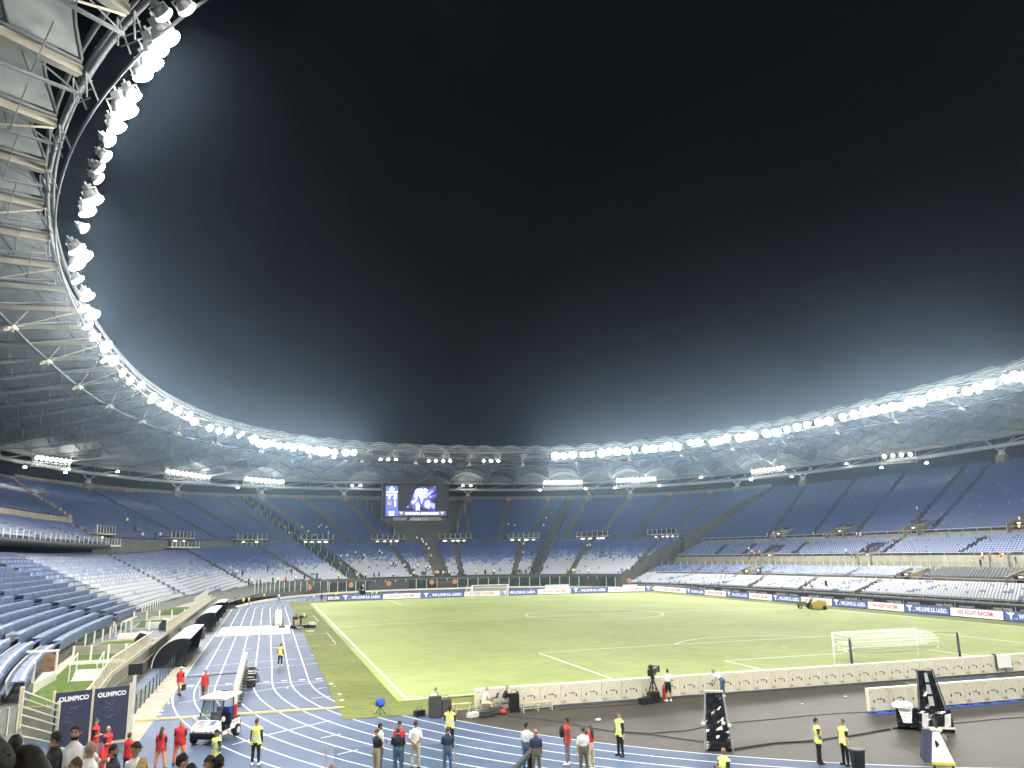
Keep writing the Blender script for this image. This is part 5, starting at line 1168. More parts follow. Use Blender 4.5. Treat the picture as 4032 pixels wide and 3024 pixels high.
# wooden benches
def bench(p0, p1, label):
    p0, p1 = np.array((*p0,0.)), np.array((*p1,0.)); d = p1-p0; L = np.linalg.norm(d); o = local('bench', label, 'bench', (p0+p1)/2, math.atan2(d[1], d[0]))
    for y in (-.16,.02): mb = MB(); mb.box(-L/2,L/2,y,y+.15,.42,.46); mb.build('seat_plank', 'wood', o)
    for x in (-L/2+.15, 0, L/2-.15):
        for y in (-.14,.14): mb = MB(); mb.tube((x,y,0),(x,y,.42),.03,n=5); mb.build('leg', 'off_white', o)
    mb = MB(); mb.box(-L/2+.1,L/2-.1,-.02,.02,.16,.2); mb.build('stretcher', 'off_white', o)
bench((-33.0,-57.3),(-31.3,-57.35),'pale wooden bench left of the end cabinet'); bench((-28.9,-58.6),(-26.9,-58.35),'pale wooden bench beside the photographers, in front of the cabinets')
# cases and bags of the photographers
def case(p, w_, d_, h_, m, label, rz=0., name='equipment_case'):
    o = local(name, label, 'case', p, rz); mb = MB(); mb.box(-w_/2,w_/2,-d_/2,d_/2,.05,h_); mb.build('shell', m, o)
    mb = MB(); mb.path([(-w_*.25,0,h_),(-w_*.25,0,h_+.18),(w_*.25,0,h_+.18),(w_*.25,0,h_)], .015, 4); mb.build('handle', 'steel_dark', o)
    for s in (-1, 1): mb = MB(); mb.lathe((s*w_*.4-.02,-d_/2,.05), [(.05,0),(.05,.04)], 8, 'x'); mb.build('wheel', 'rubber', o)
case((-33.45,-58.1),.62,.38,1.05,'grey_case','tall black wheeled suitcase behind the crouching photographer',.1); case((-32.85,-58.05),.5,.35,.85,'grey_case','smaller black suitcase next to the tall one',.1)
case((-34.2,-57.6),.55,.3,.32,'black','black bag lying at the turf edge beside the suitcases',.4); case((-29.15,-58.3),.5,.4,.95,'black','black rucksack on a stand beside the wooden bench')
case((-30.2,-58.5),.7,.45,.35,'grey_case','low dark case at the feet of the seated photographers'); case((-30.9,-59.0),.75,.35,.3,'steel_dark','small wheeled trolley on the grey surface below the photographers',.3)
case((-31.6,-59.0),.6,.4,.28,'off_white','white folded reflector beside the small trolley',.6)
case((-20.9,-58.5),.6,.45,.55,'black','black bag under the television camera'); case((-21.6,-58.9),.8,.4,.35,'black','black jacket and bag heap beside the camera tripod',.4)
mb = MB(); mb.ell((-29.9,-58.8,.16),.2,.16,.15,8,6); tag(mb.build('bag', 'red'), 'small pinkish red bag between the photographers', 'bag')
# laptop tables for the seated photographers
for x, lab in ((-30.1,'first'),(-29.0,'second')):
    o = local('laptop', lab+' open black laptop on a photographer\'s knees', 'laptop', (x,-57.85,.72), .2); mb = MB(); mb.box(-.17,.17,-.12,.12,0,.02); mb.build('keyboard', 'black', o); mb = MB(); mb.obox((.17,0,.13),(.05,0,.12),(0,.13,0),(.006,0,0)); mb.build('screen', 'steel_dark', o)
# television camera on tripod
o = local('tv_camera', 'black television camera on a tripod behind the cabinets', 'camera', (-20.75,-58.2), .9)
for a in (.3, 2.4, 4.5): mb = MB(); mb.tube((0,0,1.25),(.5*math.cos(a),.5*math.sin(a),.02),.04,.03,6); mb.build('tripod_leg', 'black', o)
mb = MB(); mb.lathe((0,0,1.2), [(.12,0),(.12,.12),(.08,.2)], 10); mb.build('head', 'black', o)
mb = MB(); mb.box(-.55,.35,-.16,.16,1.42,1.78); mb.build('body', 'black', o)
mb = MB(); mb.box(.35,1.15,-.14,.14,1.46,1.74); mb.box(1.15,1.3,-.18,.18,1.42,1.78); mb.build('lens', 'steel_dark', o)
mb = MB(); mb.ell((-.35,0,1.9),.22,.16,.14,8,6); mb.build('viewfinder', 'black', o); mb = MB(); mb.tube((-.5,0,1.4),(-1.0,-.25,1.15),.02,n=5); mb.build('pan_bar', 'black', o)
mb = MB(); mb.lathe((-20.0,-58.05,.02), [(.09,0),(.09,.62),(.05,.7),(.05,.8)], 12); tag(mb.build('fire_extinguisher', 'red'), 'red fire extinguisher behind the cameraman', 'fire extinguisher')
# tall frame wrapped in black plastic
o = local('wrapped_equipment', 'tall equipment frame wrapped in shiny black plastic on the grey surface', 'equipment', (-23.35,-69.2), -.5)
def wrap(pts, th_, name, m, jit=.016, nu=7, nv=9):
    a, b, c, d = [np.array(p, float) for p in pts]; n = np.cross(b-a, d-a); n /= np.linalg.norm(n); V = []
    for s in (0, 1):
        for j in range(nv+1):
            for i in range(nu+1):
                u, v = i/nu, j/nv; p = (a*(1-u)+b*u)*(1-v)+(d*(1-u)+c*u)*v; e = RNG.uniform(-jit, jit) if 0 < i < nu and 0 < j < nv else 0; V.append(p-n*(th_*s)+n*e)
    k = (nu+1)*(nv+1); F = []
    for j in range(nv):
        for i in range(nu):
            q = j*(nu+1)+i; F.append((q,q+1,q+nu+2,q+nu+1)); F.append((k+q,k+q+nu+1,k+q+nu+2,k+q+1))
    for i in range(nu): F.append((i,k+i,k+i+1,i+1)); q = nv*(nu+1)+i; F.append((q,q+1,k+q+1,k+q))
    for j in range(nv): q = j*(nu+1); F.append((q,q+nu+1,k+q+nu+1,k+q)); q += nu; F.append((q,k+q,k+q+nu+1,q+nu+1))
    mb = MB(); mb.add(V, F); return mb.build(name, m, o)
wrap([(-.42,-.55,.05),(.62,-.55,.05),(.55,-.25,1.05),(-.35,-.25,1.05)], .5, 'lower_wrap', 'black_gloss'); wrap([(-.40,-.25,1.05),(.50,-.25,1.05),(.40,.15,2.25),(-.28,.15,2.25)], .25, 'upper_wrap', 'black_gloss')
for x, x2, x3 in ((-.48,-.44,-.32),(.68,.56,.44)): mb = MB(); mb.path([(x,-.5,.02),(x2,-.22,1.1),(x3,.15,2.32)], .035, 6); mb.build('edge_pole', 'steel_grey', o)
mb = MB(); mb.tube((-.32,.15,2.32),(.44,.15,2.32),.045,n=6); mb.build('top_rail', 'off_white', o)
for x, z in ((-.5,1.05),(.6,1.0),(.35,1.1)): mb = MB(); mb.ell((x,-.35,z),.09,.09,.09,7,5); mb.build('tape_knot', 'off_white', o)
# large wrapped camera rig with three pale slots
o = local('wrapped_rig', 'large black wrapped rig with three pale slots beside the shorter cabinets', 'equipment', (-12.1,-69.7), -.55)
wrap([(-.75,-.55,.05),(.75,-.55,.05),(.72,-.35,1.0),(-.75,-.35,1.0)], .7, 'base_wrap', 'black_gloss'); wrap([(-.55,-.30,.95),(.52,-.30,.95),(.28,.35,2.6),(-.32,.35,2.6)], .25, 'mast_wrap', 'black_gloss', .02)
for k in range(3):
    t0 = .10+.30*k; f = lambda t, x: np.array((x*(1-.45*t)-.02, -.335+.65*t, .95+1.65*t)); mb = MB(); a, b = f(t0,-.10), f(t0+.24,-.10); mb.add([f(t0,-.12), f(t0,.12), f(t0+.24,.12), f(t0+.24,-.12)], [(0,1,2,3)]); mb.build('slot', 'steel_grey', o)
for x, x2 in ((-.62,-.36),(.58,.32)): mb = MB(); mb.tube((x,-.36,.95),(x2,.35,2.65),.04,n=6); mb.build('edge_pole', 'steel_dark', o)
for x in (-.45,.5): mb = MB(); mb.obox((x,-.58,.55),(.13,0,.03),(0,.02,0),(.03,-.02,.28)); mb.build('white_flap', 'plastic_film', o)
mb = MB(); mb.bar((-.55,-.62,.22),(.75,-.62,.22),.08,.08); mb.build('lower_rail', 'off_white', o)
wrap([(-1.6,-.2,.15),(-.75,-.35,.15),(-.75,-.2,1.0),(-1.55,.1,1.05)], .6, 'side_wrap', 'black_gloss', .05)
mb = MB(); mb.ell((-1.25,0,1.05),.5,.42,.2,10,7); mb.v = [(x+RNG.uniform(-.04,.04), y, z+RNG.uniform(-.04,.04)) for x, y, z in mb.v]; mb.build('plastic_hood', 'plastic_film', o)
wrap([(-1.35,-.38,.35),(-1.0,-.42,.35),(-.9,-.3,1.0),(-1.5,-.2,1.0)], .03, 'film_drape', 'plastic_film', .05)
# white wedge trolley
o = local('wedge_trolley', 'white wedge shaped trolley with a yellow bumper at the lower right', 'trolley', (-16.75,-74.7), -.6)
mb = MB(); mb.prism([(-.36,-.5,.25),(.42,-.5,.25),(.08,-.2,1.25),(-.16,-.2,1.25)], (0,.12,.03)); mb.build('front_plate', 'white_paint', o)
mb = MB(); mb.prism([(-.36,-.45,.2),(-.36,.45,.2),(-.2,.2,1.35),(-.2,-.1,1.35)], (-.28,0,0)); mb.build('side_cover', 'navy', o)
mb = MB(); mb.prism([(-.14,-.345,.72),(.0,-.335,.86),(-.10,-.31,1.0),(-.16,-.31,.98)], (0,-.02,0)); mb.build('cut_out', 'black', o)
mb = MB(); mb.box(-.38,.44,-.6,-.5,.16,.26); mb.build('bumper', 'yellow_paint', o)
for x in (-.3,.35): mb = MB(); mb.lathe((x-.03,-.5,.09), [(.09,0),(.09,.06)], 10, 'x'); mb.build('wheel', 'rubber', o)
for x, z in ((-.12,1.35),(.08,1.32)): mb = MB(); mb.ell((x,-.1,z),.12,.1,.09,8,6); mb.build('top_bundle', 'off_white', o)
mb = MB(); mb.tube((0,0,1.3),(0,.2,1.7),.08,n=8); mb.build('neck', 'black', o); mb = MB(); mb.ell((.25,.1,.95),.12,.1,.2,8,6); mb.build('hanging_bag', 'concrete', o)
# bin
mb = MB(); mb.lathe((-20.3,-74.35,0), [(.22,0),(.29,.78),(.31,.80),(.31,.85)], 18); o = mb.build('waste_bin', 'grey_case', None, True); tag(o, 'round dark waste bin beside the two stewards at the lower right', 'bin')
mb = MB(); mb.lathe((-20.3,-74.35,.84), [(.29,0),(.27,.015),(.25,.012)], 18); mb.build('rim', 'steel_dark', o)
# white box hung on the cabinets
p = aty(3955, 2625, -57.9); o = thing('power_box', 'white power box hung behind the long row of cabinets', 'box', (p[0],-57.9,.3)); mb = MB(); mb.box(p[0]-.55,p[0]+.55,-58.0,-57.62,.35,1.15); mb.build('box', 'white_paint', o, world=True)
mb = MB(); mb.box(p[0]-.65,p[0]-.57,-57.9,-57.6,.3,1.25); mb.build('bracket', 'steel_dark', o, world=True); mb = MB(); mb.box(p[0]+.1,p[0]+.5,-57.95,-57.6,.02,.33); mb.build('foot', 'steel_grey', o, world=True)
# cables on the grey surface
for pts, r, lab in (([(2000,2822),(2150,2835),(2400,2880),(2560,2890),(2700,2880),(2780,2862)], .018, 'thin black cable curving past the steward on the grey surface'), ([(2420,2882),(2600,2900),(2770,2923)], .018, 'second thin black cable running to the wrapped frame'),
                    ([(2870,2955),(3050,2930),(3220,2918),(3400,2893),(3520,2870),(3640,2860)], .035, 'thick black cable running to the wrapped rig'), ([(2880,2848),(3100,2828),(3300,2810),(3420,2806)], .015, 'thin cable running to the shorter cabinets'), ([(3740,2852),(3900,2836),(4080,2822)], .02, 'black cable leaving the wrapped rig to the right'), ([(2200,2795),(2350,2785),(2480,2775),(2640,2765)], .015, 'loose thin cable below the long row of cabinets')):
    P = [at(*q)+(0,0,r+.01) for q in pts]; Pd = []
    for a, b in zip(P[:-1], P[1:]): Pd += [a+(b-a)*t+(RNG.uniform(-.04,.04), RNG.uniform(-.04,.04), 0) for t in (0,.33,.66)]
    mb = MB(); mb.path(Pd+[P[-1]], r, 5); tag(mb.build('cable', 'black'), lab, 'cable')
# ---------------------------------------------------------------- golf cart ambulance
hd = math.atan2(-60.3+58.4, -44.35+43.44)             # heading: from rear wheel to front wheel
cx, cyy = -44.25, -59.35
o = local('utility_cart', 'small white utility cart with a windscreen and orange squares parked on the lanes', 'cart', (cx,cyy), hd)
Wd, WB = 1.22, 1.75
for x in (-WB/2, WB/2):
    for s in (-1, 1):
        y = s*(Wd/2-.02); mb = MB(); mb.lathe((x,y-.1,.28), [(.18,0),(.27,.02),(.28,.06),(.28,.14),(.27,.18),(.18,.2)], 18, 'y'); wh = mb.build('wheel', 'rubber', o, True)
        mb = MB(); mb.lathe((x,y+(s*.1)-.01,.28), [(.15,0),(.15,.02)], 14, 'y'); mb.build('rim', 'steel_white', wh)
mb = MB(); mb.box(-1.1,1.15,-.5,.5,.24,.42); mb.build('chassis', 'black', o)
mb = MB(); mb.prism([(.55,-.58,.42),(1.22,-.58,.42),(1.26,-.58,.62),(1.10,-.58,.80),(.62,-.58,.98)], (0,1.16,0)); mb.build('hood', 'white_paint', o)
for y0, y1 in ((-.45,-.12),(.15,.42)): mb = MB(); mb.prism([(.72,y0,.962),(1.04,y0,.845),(1.04,y1,.845),(.72,y1,.962)], (.002,0,.006)); mb.build('hood_decal', 'decal_violet', o)
mb = MB(); mb.prism([(1.02,-.25,.855),(1.16,-.25,.74),(1.16,-.05,.74),(1.02,-.05,.855)], (.003,0,.006)); mb.build('hood_decal', 'orange', o)
mb = MB(); mb.box(1.14,1.30,-.6,.6,.40,.54); mb.build('bumper', 'black', o)
for y in (-.42,.42,.2): mb = MB(); mb.lathe((1.27,y,.58), [(.07,0),(.06,.03)], 12, 'x'); mb.build('headlight', 'metal_bright', o)
for s in (-1, 1):
    y0 = s*.56; mb = MB(); mb.prism([(-1.15,y0,.42),(-.25,y0,.42),(-.25,y0,.60),(-.5,y0,.78),(-1.15,y0,.80)], (0,s*.05,0)); mb.build('rear_side', 'white_paint', o)
    mb = MB(); mb.box(-.25,.55,min(y0,y0+s*.05),max(y0,y0+s*.05),.30,.46); mb.build('sill', 'white_paint', o)
    mb = MB(); mb.box(-.12,.08,y0+s*.051-.003,y0+s*.051+.003,.33,.44); mb.build('orange_square', 'orange', o)
    mb = MB(); mb.prism([(-1.0,y0+s*.052,.70),(-.4,y0+s*.052,.66),(-.4,y0+s*.052,.69),(-1.0,y0+s*.052,.73)], (0,s*.004,0)); mb.build('red_stripe', 'red', o)
    mb = MB(); mb.tube((.68,s*.52,.95),(.30,s*.5,1.85),.03,n=6); mb.build('front_pillar', 'black', o)
    mb = MB(); mb.tube((-.55,s*.52,.8),(-.6,s*.5,1.85),.03,n=6); mb.build('rear_pillar', 'black', o)
    mb = MB(); mb.ell((.72,s*.72,1.05),.07,.1,.12,8,6); mb.build('mirror', 'white_paint', o)
mb = MB(); mb.prism([(.66,-.5,.98),(.66,.5,.98),(.32,.48,1.80),(.32,-.48,1.80)], (.015,0,.006)); mb.build('windscreen', 'windscreen', o)
mb = MB(); mb.prism([(.55,-.62,1.84),(-1.15,-.62,1.88),(-1.22,-.62,1.95),(-1.0,-.62,2.0),(.3,-.62,1.97),(.58,-.62,1.92)], (0,1.24,0)); mb.build('roof', 'white_paint', o)
mb = MB(); mb.box(-.4,.1,-.35,.35,1.985,2.08); mb.build('roof_pack', 'off_white', o); mb = MB(); mb.box(-.8,-.55,-.12,.12,1.99,2.12); mb.build('roof_lamp', 'blue_cloth', o)
mb = MB(); mb.box(-.35,.1,-.5,.5,.46,.66); mb.box(-.45,-.33,-.5,.5,.66,1.15); mb.build('bench_seat', 'black', o)
mb = MB(); mb.tube((.62,.22,.95),(.36,.22,1.12),.02,n=5); mb.path([(.36+.03*math.sin(a)-.02,.22+.17*math.cos(a),1.14+.14*math.sin(a)) for a in np.linspace(0,6.0,12)], .018, 5); mb.build('steering_wheel', 'black', o)
mb = MB(); mb.box(-1.3,-.5,-.52,.52,.80,.88); mb.build('rear_bed', 'black', o); mb = MB(); mb.box(-1.55,-1.2,-.45,.45,.42,.62); mb.build('rear_step', 'black', o)
mb = MB(); mb.lathe((-.72,.56,.9), [(.08,0),(.08,.5),(.04,.58)], 10); mb.build('extinguisher', 'red', o); mb = MB(); mb.box(-.95,-.6,-.35,.3,.88,1.35); mb.build('blue_bag', 'blue_cloth', o)
# ---------------------------------------------------------------- tractor with mower on the right of the pitch
p = at(3172, 2396, .05); o = local('garden_tractor', 'dark green garden tractor on the right touchline', 'tractor', (p[0],p[1],.03), 2.62); o2 = None
for x, r, y in ((-.55,.42,.45),(-.55,.42,-.55),(.75,.28,.42),(.75,.28,-.5)): mb = MB(); mb.lathe((x,y,r), [(r*.6,0),(r,.03),(r,.17),(r*.6,.2)], 14, 'y'); wh = mb.build('wheel', 'rubber', o); mb = MB(); mb.lathe((x,y+.1,r), [(r*.55,-.11),(r*.55,.11)], 12, 'y'); mb.build('rim', 'yellow_paint', wh)
mb = MB(); mb.box(-.2,1.15,-.3,.3,.45,1.0); mb.build('bonnet', 'olive_metal', o); mb = MB(); mb.box(-.8,-.2,-.45,.45,.5,.8); mb.box(-.85,-.72,-.25,.25,.8,1.25); mb.build('seat_unit', 'black', o)
mb = MB(); mb.path([(-.9,-.4,.7),(-.95,-.4,1.6),(-.95,.4,1.6),(-.9,.4,.7)], .04, 6); mb.build('roll_bar', 'steel_dark', o)
pm = at(3226, 2399, .05); o = local('towed_mower', 'yellow grass collector towed behind the tractor', 'mower', (pm[0],pm[1],.03), 2.62)
mb = MB(); mb.prism([(-1.0,-.9,.25),(.9,-.9,.25),(.9,-.9,1.0),(.2,-.9,1.35),(-.9,-.9,1.1)], (0,1.8,0)); mb.build('hopper', 'mower_yellow', o); mb = MB(); mb.box(-1.15,1.1,-1.0,1.0,.15,.32); mb.build('frame', 'mower_yellow', o)
for s in (-1.05, .95): mb = MB(); mb.lathe((-.6,s,.28), [(.16,0),(.28,.03),(.28,.1),(.16,.12)], 12, 'y'); mb.build('wheel', 'rubber', o)
mb = MB(); mb.tube((1.0,0,.3),(2.0,0,.4),.05,n=6); mb.build('tow_bar', 'steel_dark', o)
# far covered camera by the boards
p = aty(1425, 2345, 66); o = local('wrapped_equipment', 'small frame wrapped in black plastic behind the far boards', 'equipment', (p[0],66), .1); wrap([(-.9,-.4,.02),(.9,-.4,.02),(.35,0,3.0),(-.45,0,3.0)], .6, 'wrap', 'black_gloss', .06, 4, 6)
# ================================================================ people
def col(name, c, rough=.7, noise=.12):
    if name not in M: mat(name, c, rough, noise=noise, scale=9)
    return name
SK = {'a': col('skin_a', (.50,.30,.21), .55, .06), 'b': col('skin_b', (.36,.20,.13), .55, .06), 'c': col('skin_c', (.58,.38,.28), .55, .06)}
for n, c in dict(cl_black=(.013,.013,.016), cl_white=(.72,.72,.70), cl_navy=(.025,.035,.065), cl_khaki=(.42,.32,.17), cl_cream=(.62,.55,.38), cl_jeans=(.07,.12,.20), cl_red=(.55,.03,.035), cl_orange=(.80,.20,.06), cl_salmon=(.80,.30,.14),
                 cl_olive=(.13,.12,.07), cl_camo=(.15,.13,.07), cl_hv=(.74,.82,.22), cl_hvo=(.85,.66,.12), cl_grey=(.2,.2,.2), cl_tan=(.45,.26,.13), cl_teal=(.03,.16,.18), hair_dark=(.012,.009,.007), hair_brown=(.07,.04,.022), hair_grey=(.25,.22,.19), hair_blond=(.45,.32,.15), shoe_white=(.75,.75,.74), shoe_black=(.015,.015,.015), eye_dark=(.01,.01,.01), print_blue=(.25,.33,.42), band_grey=(.6,.6,.55), lip=(.3,.10,.08)).items(): col(n, c)
POSES = {
 'stand': dict(), 'wide': dict(legs=[((.20,0,-1),(.10,0,-1)),((.20,0,-1),(.10,0,-1))]),
 'walk': dict(legs=[((.05,.30,-1),(.03,-.02,-1)),((.05,-.18,-1),(.03,-.38,-1))], arms=[((.12,-.25,-1),(.05,.05,-1)),((.12,.2,-1),(.05,.35,-1))]),
 'hips': dict(arms=[((.60,-.22,-.8),(-.62,.40,-.42)),((.60,-.22,-.8),(-.62,.40,-.42))]),
 'crossed': dict(arms=[((.18,.25,-.95),(-.85,.55,.12)),((.18,.25,-.95),(-.85,.55,.05))]),
 'phone': dict(arms=[((.10,.22,-1),(-.35,.9,.22)),((.10,.22,-1),(-.35,.9,.22))], head=(0,-.55)),
 'behind': dict(arms=[((.22,-.20,-1),(-.62,-.35,-.45)),((.22,-.20,-1),(-.62,-.35,-.45))]),
 'onehip': dict(arms=[((.12,.02,-1),(.05,.12,-1)),((.60,-.20,-.8),(-.55,.45,-.4))]),
 'chin': dict(arms=[((.12,.3,-.9),(-.3,.5,.8)),((.12,.05,-1),(.02,.3,-1))]),
 'sit': dict(lean=.32, legs=[((.15,1,-.08),(.02,.10,-1)),((.15,1,-.08),(.02,-.25,-1))], arms=[((.10,.45,-.9),(-.3,.95,-.05)),((.10,.45,-.9),(-.3,.95,-.05))], head=(0,-.4)),
 'crouch': dict(lean=.55, legs=[((.25,.95,.15),(.05,-.55,-.85)),((.25,.80,-.5),(.05,-.75,-.5))], arms=[((.1,.6,-.8),(-.2,.9,-.1)),((.1,.6,-.8),(-.2,.9,-.1))], head=(0,-.3)),
 'bend': dict(lean=1.0, legs=[((.10,.05,-1),(.03,-.05,-1)),((.10,.05,-1),(.03,-.05,-1))], arms=[((.1,.5,-.9),(-.1,.5,-.9)),((.1,.5,-.9),(-.1,.5,-.9))], head=(0,-.3)),
 'leanon': dict(lean=-.05, arms=[((.75,-.15,-.7),(.1,.3,-.9)),((.5,-.1,-.85),(-.2,.5,-.6))], legs=[((.12,.2,-1),(.05,.05,-1)),((.25,.35,-1),(.05,-.3,-1))]),
}
def nrm(v): v = np.array(v, float); return v/np.linalg.norm(v)
def skeleton(pose, H, girth=1.):
    k = H/1.815; lean = pose.get('lean', 0.); sp = nrm((0, math.sin(lean), math.cos(lean))); X = np.array((1.,0,0)); P0 = np.zeros(3)
    legs = pose.get('legs', [((.07,.02,-1),(.03,-.03,-1)),((.09,-.03,-1),(.04,-.02,-1))]); arms = pose.get('arms', [((.14,.02,-1),(.06,.16,-1))]*2)
    hy, hp = pose.get('head', (0, 0)); pr = []
    G = girth
    fwd = np.cross(sp, X)*-1
    tor = [(-.10,.135,.115),(-.02,.165*G,.125*G),(.14,.150*G,.112*G),(.32,.172*G,.122*G),(.43,.178*G,.112),(.50,.13,.085),(.55,.065,.06)]
    pr.append(('torso', [P0+sp*t*k for t, _, _ in tor], [(a*k, b*k) for _, a, b in tor], X))
    nb = P0+sp*.52*k; hd0 = nrm(sp*.85+np.array((0,0,.25))); hc = nb+hd0*.20*k+fwd*.02*k
    R = np.array(Matrix.Rotation(hy, 3, 'Z') @ Matrix.Rotation(hp, 3, 'X')); hf = R @ np.array((0,1.,0)); hu = R @ np.array((0,0,1.)); hr = np.cross(hf, hu)
    pr.append(('neck', [nb-sp*.03*k, hc-hu*.03*k], [(.058*k,.058*k)]*2, X))
    pr.append(('head', [hc+hu*t*k+hf*f*k for t, f, _, _ in ((-.115,.03,.03,.035),(-.09,.022,.05,.06),(-.03,.008,.068,.082),(.03,0,.075,.094),(.075,-.004,.066,.082),(.11,-.006,.035,.045))], [(a*k, b*k) for _, _, a, b in ((-.115,.03,.03,.035),(-.09,.022,.05,.06),(-.03,.008,.068,.082),(.03,0,.075,.094),(.075,-.004,.066,.082),(.11,-.006,.035,.045))], hr))
    J = {}; feet = []
    for s, (t, sh), nm in ((-1, legs[0], 'l'), (1, legs[1], 'r')):
        hp_ = P0+X*s*.088*k-np.array((0,0,.04))*k; d = nrm((t[0]*s, t[1], t[2])); kn = hp_+d*.43*k; d2 = nrm((sh[0]*s, sh[1], sh[2])); an = kn+d2*.41*k
        pr.append(('thigh', [hp_, hp_+d*.2*k, kn], [(.088*k,.092*k),(.080*k,.085*k),(.058*k,.06*k)], X)); pr.append(('shin', [kn, kn+d2*.13*k, an], [(.057*k,.06*k),(.057*k,.062*k),(.040*k,.042*k)], X))
        fd = nrm((.18*s, 1, 0)) if abs(d2[2]) > .6 else nrm((0, -d2[2]+.2, d2[1]-.2)); ft = an+np.array((0,0,-.055))*k
        pr.append(('foot', [ft-fd*.06*k, ft+fd*.06*k, ft+fd*.17*k], [(.042*k,.045*k),(.046*k,.038*k),(.040*k,.026*k)], X)); feet.append(min((ft-fd*.06*k)[2]-.045*k, (ft+fd*.17*k)[2]-.03*k)); J['foot'+nm] = ft
    for s, (u, f), nm in ((-1, arms[0], 'l'), (1, arms[1], 'r')):
        sh_ = P0+sp*.445*k+X*s*.175*k*max(1, G*.97); d = nrm((u[0]*s, u[1], u[2])); el = sh_+d*.29*k; d2 = nrm((f[0]*s, f[1], f[2])); wr = el+d2*.25*k
        pr.append(('uparm', [sh_, sh_+d*.12*k, el], [(.058*k,.058*k),(.052*k,.052*k),(.041*k,.041*k)], X)); pr.append(('forearm', [el, el+d2*.08*k, wr], [(.041*k,.041*k),(.042*k,.04*k),(.028*k,.024*k)], X))
        pr.append(('hand', [wr-d2*.01*k, wr+d2*.05*k, wr+d2*.095*k], [(.026*k,.022*k),(.020*k,.040*k),(.016*k,.038*k)], X)); J['hand'+nm] = (wr, d2, s)
    dz = -min(feet); J.update(hc=hc, hf=hf, hu=hu, hr=hr, sp=sp, fwd=fwd, dz=dz, k=k)
    return pr, J
def loft(mb, pts, rad, xax, n=10):
    pts = [np.array(p, float) for p in pts]; V = []; R = []
    d0 = nrm(pts[1]-pts[0]); d1 = nrm(pts[-1]-pts[-2]); r0, r1 = rad[0], rad[-1]
    P = [pts[0]-d0*min(r0)*.75, pts[0]-d0*min(r0)*.45]+pts+[pts[-1]+d1*min(r1)*.45, pts[-1]+d1*min(r1)*.75]; Rr = [(r0[0]*.35,r0[1]*.35),(r0[0]*.8,r0[1]*.8)]+list(rad)+[(r1[0]*.8,r1[1]*.8),(r1[0]*.35,r1[1]*.35)]
    for i, p in enumerate(P):
        d = nrm(P[min(i+1, len(P)-1)]-P[max(i-1, 0)]); x = np.array(xax)-d*np.dot(xax, d)
        if np.linalg.norm(x) < .15: x = np.cross(d, (0,0,1))
        x = nrm(x); y = np.cross(d, x)
        for k in range(n): a = 2*PI*k/n; V.append(p+x*Rr[i][0]*math.cos(a)+y*Rr[i][1]*math.sin(a))
    K = len(P); F = [(i*n+k, i*n+(k+1) % n, (i+1)*n+(k+1) % n, (i+1)*n+k) for i in range(K-1) for k in range(n)]; F += [tuple(range(n))[::-1], tuple((K-1)*n+k for k in range(n))]
    mb.add(V, F)
QUEUE = []
def person(label, pos, face, H=1.76, pose='stand', skin='a', hair='hair_dark', style='short', top='cl_black', sleeve='short', vest=None, legs='cl_black', leglen='long', shoes='shoe_black', girth=1., voxel=.021, head=None, extra=None, patch=None, group=None, bare=False):
    QUEUE.append(dict(locals()))
def make_people():
    raw = []
    for q in QUEUE:
        ps = dict(POSES[q['pose']]); 
        if q['head']: ps['head'] = q['head']
        pr, J = skeleton(ps, q['H'], q['girth']); q['pr'] = pr; q['J'] = J; mb = MB()
        for _, p, r, x in pr: loft(mb, p, r, x)
        o = mb.build('raw_body', 'black'); m = o.modifiers.new('r', 'REMESH'); m.mode = 'VOXEL'; m.voxel_size = q['voxel']; s = o.modifiers.new('s', 'SMOOTH'); s.factor = .5; s.iterations = 3 if q['voxel'] < .03 else 1
        raw.append(o)
    dg = bpy.context.evaluated_depsgraph_get(); dg.update()
    for q, o in zip(QUEUE, raw):
        me = o.evaluated_get(dg).to_mesh(); nv = len(me.vertices); V = np.empty(nv*3); me.vertices.foreach_get('co', V); V = V.reshape(-1, 3)
        N = np.empty(nv*3); me.vertex_normals.foreach_get('vector', N); N = N.reshape(-1, 3)
        npol = len(me.polygons); F = np.empty(npol*4, int); me.polygons.foreach_get('vertices', F) if len(me.loops) == npol*4 else None
        q['V'], q['N'], q['F'] = V, N, F.reshape(-1, 4); o.evaluated_get(dg).to_mesh_clear()
    for o in raw: me = o.data; bpy.data.objects.remove(o); bpy.data.meshes.remove(me)
    for q in QUEUE: finish(q)
def segdist(C, pts, rad):
    best = np.full(len(C), 9.); tt = np.zeros(len(C)); n = len(pts)-1
    for i in range(n):
        a, b = np.array(pts[i]), np.array(pts[i+1]); d = b-a; t = np.clip(((C-a) @ d)/(d @ d), 0, 1); ra = (rad[i][0]+rad[i][1])/2; rb = (rad[i+1][0]+rad[i+1][1])/2
        ds = np.linalg.norm(C-(a+t[:, None]*d), axis=1)-(ra+(rb-ra)*t); m = ds < best; best = np.where(m, ds, best); tt = np.where(m, (i+t)/n, tt)
    return best, tt
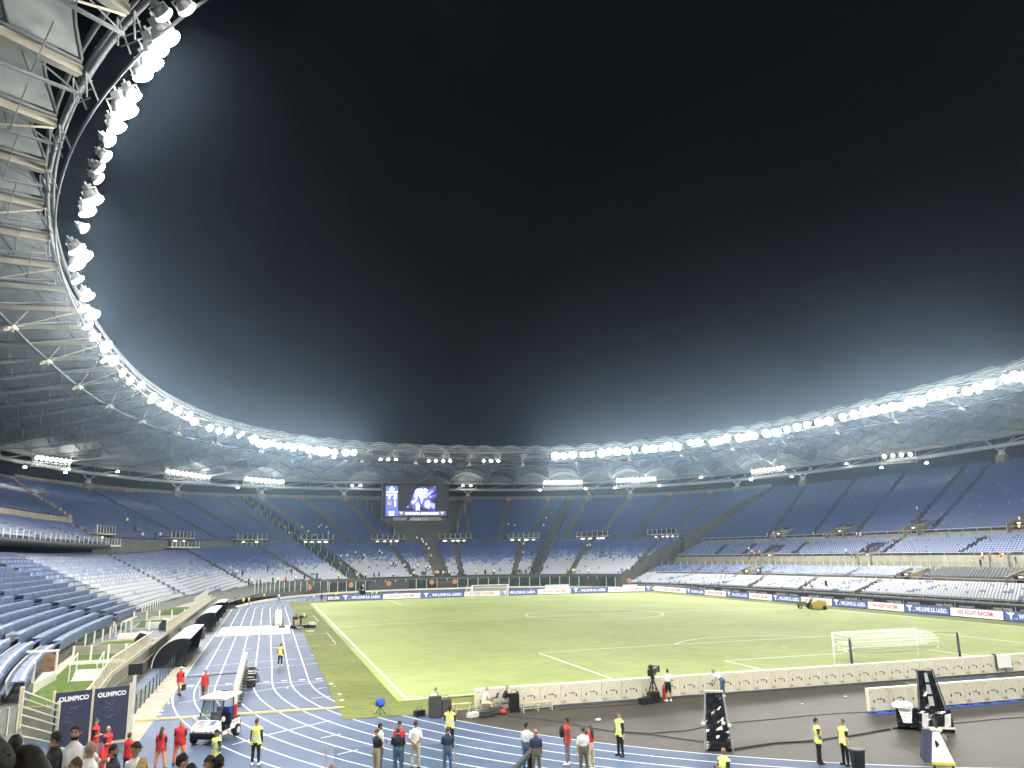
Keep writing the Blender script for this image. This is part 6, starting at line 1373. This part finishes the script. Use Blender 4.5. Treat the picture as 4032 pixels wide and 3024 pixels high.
def finish(q):
    V, N, F, J = q['V'], q['N'], q['F'], q['J']; k = J['k']; C = V[F].mean(1); names = [p[0] for p in q['pr']]
    D = []; TT = []
    for nm, p, r, x in q['pr']: d, t = segdist(C, p, r); D.append(d); TT.append(t)
    D = np.array(D); idx = D.argmin(0); lab = np.array(names)[idx]; tt = np.array(TT)[idx, np.arange(len(C))]
    pos = q['pos']; o = thing('person', q['label'], 'person', (pos[0], pos[1], pos[2] if len(pos) > 2 else 0.), q['face']-PI/2, q['group']); off = np.array((0,0,J['dz']))
    is_ = lambda *n: np.isin(lab, n)
    H_ = C-J['hc']; hy = H_ @ J['hf']; hz = H_ @ J['hu']; hx = H_ @ J['hr']
    shirt = (is_('torso') & (tt > .16)) | (is_('uparm') & (tt < (.9 if q['sleeve'] != 'none' else .25))) | (is_('neck') & (tt < .12))
    if q['sleeve'] == 'long': shirt |= is_('uparm') | (is_('forearm') & (tt < .93))
    trou = is_('thigh') | (is_('torso') & (tt <= .34)) | (is_('shin') & (tt < (.92 if q['leglen'] == 'long' else .08)))
    if q['leglen'] == 'short': trou = (is_('thigh') & (tt < .97)) | (is_('torso') & (tt <= .34)) | (is_('shin') & (tt < .05))
    shoe = is_('foot') | (is_('shin') & (tt > .94))
    hairm = is_('head') & ((hz/k-.75*hy/k > .012) | ((hz/k > -.04) & (hy/k < -.03))) & (hz/k-.2*hy/k > -.055)
    tiny = q['voxel'] > .03
    if tiny:            # far away: colours straight on the one body mesh
        mats = [SK[q['skin']], q['vest'] or q['top'], q['legs'], q['shoes'], q['hair']]; mi = np.zeros(len(F), int); mi[trou] = 2; mi[shirt] = 1; mi[shoe] = 3; mi[hairm] = 4
        b = npmesh('body', V+off, F, mats, mi, o, True); q['obj'] = o; return
    extraV = []; 
    fb = MB()
    for h in ('handl', 'handr'):
        wr, d, s = J[h]; side = nrm(np.cross(d, J['fwd']) if abs(d @ J['fwd']) < .9 else np.cross(d, (0,0,1))); pn = np.cross(side, d); root = wr+d*.085*k
        for i, (a, L) in enumerate(((-.030,.062),(-.010,.075),(.010,.072),(.029,.056))):
            p = root+pn*0+np.cross(d, side)*a*k; c = side*-.012*k*s; fb.path([p, p+d*L*.55*k+c, p+d*L*.9*k+c*2.6], [.0105*k,.0095*k,.008*k], 5)
        p = wr+d*.03*k+np.cross(d, side)*-.035*k; fb.path([p, p+d*.03*k-np.cross(d, side)*.022*k, p+d*.065*k-np.cross(d, side)*.026*k], [.012*k,.011*k,.009*k], 5)
    hc, hf, hu, hr = J['hc'], J['hf'], J['hu'], J['hr']; HP = lambda x, y, z: hc+hr*x*k+hf*y*k+hu*z*k
    fb.path([HP(0,.088,.012), HP(0,.108,-.018), HP(0,.092,-.034)], [.008*k,.016*k,.012*k], 6)
    for s in (-1, 1): fb.path([HP(s*.074,.0,.015), HP(s*.084,-.012,.0), HP(s*.076,-.006,-.03)], [.012*k,.017*k,.010*k], 5)
    fb.k = 1
    for s in (-1, 1): fb.ell(HP(s*.031,.083,.016), .012*k, .010*k, .007*k, 6, 4)
    fb.k = 2; fb.path([HP(-.024,.088,-.058), HP(0,.096,-.056), HP(.024,.088,-.058)], .006*k, 4)
    fb.k = 3
    for s in (-1, 1): fb.path([HP(s*.014,.089,.036), HP(s*.032,.086,.041), HP(s*.05,.074,.034)], .006*k, 4)
    nb = len(V); VV = np.concatenate([V+off, np.array(fb.v)+off]); me = bpy.data.meshes.new('body')
    me.from_pydata(VV.tolist(), [], F.tolist()+[tuple(i+nb for i in f) for f in fb.f])
    for m in (SK[q['skin']], 'eye_dark', 'lip', q['hair']): me.materials.append(M[m])
    me.polygons.foreach_set('material_index', [0]*len(F)+fb.m); me.polygons.foreach_set('use_smooth', [True]*len(me.polygons)); me.update(); link('body', me, o)
    def layer(name, mask, d, m, wr=0., tweak=None, par=None):
        if not mask.any(): return None
        f = F[mask]; u, inv = np.unique(f, return_inverse=True); P = V[u]+N[u]*d
        if wr: P = P+N[u]*(np.sin(P[:, 2:3]*31+P[:, 0:1]*17)*np.sin(P[:, 0:1]*23+P[:, 1:2]*29+P[:, 2:3]*9)*wr)
        if tweak is not None: P = tweak(P)
        ob = npmesh(name, P+off, inv.reshape(-1, 4), [m], None, par or o, True); return ob
    if not q['bare']: layer('shirt', shirt, .012, q['top'], .006)
    layer('trousers', trou, .013 if q['leglen'] == 'long' else .022, q['legs'], .007)
    for s, nm in ((-1, 'l'), (1, 'r')):
        near_ = np.linalg.norm(C-J['foot'+nm], axis=1) < np.linalg.norm(C-J['foot'+('r' if nm == 'l' else 'l')], axis=1); layer('shoe', shoe & near_, .013, q['shoes'])
    zt = (C @ J['sp'])
    if q['vest']:
        vm = (is_('torso') & (tt > .10)) | (is_('thigh') & (tt < .28)) | (is_('uparm') & (tt < .12))
        def flare(P):
            t = P @ J['sp']; c = J['sp'][None]*t[:, None]; g = 1+.10*np.clip(.30*k-t, 0, 1)/.4; return c+(P-c)*g[:, None]
        vo = layer('vest', vm, .030, q['vest'], .008, flare)
        if q['vest'] in ('cl_hv', 'cl_hvo'):
            for z0 in (.06,.17): layer('reflective_band', is_('torso') & (np.abs(zt/k-z0) < .024), .040, 'band_grey', .006, flare, vo)
        if q['patch']:
            for sgn in q['patch'][1]:
                mb = MB(); b = J['sp']*.26*k+J['fwd']*sgn*.185*k*max(1, q['girth']); sx = np.array((.085,0,0)); mb.obox(b, sx, J['sp']*.11, J['fwd']*.004); mb.v = [tuple(np.array(v)+off) for v in mb.v]; mb.build('print_patch', q['patch'][0], vo)
    st = q['style']
    if st in ('short', 'long', 'bun'): layer('hair', hairm if q['voxel'] > .015 else is_('head') & ((hz/k-.5*hy/k > -.01) | ((hz/k > -.07) & (hy/k < .0))), .014 if q['voxel'] > .015 else .026, q['hair'], .006 if q['voxel'] > .015 else .012)
    if st == 'short' and q['voxel'] < .015:
        cand = np.where(is_('head') & ((hz/k-.5*hy/k > -.005) | ((hz/k > -.065) & (hy/k < -.01))))[0]; hb = MB(); fn = N[F].mean(1)
        for i in RNG.choice(cand, 1500):
            n_ = fn[i]/np.linalg.norm(fn[i]); p_ = C[i]+n_*.020; fl = nrm(n_*.30+np.array((0,0,-.75))+J['hf']*(-.25)+RNG.normal(0, .28, 3)); L_ = RNG.uniform(.012, .03); hb.path([p_+off, p_+fl*L_*.6+off, p_+fl*L_+n_*-.006+off], [.0042,.003,.0008], 3)
        hb.build('hair_tufts', q['hair'], o)
    if st == 'crop': layer('hair', hairm, .004, q['hair'])
    if st == 'cap':
        cp = layer('cap', is_('head') & (hz/k > .03), .018, q['hair']); mb = MB(); mb.path([HP(0,.07,.045)+off, HP(0,.13,.038)+off, HP(0,.165,.03)+off], [.075*k,.06*k,.02*k], 8); mb.v = [tuple(v) for v in mb.v]; c0 = (HP(0,.12,.04)+off); mb.v = [tuple(c0+(np.array(v)-c0)-hu*((np.array(v)-c0) @ hu)*.86) for v in mb.v]; mb.build('cap_brim', q['hair'], cp, True)
    if st == 'hat':
        ht = layer('hat', is_('head') & (hz/k > .03), .022, 'off_white'); mb = MB(); c0 = HP(0,0,.045)+off; mb.lathe(c0, [(.08,.02),(.17,0),(.18,.012),(.09,.035)], 16); mb.build('hat_brim', 'off_white', ht, True)
    if st == 'beard' or q.get('extra') == 'beard': layer('beard', is_('head') & (hz/k < -.05) & (hy/k > .0), .008, q['hair'])
    if st == 'long':
        mb = MB(); loft(mb, [HP(0,-.07,.03), HP(0,-.105,-.10), HP(0,-.12,-.26), HP(.01,-.125,-.40)], [(.07*k,.045*k),(.085*k,.05*k),(.075*k,.04*k),(.035*k,.02*k)], hr); mb.v = [tuple(np.array(v)+off) for v in mb.v]; mb.build('long_hair', q['hair'], o, True)
    if st == 'bun':
        mb = MB(); mb.ell(HP(0,-.11,.03)+off, .045*k, .045*k, .045*k, 8, 6); loft(mb, [HP(0,-.1,0)+off, HP(0,-.12,-.12)+off, HP(0,-.12,-.2)+off], [(.03,.03),(.035,.03),(.015,.015)], hr); mb.build('ponytail', q['hair'], o, True)
    ex = q.get('extra')
    if ex == 'backpack':
        mb = MB(); b = J['sp']*.30*k-J['fwd']*.22*k+off; mb.ell(b, .16, .11, .24, 10, 8); mb.build('backpack', 'cl_black', o, True)
    if ex == 'bag':
        wr, d, s = J['handl']; mb = MB(); c0 = wr+d*.1+off; mb.box(c0[0]-.06,c0[0]+.06,c0[1]-.2,c0[1]+.2,c0[2]-.42,c0[2]-.06); mb.build('carried_bag', 'cl_black', o)
    if ex == 'tubes':
        for h in ('handl','handr'): wr, d, s = J[h]; mb = MB(); c0 = wr+d*.08+off; mb.tube((c0[0],c0[1]+.05,c0[2]+.1),(c0[0],c0[1]-.02,max(.05,c0[2]-.62)),.035,n=8); mb.build('carried_tube', 'cl_white', o)
    if ex == 'phone':
        wr, d, s = J['handr']; mb = MB(); c0 = wr+d*.13+off; mb.obox(c0,(.035,0,0),(0,.045,.06),(0,.004,-.003)); mb.build('phone', 'cl_black', o)
    q['obj'] = o
A_ = math.radians; AW, TO, LF, RT_ = A_(73), A_(253), A_(163), A_(-17)
# --- people on the track and around it
person('steward in a yellow vest and dark trousers standing alone right of the cart', (-42.38,-64.99), AW, 1.81, 'stand', 'a', 'hair_brown', top='cl_black', sleeve='long', vest='cl_hv', legs='cl_black', shoes='shoe_white', patch=('print_blue',(-1,)), head=(-.5,0))
person('steward in a yellow vest with hands on hips in front of the cart', (-43.86,-66.56), A_(40), 1.78, 'hips', 'b', 'hair_dark', 'cap', top='cl_black', vest='cl_hv', legs='cl_black', patch=('print_blue',(-1,1)), head=(-.6,0))
person('bald medic in red vest and orange trousers with both arms down, seen from behind', (-45.42,-63.85), A_(80), 1.80, 'wide', 'c', 'hair_grey', 'bald', top='cl_navy', vest='cl_red', legs='cl_orange', girth=1.08)
person('long haired medic in red vest and pale orange trousers seen from behind', (-46.08,-64.43), A_(75), 1.66, 'wide', 'a', 'hair_brown', 'long', top='cl_navy', vest='cl_red', legs='cl_salmon', girth=1.02)
person('man in a wide pale hat and red bib carrying a black bag', (-47.2,-45.55), TO, 1.74, 'walk', 'a', 'hair_grey', 'hat', top='cl_black', vest='cl_red', legs='cl_cream', leglen='short', extra='bag', patch=('print_blue',(1,)))
person('man in a red bib and camouflage shorts carrying white tubes on the track', (-45.6,-47.89), TO, 1.78, 'walk', 'b', 'hair_grey', 'crop', top='cl_red', sleeve='none', vest='cl_red', legs='cl_camo', leglen='short', shoes='shoe_white', extra='tubes', patch=('print_blue',(1,)))
person('steward in an orange yellow vest walking down the middle lanes', (-40.99,-33.66), AW, 1.69, 'stand', 'a', 'hair_brown', top='cl_black', sleeve='long', vest='cl_hvo', legs='cl_black', shoes='shoe_white', patch=('print_blue',(-1,)))
person('man in a black shirt and khaki trousers looking at a phone', (-37.87,-68.54), A_(35), 1.75, 'phone', 'a', 'hair_brown', top='cl_black', legs='cl_khaki', extra='phone', girth=1.08)
person('bearded man in a white shirt and jeans behind the phone user', (-37.62,-67.7), A_(10), 1.78, 'stand', 'b', 'hair_dark', top='cl_white', legs='cl_jeans', extra='beard')
person('broad man in a black shirt and jeans seen from behind in the central group', (-37.07,-68.72), A_(75), 1.78, 'crossed', 'a', 'hair_brown', top='cl_black', legs='cl_jeans', girth=1.18)
person('young man in a red shirt facing the broad man in black', (-36.84,-67.58), TO, 1.78, 'stand', 'a', 'hair_dark', top='cl_red', legs='cl_black', head=(0,-.4))
person('tall man in a white shirt and cream trousers with hands behind his back', (-36.27,-68.08), A_(80), 1.86, 'behind', 'b', 'hair_brown', top='cl_white', legs='cl_cream', girth=1.02)
person('steward with a ponytail and yellow vest facing the pitch', (-34.16,-64.89), AW, 1.78, 'crossed', 'b', 'hair_dark', 'bun', top='cl_black', sleeve='long', vest='cl_hv', legs='cl_black', patch=('print_blue',(-1,)))
person('man in a dark navy shirt and jeans in front of the ponytailed steward', (-35.2,-69.19), A_(85), 1.75, 'crossed', 'a', 'hair_brown', top='cl_navy', legs='cl_jeans', girth=1.06)
person('man in a white shirt beside the bald man in the navy polo', (-32.13,-69.8), A_(50), 1.80, 'stand', 'b', 'hair_dark', top='cl_white', legs='cl_jeans', girth=1.05, head=(-.7,0))
person('bald man in a navy polo and olive trousers seen from behind', (-32.1,-70.82), A_(75), 1.75, 'stand', 'b', 'hair_grey', 'bald', top='cl_navy', legs='cl_olive', girth=1.06, head=(-.3,0))
person('man in a red bib with white shoes and a rucksack looking left', (-30.3,-69.44), A_(150), 1.77, 'onehip', 'b', 'hair_dark', top='cl_olive', vest='cl_red', legs='cl_grey', shoes='shoe_white', extra='backpack', patch=('print_blue',(1,)))
person('man in a white shirt and olive trousers with his back turned', (-30.27,-71.12), A_(85), 1.76, 'stand', 'a', 'hair_brown', top='cl_white', legs='cl_olive', girth=1.08)
person('woman in a red top with a dark rucksack partly hidden behind the man in white', (-29.75,-70.55), A_(120), 1.68, 'stand', 'a', 'hair_brown', 'long', top='cl_red', legs='cl_cream', shoes='shoe_white', extra='backpack')
person('slim steward in yellow vest and black clothes standing at the inner kerb', (-27.74,-68.94), A_(200), 1.74, 'stand', 'c', 'hair_brown', top='cl_black', sleeve='long', vest='cl_hv', legs='cl_black')
person('cameraman in a white shirt and black shorts beside the television camera', (-20.02,-58.63), A_(95), 1.76, 'onehip', 'b', 'hair_brown', 'crop', top='cl_white', legs='cl_black', leglen='short', shoes='shoe_white', girth=1.06, head=(-.8,0))
person('man in a white shirt and jeans bending down at the cabinets', (-16.46,-58.6), A_(120), 1.76, 'bend', 'b', 'hair_grey', 'short', top='cl_white', legs='cl_jeans', shoes='shoe_white')
person('bald steward in a yellow vest looking at a phone at the bottom edge', (-27.03,-75.93), A_(200), 1.75, 'phone', 'b', 'hair_grey', 'bald', top='cl_black', vest='cl_hv', legs='cl_black', extra='phone', girth=1.08)
person('dark haired steward in a yellow vest at the kerb, left of the bin', (-20.85,-72.8), A_(-20), 1.70, 'hips', 'a', 'hair_dark', top='cl_black', vest='cl_hv', legs='cl_black', patch=('print_blue',(1,)))
person('steward in a long yellow vest standing beside the round bin', (-20.07,-73.37), A_(185), 1.70, 'stand', 'a', 'hair_brown', top='cl_black', vest='cl_hv', legs='cl_black', patch=('print_blue',(1,)))
person('white haired photographer crouching beside the suitcases', (-33.6,-57.5), A_(15), 1.72, 'crouch', 'c', 'hair_grey', top='cl_white', legs='cl_grey')
person('seated photographer in a white shirt and pale trousers with a laptop', (-30.75,-57.95), A_(5), 1.74, 'sit', 'a', 'hair_blond', top='cl_white', legs='cl_cream', shoes='cl_orange')
person('seated photographer in a black vest and grey shorts with a laptop', (-29.65,-58.0), A_(5), 1.74, 'sit', 'c', 'hair_grey', 'cap', top='cl_black', legs='cl_grey', leglen='short', shoes='shoe_white')
person('man in dark clothes standing on the carpet by the far dugout', (-48.3,6.0), TO, 1.72, 'stand', 'a', 'hair_dark', top='cl_black', sleeve='long', legs='cl_black', voxel=.028)
person('dolly operator in black shirt and khaki shorts at the turf edge', (-38.75,-.6), A_(60), 1.76, 'stand', 'a', 'hair_dark', top='cl_black', legs='cl_khaki', leglen='short', voxel=.028)
person('hi-vis steward walking on the garden carpet below the desks', tuple(at(306,2512,1.48)), A_(150), 1.75, 'walk', 'b', 'hair_dark', 'cap', top='cl_hv', sleeve='long', vest='cl_hv', legs='cl_black', voxel=.026)
person('second hi-vis steward standing farther up the garden path', tuple(at(423,2466,1.6)), A_(110), 1.75, 'hips', 'a', 'hair_grey', top='cl_black', vest='cl_hv', legs='cl_black', voxel=.026)
# --- medics by the gate
person('medic with crossed arms in a red vest standing against the navy gate', (-48.89,-62.45), A_(-10), 1.82, 'crossed', 'a', 'hair_brown', top='cl_black', vest='cl_red', legs='cl_orange')
person('bald medic in a red vest in front of the red cylinders', (-48.15,-64.02), A_(-30), 1.76, 'crossed', 'a', 'hair_grey', 'bald', top='cl_black', vest='cl_red', legs='cl_orange')
person('young medic in a red vest over a white shirt beside the gate', (-47.11,-65.67), A_(60), 1.75, 'stand', 'a', 'hair_brown', top='cl_white', vest='cl_red', legs='cl_navy')
# --- spectators on the near terrace
def spect(label, u, v, dist, face, H=1.76, **kw):
    p = CAM+ray(u, v)*dist; person(label, (p[0], p[1], p[2]-H-(.075 if kw.get('voxel') else .02)), face, H, **kw)
spect('bearded man in a white printed shirt leaning at the glass, facing the camera', 298, 2853, 17, A_(265), 1.80, pose='leanon', skin='a', hair='hair_dark', top='cl_white', legs='cl_olive', extra='beard', girth=1.12)
spect('spectator in a black shirt turning right beside the navy gate', 454, 2928, 19, A_(-10), 1.76, skin='b', hair='hair_dark', top='cl_black', legs='cl_black', extra='beard')
spect('grey cropped spectator in a white shirt with a strap and raised hand', 362, 2917, 16.5, A_(30), 1.78, pose='chin', skin='b', hair='hair_grey', style='crop', top='cl_white', legs='cl_grey', girth=1.06)
spect('dark haired spectator in a white shirt behind the grey cropped man', 332, 2926, 17.5, A_(40), 1.74, skin='b', top='cl_white', legs='cl_jeans', head=(0,-.3))
spect('balding bearded spectator low at the left bottom edge', 296, 2979, 13.5, A_(200), 1.74, skin='b', hair='hair_brown', style='crop', top='cl_black', legs='cl_black', extra='beard')
spect('spectator in a black cap looking down at the left', 224, 2876, 17, A_(-30), 1.76, pose='phone', skin='b', style='cap', top='cl_black', legs='cl_black')
spect('spectator in a white shirt and black cap seen from behind', 540, 2919, 17.5, A_(50), 1.76, skin='b', style='cap', top='cl_white', legs='cl_black', head=(-.3,-.2))
spect('blond spectator at the bottom edge left of the long haired medic', 567, 2981, 14, A_(75), 1.66, skin='a', hair='hair_blond', style='long', top='cl_tan', legs='cl_jeans')
spect('bare shouldered dark haired spectator at the bottom edge', 723, 2964, 14.5, A_(20), 1.76, skin='a', top='cl_tan', legs='cl_jeans', bare=True, head=(0,-.2))
spect('dark haired spectator showing only the crown of the head at the bottom', 757, 3003, 13, A_(75), 1.74, skin='b', top='cl_black', legs='cl_black')
spect('spectator in a black cap and white shirt at the bottom edge', 827, 2973, 14.5, A_(75), 1.76, skin='b', style='cap', top='cl_white', legs='cl_black', head=(0,-.3))
spect('bare shouldered tanned spectator at the bottom right of the cap wearer', 866, 2969, 14.5, A_(75), 1.78, skin='b', top='cl_tan', legs='cl_jeans', bare=True, girth=1.15)
spect('grey haired head at the bottom edge below the glass balustrade', 1312, 3003, 16.5, A_(73), 1.72, skin='b', hair='hair_grey', top='cl_black', legs='cl_black')
spect('hi-vis steward glimpsed between the two large dark heads', 68, 2890, 12, A_(75), 1.72, skin='b', top='cl_black', vest='cl_hv', legs='cl_black')
spect('large dark haired head at the left edge, face turned right', -62, 2812, 3.25, A_(38), 1.78, skin='b', top='cl_black', legs='cl_black', voxel=.013, head=(-.2,-.1), extra='beard')
spect('large dark haired head at the lower left seen from behind', 112, 2896, 3.35, A_(80), 1.76, skin='b', top='cl_white', legs='cl_black', voxel=.013)
# --- small far figures: a dozen templates, then copies
TPL = [('dark clothes', 'cl_black', 'cl_black', 'stand'), ('a white shirt', 'cl_white', 'cl_black', 'stand'), ('a hi-vis yellow vest', 'cl_hv', 'cl_black', 'stand'), ('a pale shirt and jeans', 'cl_white', 'cl_jeans', 'walk'), ('a grey top', 'cl_grey', 'cl_navy', 'hips'), ('an orange jacket', 'cl_orange', 'cl_black', 'stand'), ('a teal shirt', 'cl_teal', 'cl_grey', 'stand')]
tstart = len(QUEUE)
for c, a, b, ps in TPL: person('tpl', (0,-300,-50), 0, 1.75, ps, 'b', 'hair_dark', top=a, legs=b, voxel=.055)
for c, a, b in (('dark clothes sitting', 'cl_black', 'cl_black'), ('a white shirt sitting', 'cl_white', 'cl_grey')): TPL.append((c, a, b, 'sit')); person('tpl', (0,-300,-50), 0, 1.75, 'sit', 'b', 'hair_dark', top=a, legs=b, voxel=.055)
make_people()
TOBJ = [q['obj'] for q in QUEUE[tstart:]]; TUSED = [False]*len(TOBJ)
def tiny(k, p, face, where, group):
    o = TOBJ[k]
    if TUSED[k]: o = dup(o)
    TUSED[k] = True; o.location = tuple(map(float, p)); o.rotation_euler = (0,0,face-PI/2+RNG.uniform(-.7,.7)); o['label'] = 'small figure in %s %s' % (TPL[k][0], where); o['group'] = group
def qof(x, y):
    lo, hi = np.full(x.shape, -.2), np.full(x.shape, 1.3)
    for _ in range(24):
        m = (lo+hi)/2; a, b, n = plan(m); f = np.abs(x/a)**n+np.abs(y/b)**n-1; lo = np.where(f > 0, m, lo); hi = np.where(f > 0, hi, m)
    return lo
def floor_far(x, y):
    q = qof(x, y); th = np.degrees(np.arctan2(y, x)); b = np.clip((th-118)/40, 0, 1); zl = 3+.36*q/.0167; zl = zl*(1-b)+np.maximum(1.2, 2+(q-.13)/.27*7.1)*b
    return np.where(q < 0, 0, np.where(q < .415, zl, 12.3+.372*(q-.425)/.0162))
RX = [0,50.2,50.3,51.6,57.4,57.5,58.4,63.6,63.7,68.4,68.5,68.8,76.6,78,78.2,103]; RZ = [0,0,.95,.95,2.75,3.3,3.3,4.6,4.95,4.95,7.05,7.15,10.2,10.3,11.2,25.6]
def floor_right(x, y): q = qof(x, y); return np.interp(50+53*q, RX, RZ)
def hit_floor(u, v, fl):
    d = ray(u, v); t = np.linspace(60, 330, 1400); P = CAM+t[:, None]*d; z = fl(P[:, 0], P[:, 1]); i = np.where(P[:, 2]-.9 < z)[0]
    i = i[0] if len(i) else -1; return np.array((P[i, 0], P[i, 1], z[i]))
FARP = [(2,445,965),(2,583,965),(2,735,950),(2,715,962),(2,775,965),(2,790,1010),(1,480,1010),(0,520,1030),(1,575,1050),(4,600,1010),(1,630,1000),(0,660,1005),(1,680,1030),(4,640,1040),(0,820,1190),(1,870,1225),(5,880,1250),(1,890,1195),(1,940,1190),(1,1005,1165),(4,1030,1190),(0,1060,1200),(1,1075,1190),(4,1125,1165),(1,1195,1155),(3,1215,1170),
        (1,1490,1050),(3,1530,1060),(1,1540,1080),(1,1565,1100),(1,1585,1135),(0,1570,1155),(1,1605,1190),(1,1285,1255),(0,1305,1255),(1,1325,1245),(1,1395,1265),(3,1470,1285),(1,1500,1265),(1,1560,1280),(1,1595,1285),(0,1000,1365),(1,1020,1355),(0,1045,1375),(2,1085,1390),(2,870,1390),(0,1150,1385),(0,1190,1375),(1,1300,1380),(2,1465,1375),(0,1530,1365),(0,1545,1365),(0,1560,1365),(5,1635,1355),(2,1655,1360),(0,1680,1320),(3,1700,1330),(4,1720,1345),(2,1745,1355),(0,1830,1350),(0,1850,1355),(2,1960,1350),(0,2035,1345),(2,2105,1350),(0,310,1290),(0,500,1310),(0,700,1345),(3,65,1320),(0,110,1325),(0,160,1390),(3,185,1385),(4,225,1400),(0,250,1420),(0,350,1420),(2,390,1420),(5,450,1410),(1,530,1400),(0,600,1395)]
FARP2 = [(2,205,940),(1,255,950),(1,485,950),(2,505,890),(1,325,1095),(1,320,1165),(0,270,1170),(0,385,1165),(0,245,1350),(0,290,1330),(4,305,1345),(0,345,1340),(0,405,1350),(2,715,1340),(2,730,1340),(1,830,1110),(1,850,1105),(0,945,1165),(0,1235,1200),(4,1265,1190),(0,1250,1215),(2,840,1340),(0,1190,1280),(3,1160,1290),(4,1105,1310),(1,1075,1330),(0,20,1345),(2,90,1350)]
for k, x, y in FARP: 
    p = hit_floor(*cC(x, y), floor_far); hi = p[2] > 12; tiny(k, p, A_(250), 'on the steps of the far stand' if p[2] > 4.2 else 'behind the far fence, left of the goal', 'far figures '+('on the steps' if p[2] > 4.2 else 'left of the far goal'))
for k, x, y in FARP2:
    p = hit_floor(*cD(x, y), floor_far); tiny(k, p, A_(250), 'on the steps right of the scoreboard' if p[2] > 4.2 else 'behind the far fence, right of the goal', 'far figures '+('right of the scoreboard' if p[2] > 4.2 else 'right of the far goal'))
dR = lambda x, y: (3432+x*.27125, 1900+y*.27125); eR = lambda x, y: (2832+x*.27125, 1900+y*.27125)
for k, u, v in [(3,*dR(660,390)),(1,*dR(2150,545)),(2,*dR(2145,670)),(5,*dR(320,830)),(1,*dR(345,1365)),(0,*dR(1585,1185)),(2,*dR(1620,1150)),(5,*dR(1890,1140)),(6,*dR(2100,1140)),(2,*eR(1370,785)),(1,*eR(2000,765)),(3,*eR(2050,770)),(1,*eR(430,975)),(0,*eR(1160,1095)),(6,*eR(1240,1105)),(3,*eR(1850,1115)),(4,*eR(1930,1115)),(6,*eR(1985,1105)),(4,*eR(2140,1115)),(0,*eR(2170,1115)),(0,*eR(450,1110)),(1,*eR(480,1105)),(5,*eR(515,1110)),(0,*eR(545,1110)),(2,*eR(590,1100)),(0,*eR(1260,1480)),(4,*eR(1330,1465)),(0,*eR(1550,1475)),(1,*eR(1340,1500)),(3,*eR(100,1435)),(1,*eR(60,1440)),(0,*eR(600,1310)),(1,*eR(570,1320)),(3,*eR(700,790)),(4,*eR(1560,780)),(3,*eR(790,750))]:
    p = hit_floor(u, v, floor_right); tiny(k, p, A_(200), 'in the right stand '+('below the black seats' if p[2] < 3.2 else 'on the walkway' if p[2] < 6 else 'on the upper steps'), 'figures in the right stand')
g7 = lambda x, y: (700+x*.27125, 2150+y*.27125); g1 = lambda x, y: (1100+x*.27125, 2250+y*.27125)
for k, u, v in [(0,*g7(835,875)),(3,*g7(875,855)),(2,*g7(945,878)),(2,*g7(1030,875)),(0,*g7(1095,862)),(3,*g7(1112,800)),(2,*g7(1245,802)),(1,*g7(1465,815)),(0,*g7(2085,818))]: tiny(k, at(u, v), A_(250), 'on the track at the far left corner', 'figures at the far track end')
for k, u, v in [(8,*g1(430,458)),(8,*g1(500,455)),(2,*g1(820,420)),(2,*g1(1350,395)),(2,*g1(1410,395)),(7,*g1(1650,385)),(8,*g1(1690,385)),(7,*g1(1985,365)),(7,*g1(1530,395)),(8,*cD(380,1455)),(7,*cD(955,1425)),(7,*cD(880,1440))]:
    p = aty(u, v, 61.5+3*RNG.random()); tiny(k, (p[0], p[1], 0), A_(250), 'close behind the far boards', 'figures close behind the far boards')
for k, (x, y) in enumerate(((1040,520),(1105,585),(1130,600),(1165,640),(1310,640),(1270,640))): p = hit_floor(x*.4821, 1800+y*.4821, floor_far); tiny((2,0,4,3,1,0)[k], p, A_(300), 'at the left end of the far stand', 'figures at the left end of the far stand')
p = at(3185, 2385, .6); tiny(7, (p[0], p[1], .1), A_(330), 'riding the green tractor on the right touchline', 'tractor driver')
for k in range(len(TOBJ)):
    if not TUSED[k]:
        for c in list(TOBJ[k].children): bpy.data.objects.remove(c)
        bpy.data.objects.remove(TOBJ[k])
# red cylinders beside the gate
for u in (412, 446):
    p = CAM+ray(u, 2860)*36.0; mb = MB(); mb.lathe((p[0],p[1],0), [(.11,0),(.12,.05),(.12,1.25),(.06,1.4),(.04,1.55)], 12); mb.k = 1; mb.ell((p[0]-.05,p[1]-.1,1.0),.05,.05,.09,8,6); tag(mb.build('gas_cylinder', ['red','white_paint'], None, True), 'red gas cylinder, %s of the pair before the navy gate' % ('left' if u < 430 else 'right'), 'gas cylinder')
# ================================================================ night haze lit by the floodlights
hm = bpy.data.materials.new('haze'); hm.use_nodes = True; t = hm.node_tree
for n in list(t.nodes):
    if n.type == 'BSDF_PRINCIPLED': t.nodes.remove(n)
pv = t.nodes.new('ShaderNodeVolumePrincipled'); pv.inputs['Color'].default_value = (.52,.74,1,1); pv.inputs['Density'].default_value = .00031; pv.inputs['Anisotropy'].default_value = .88
t.links.new(pv.outputs[0], t.nodes['Material Output'].inputs['Volume'])
mb = MB(); mb.box(-185, 185, -205, 205, -1.2, 41); M['haze'] = hm
o = mb.build('haze', 'haze'); struct(o, 'stuff', 'thin night haze glowing in the floodlights')
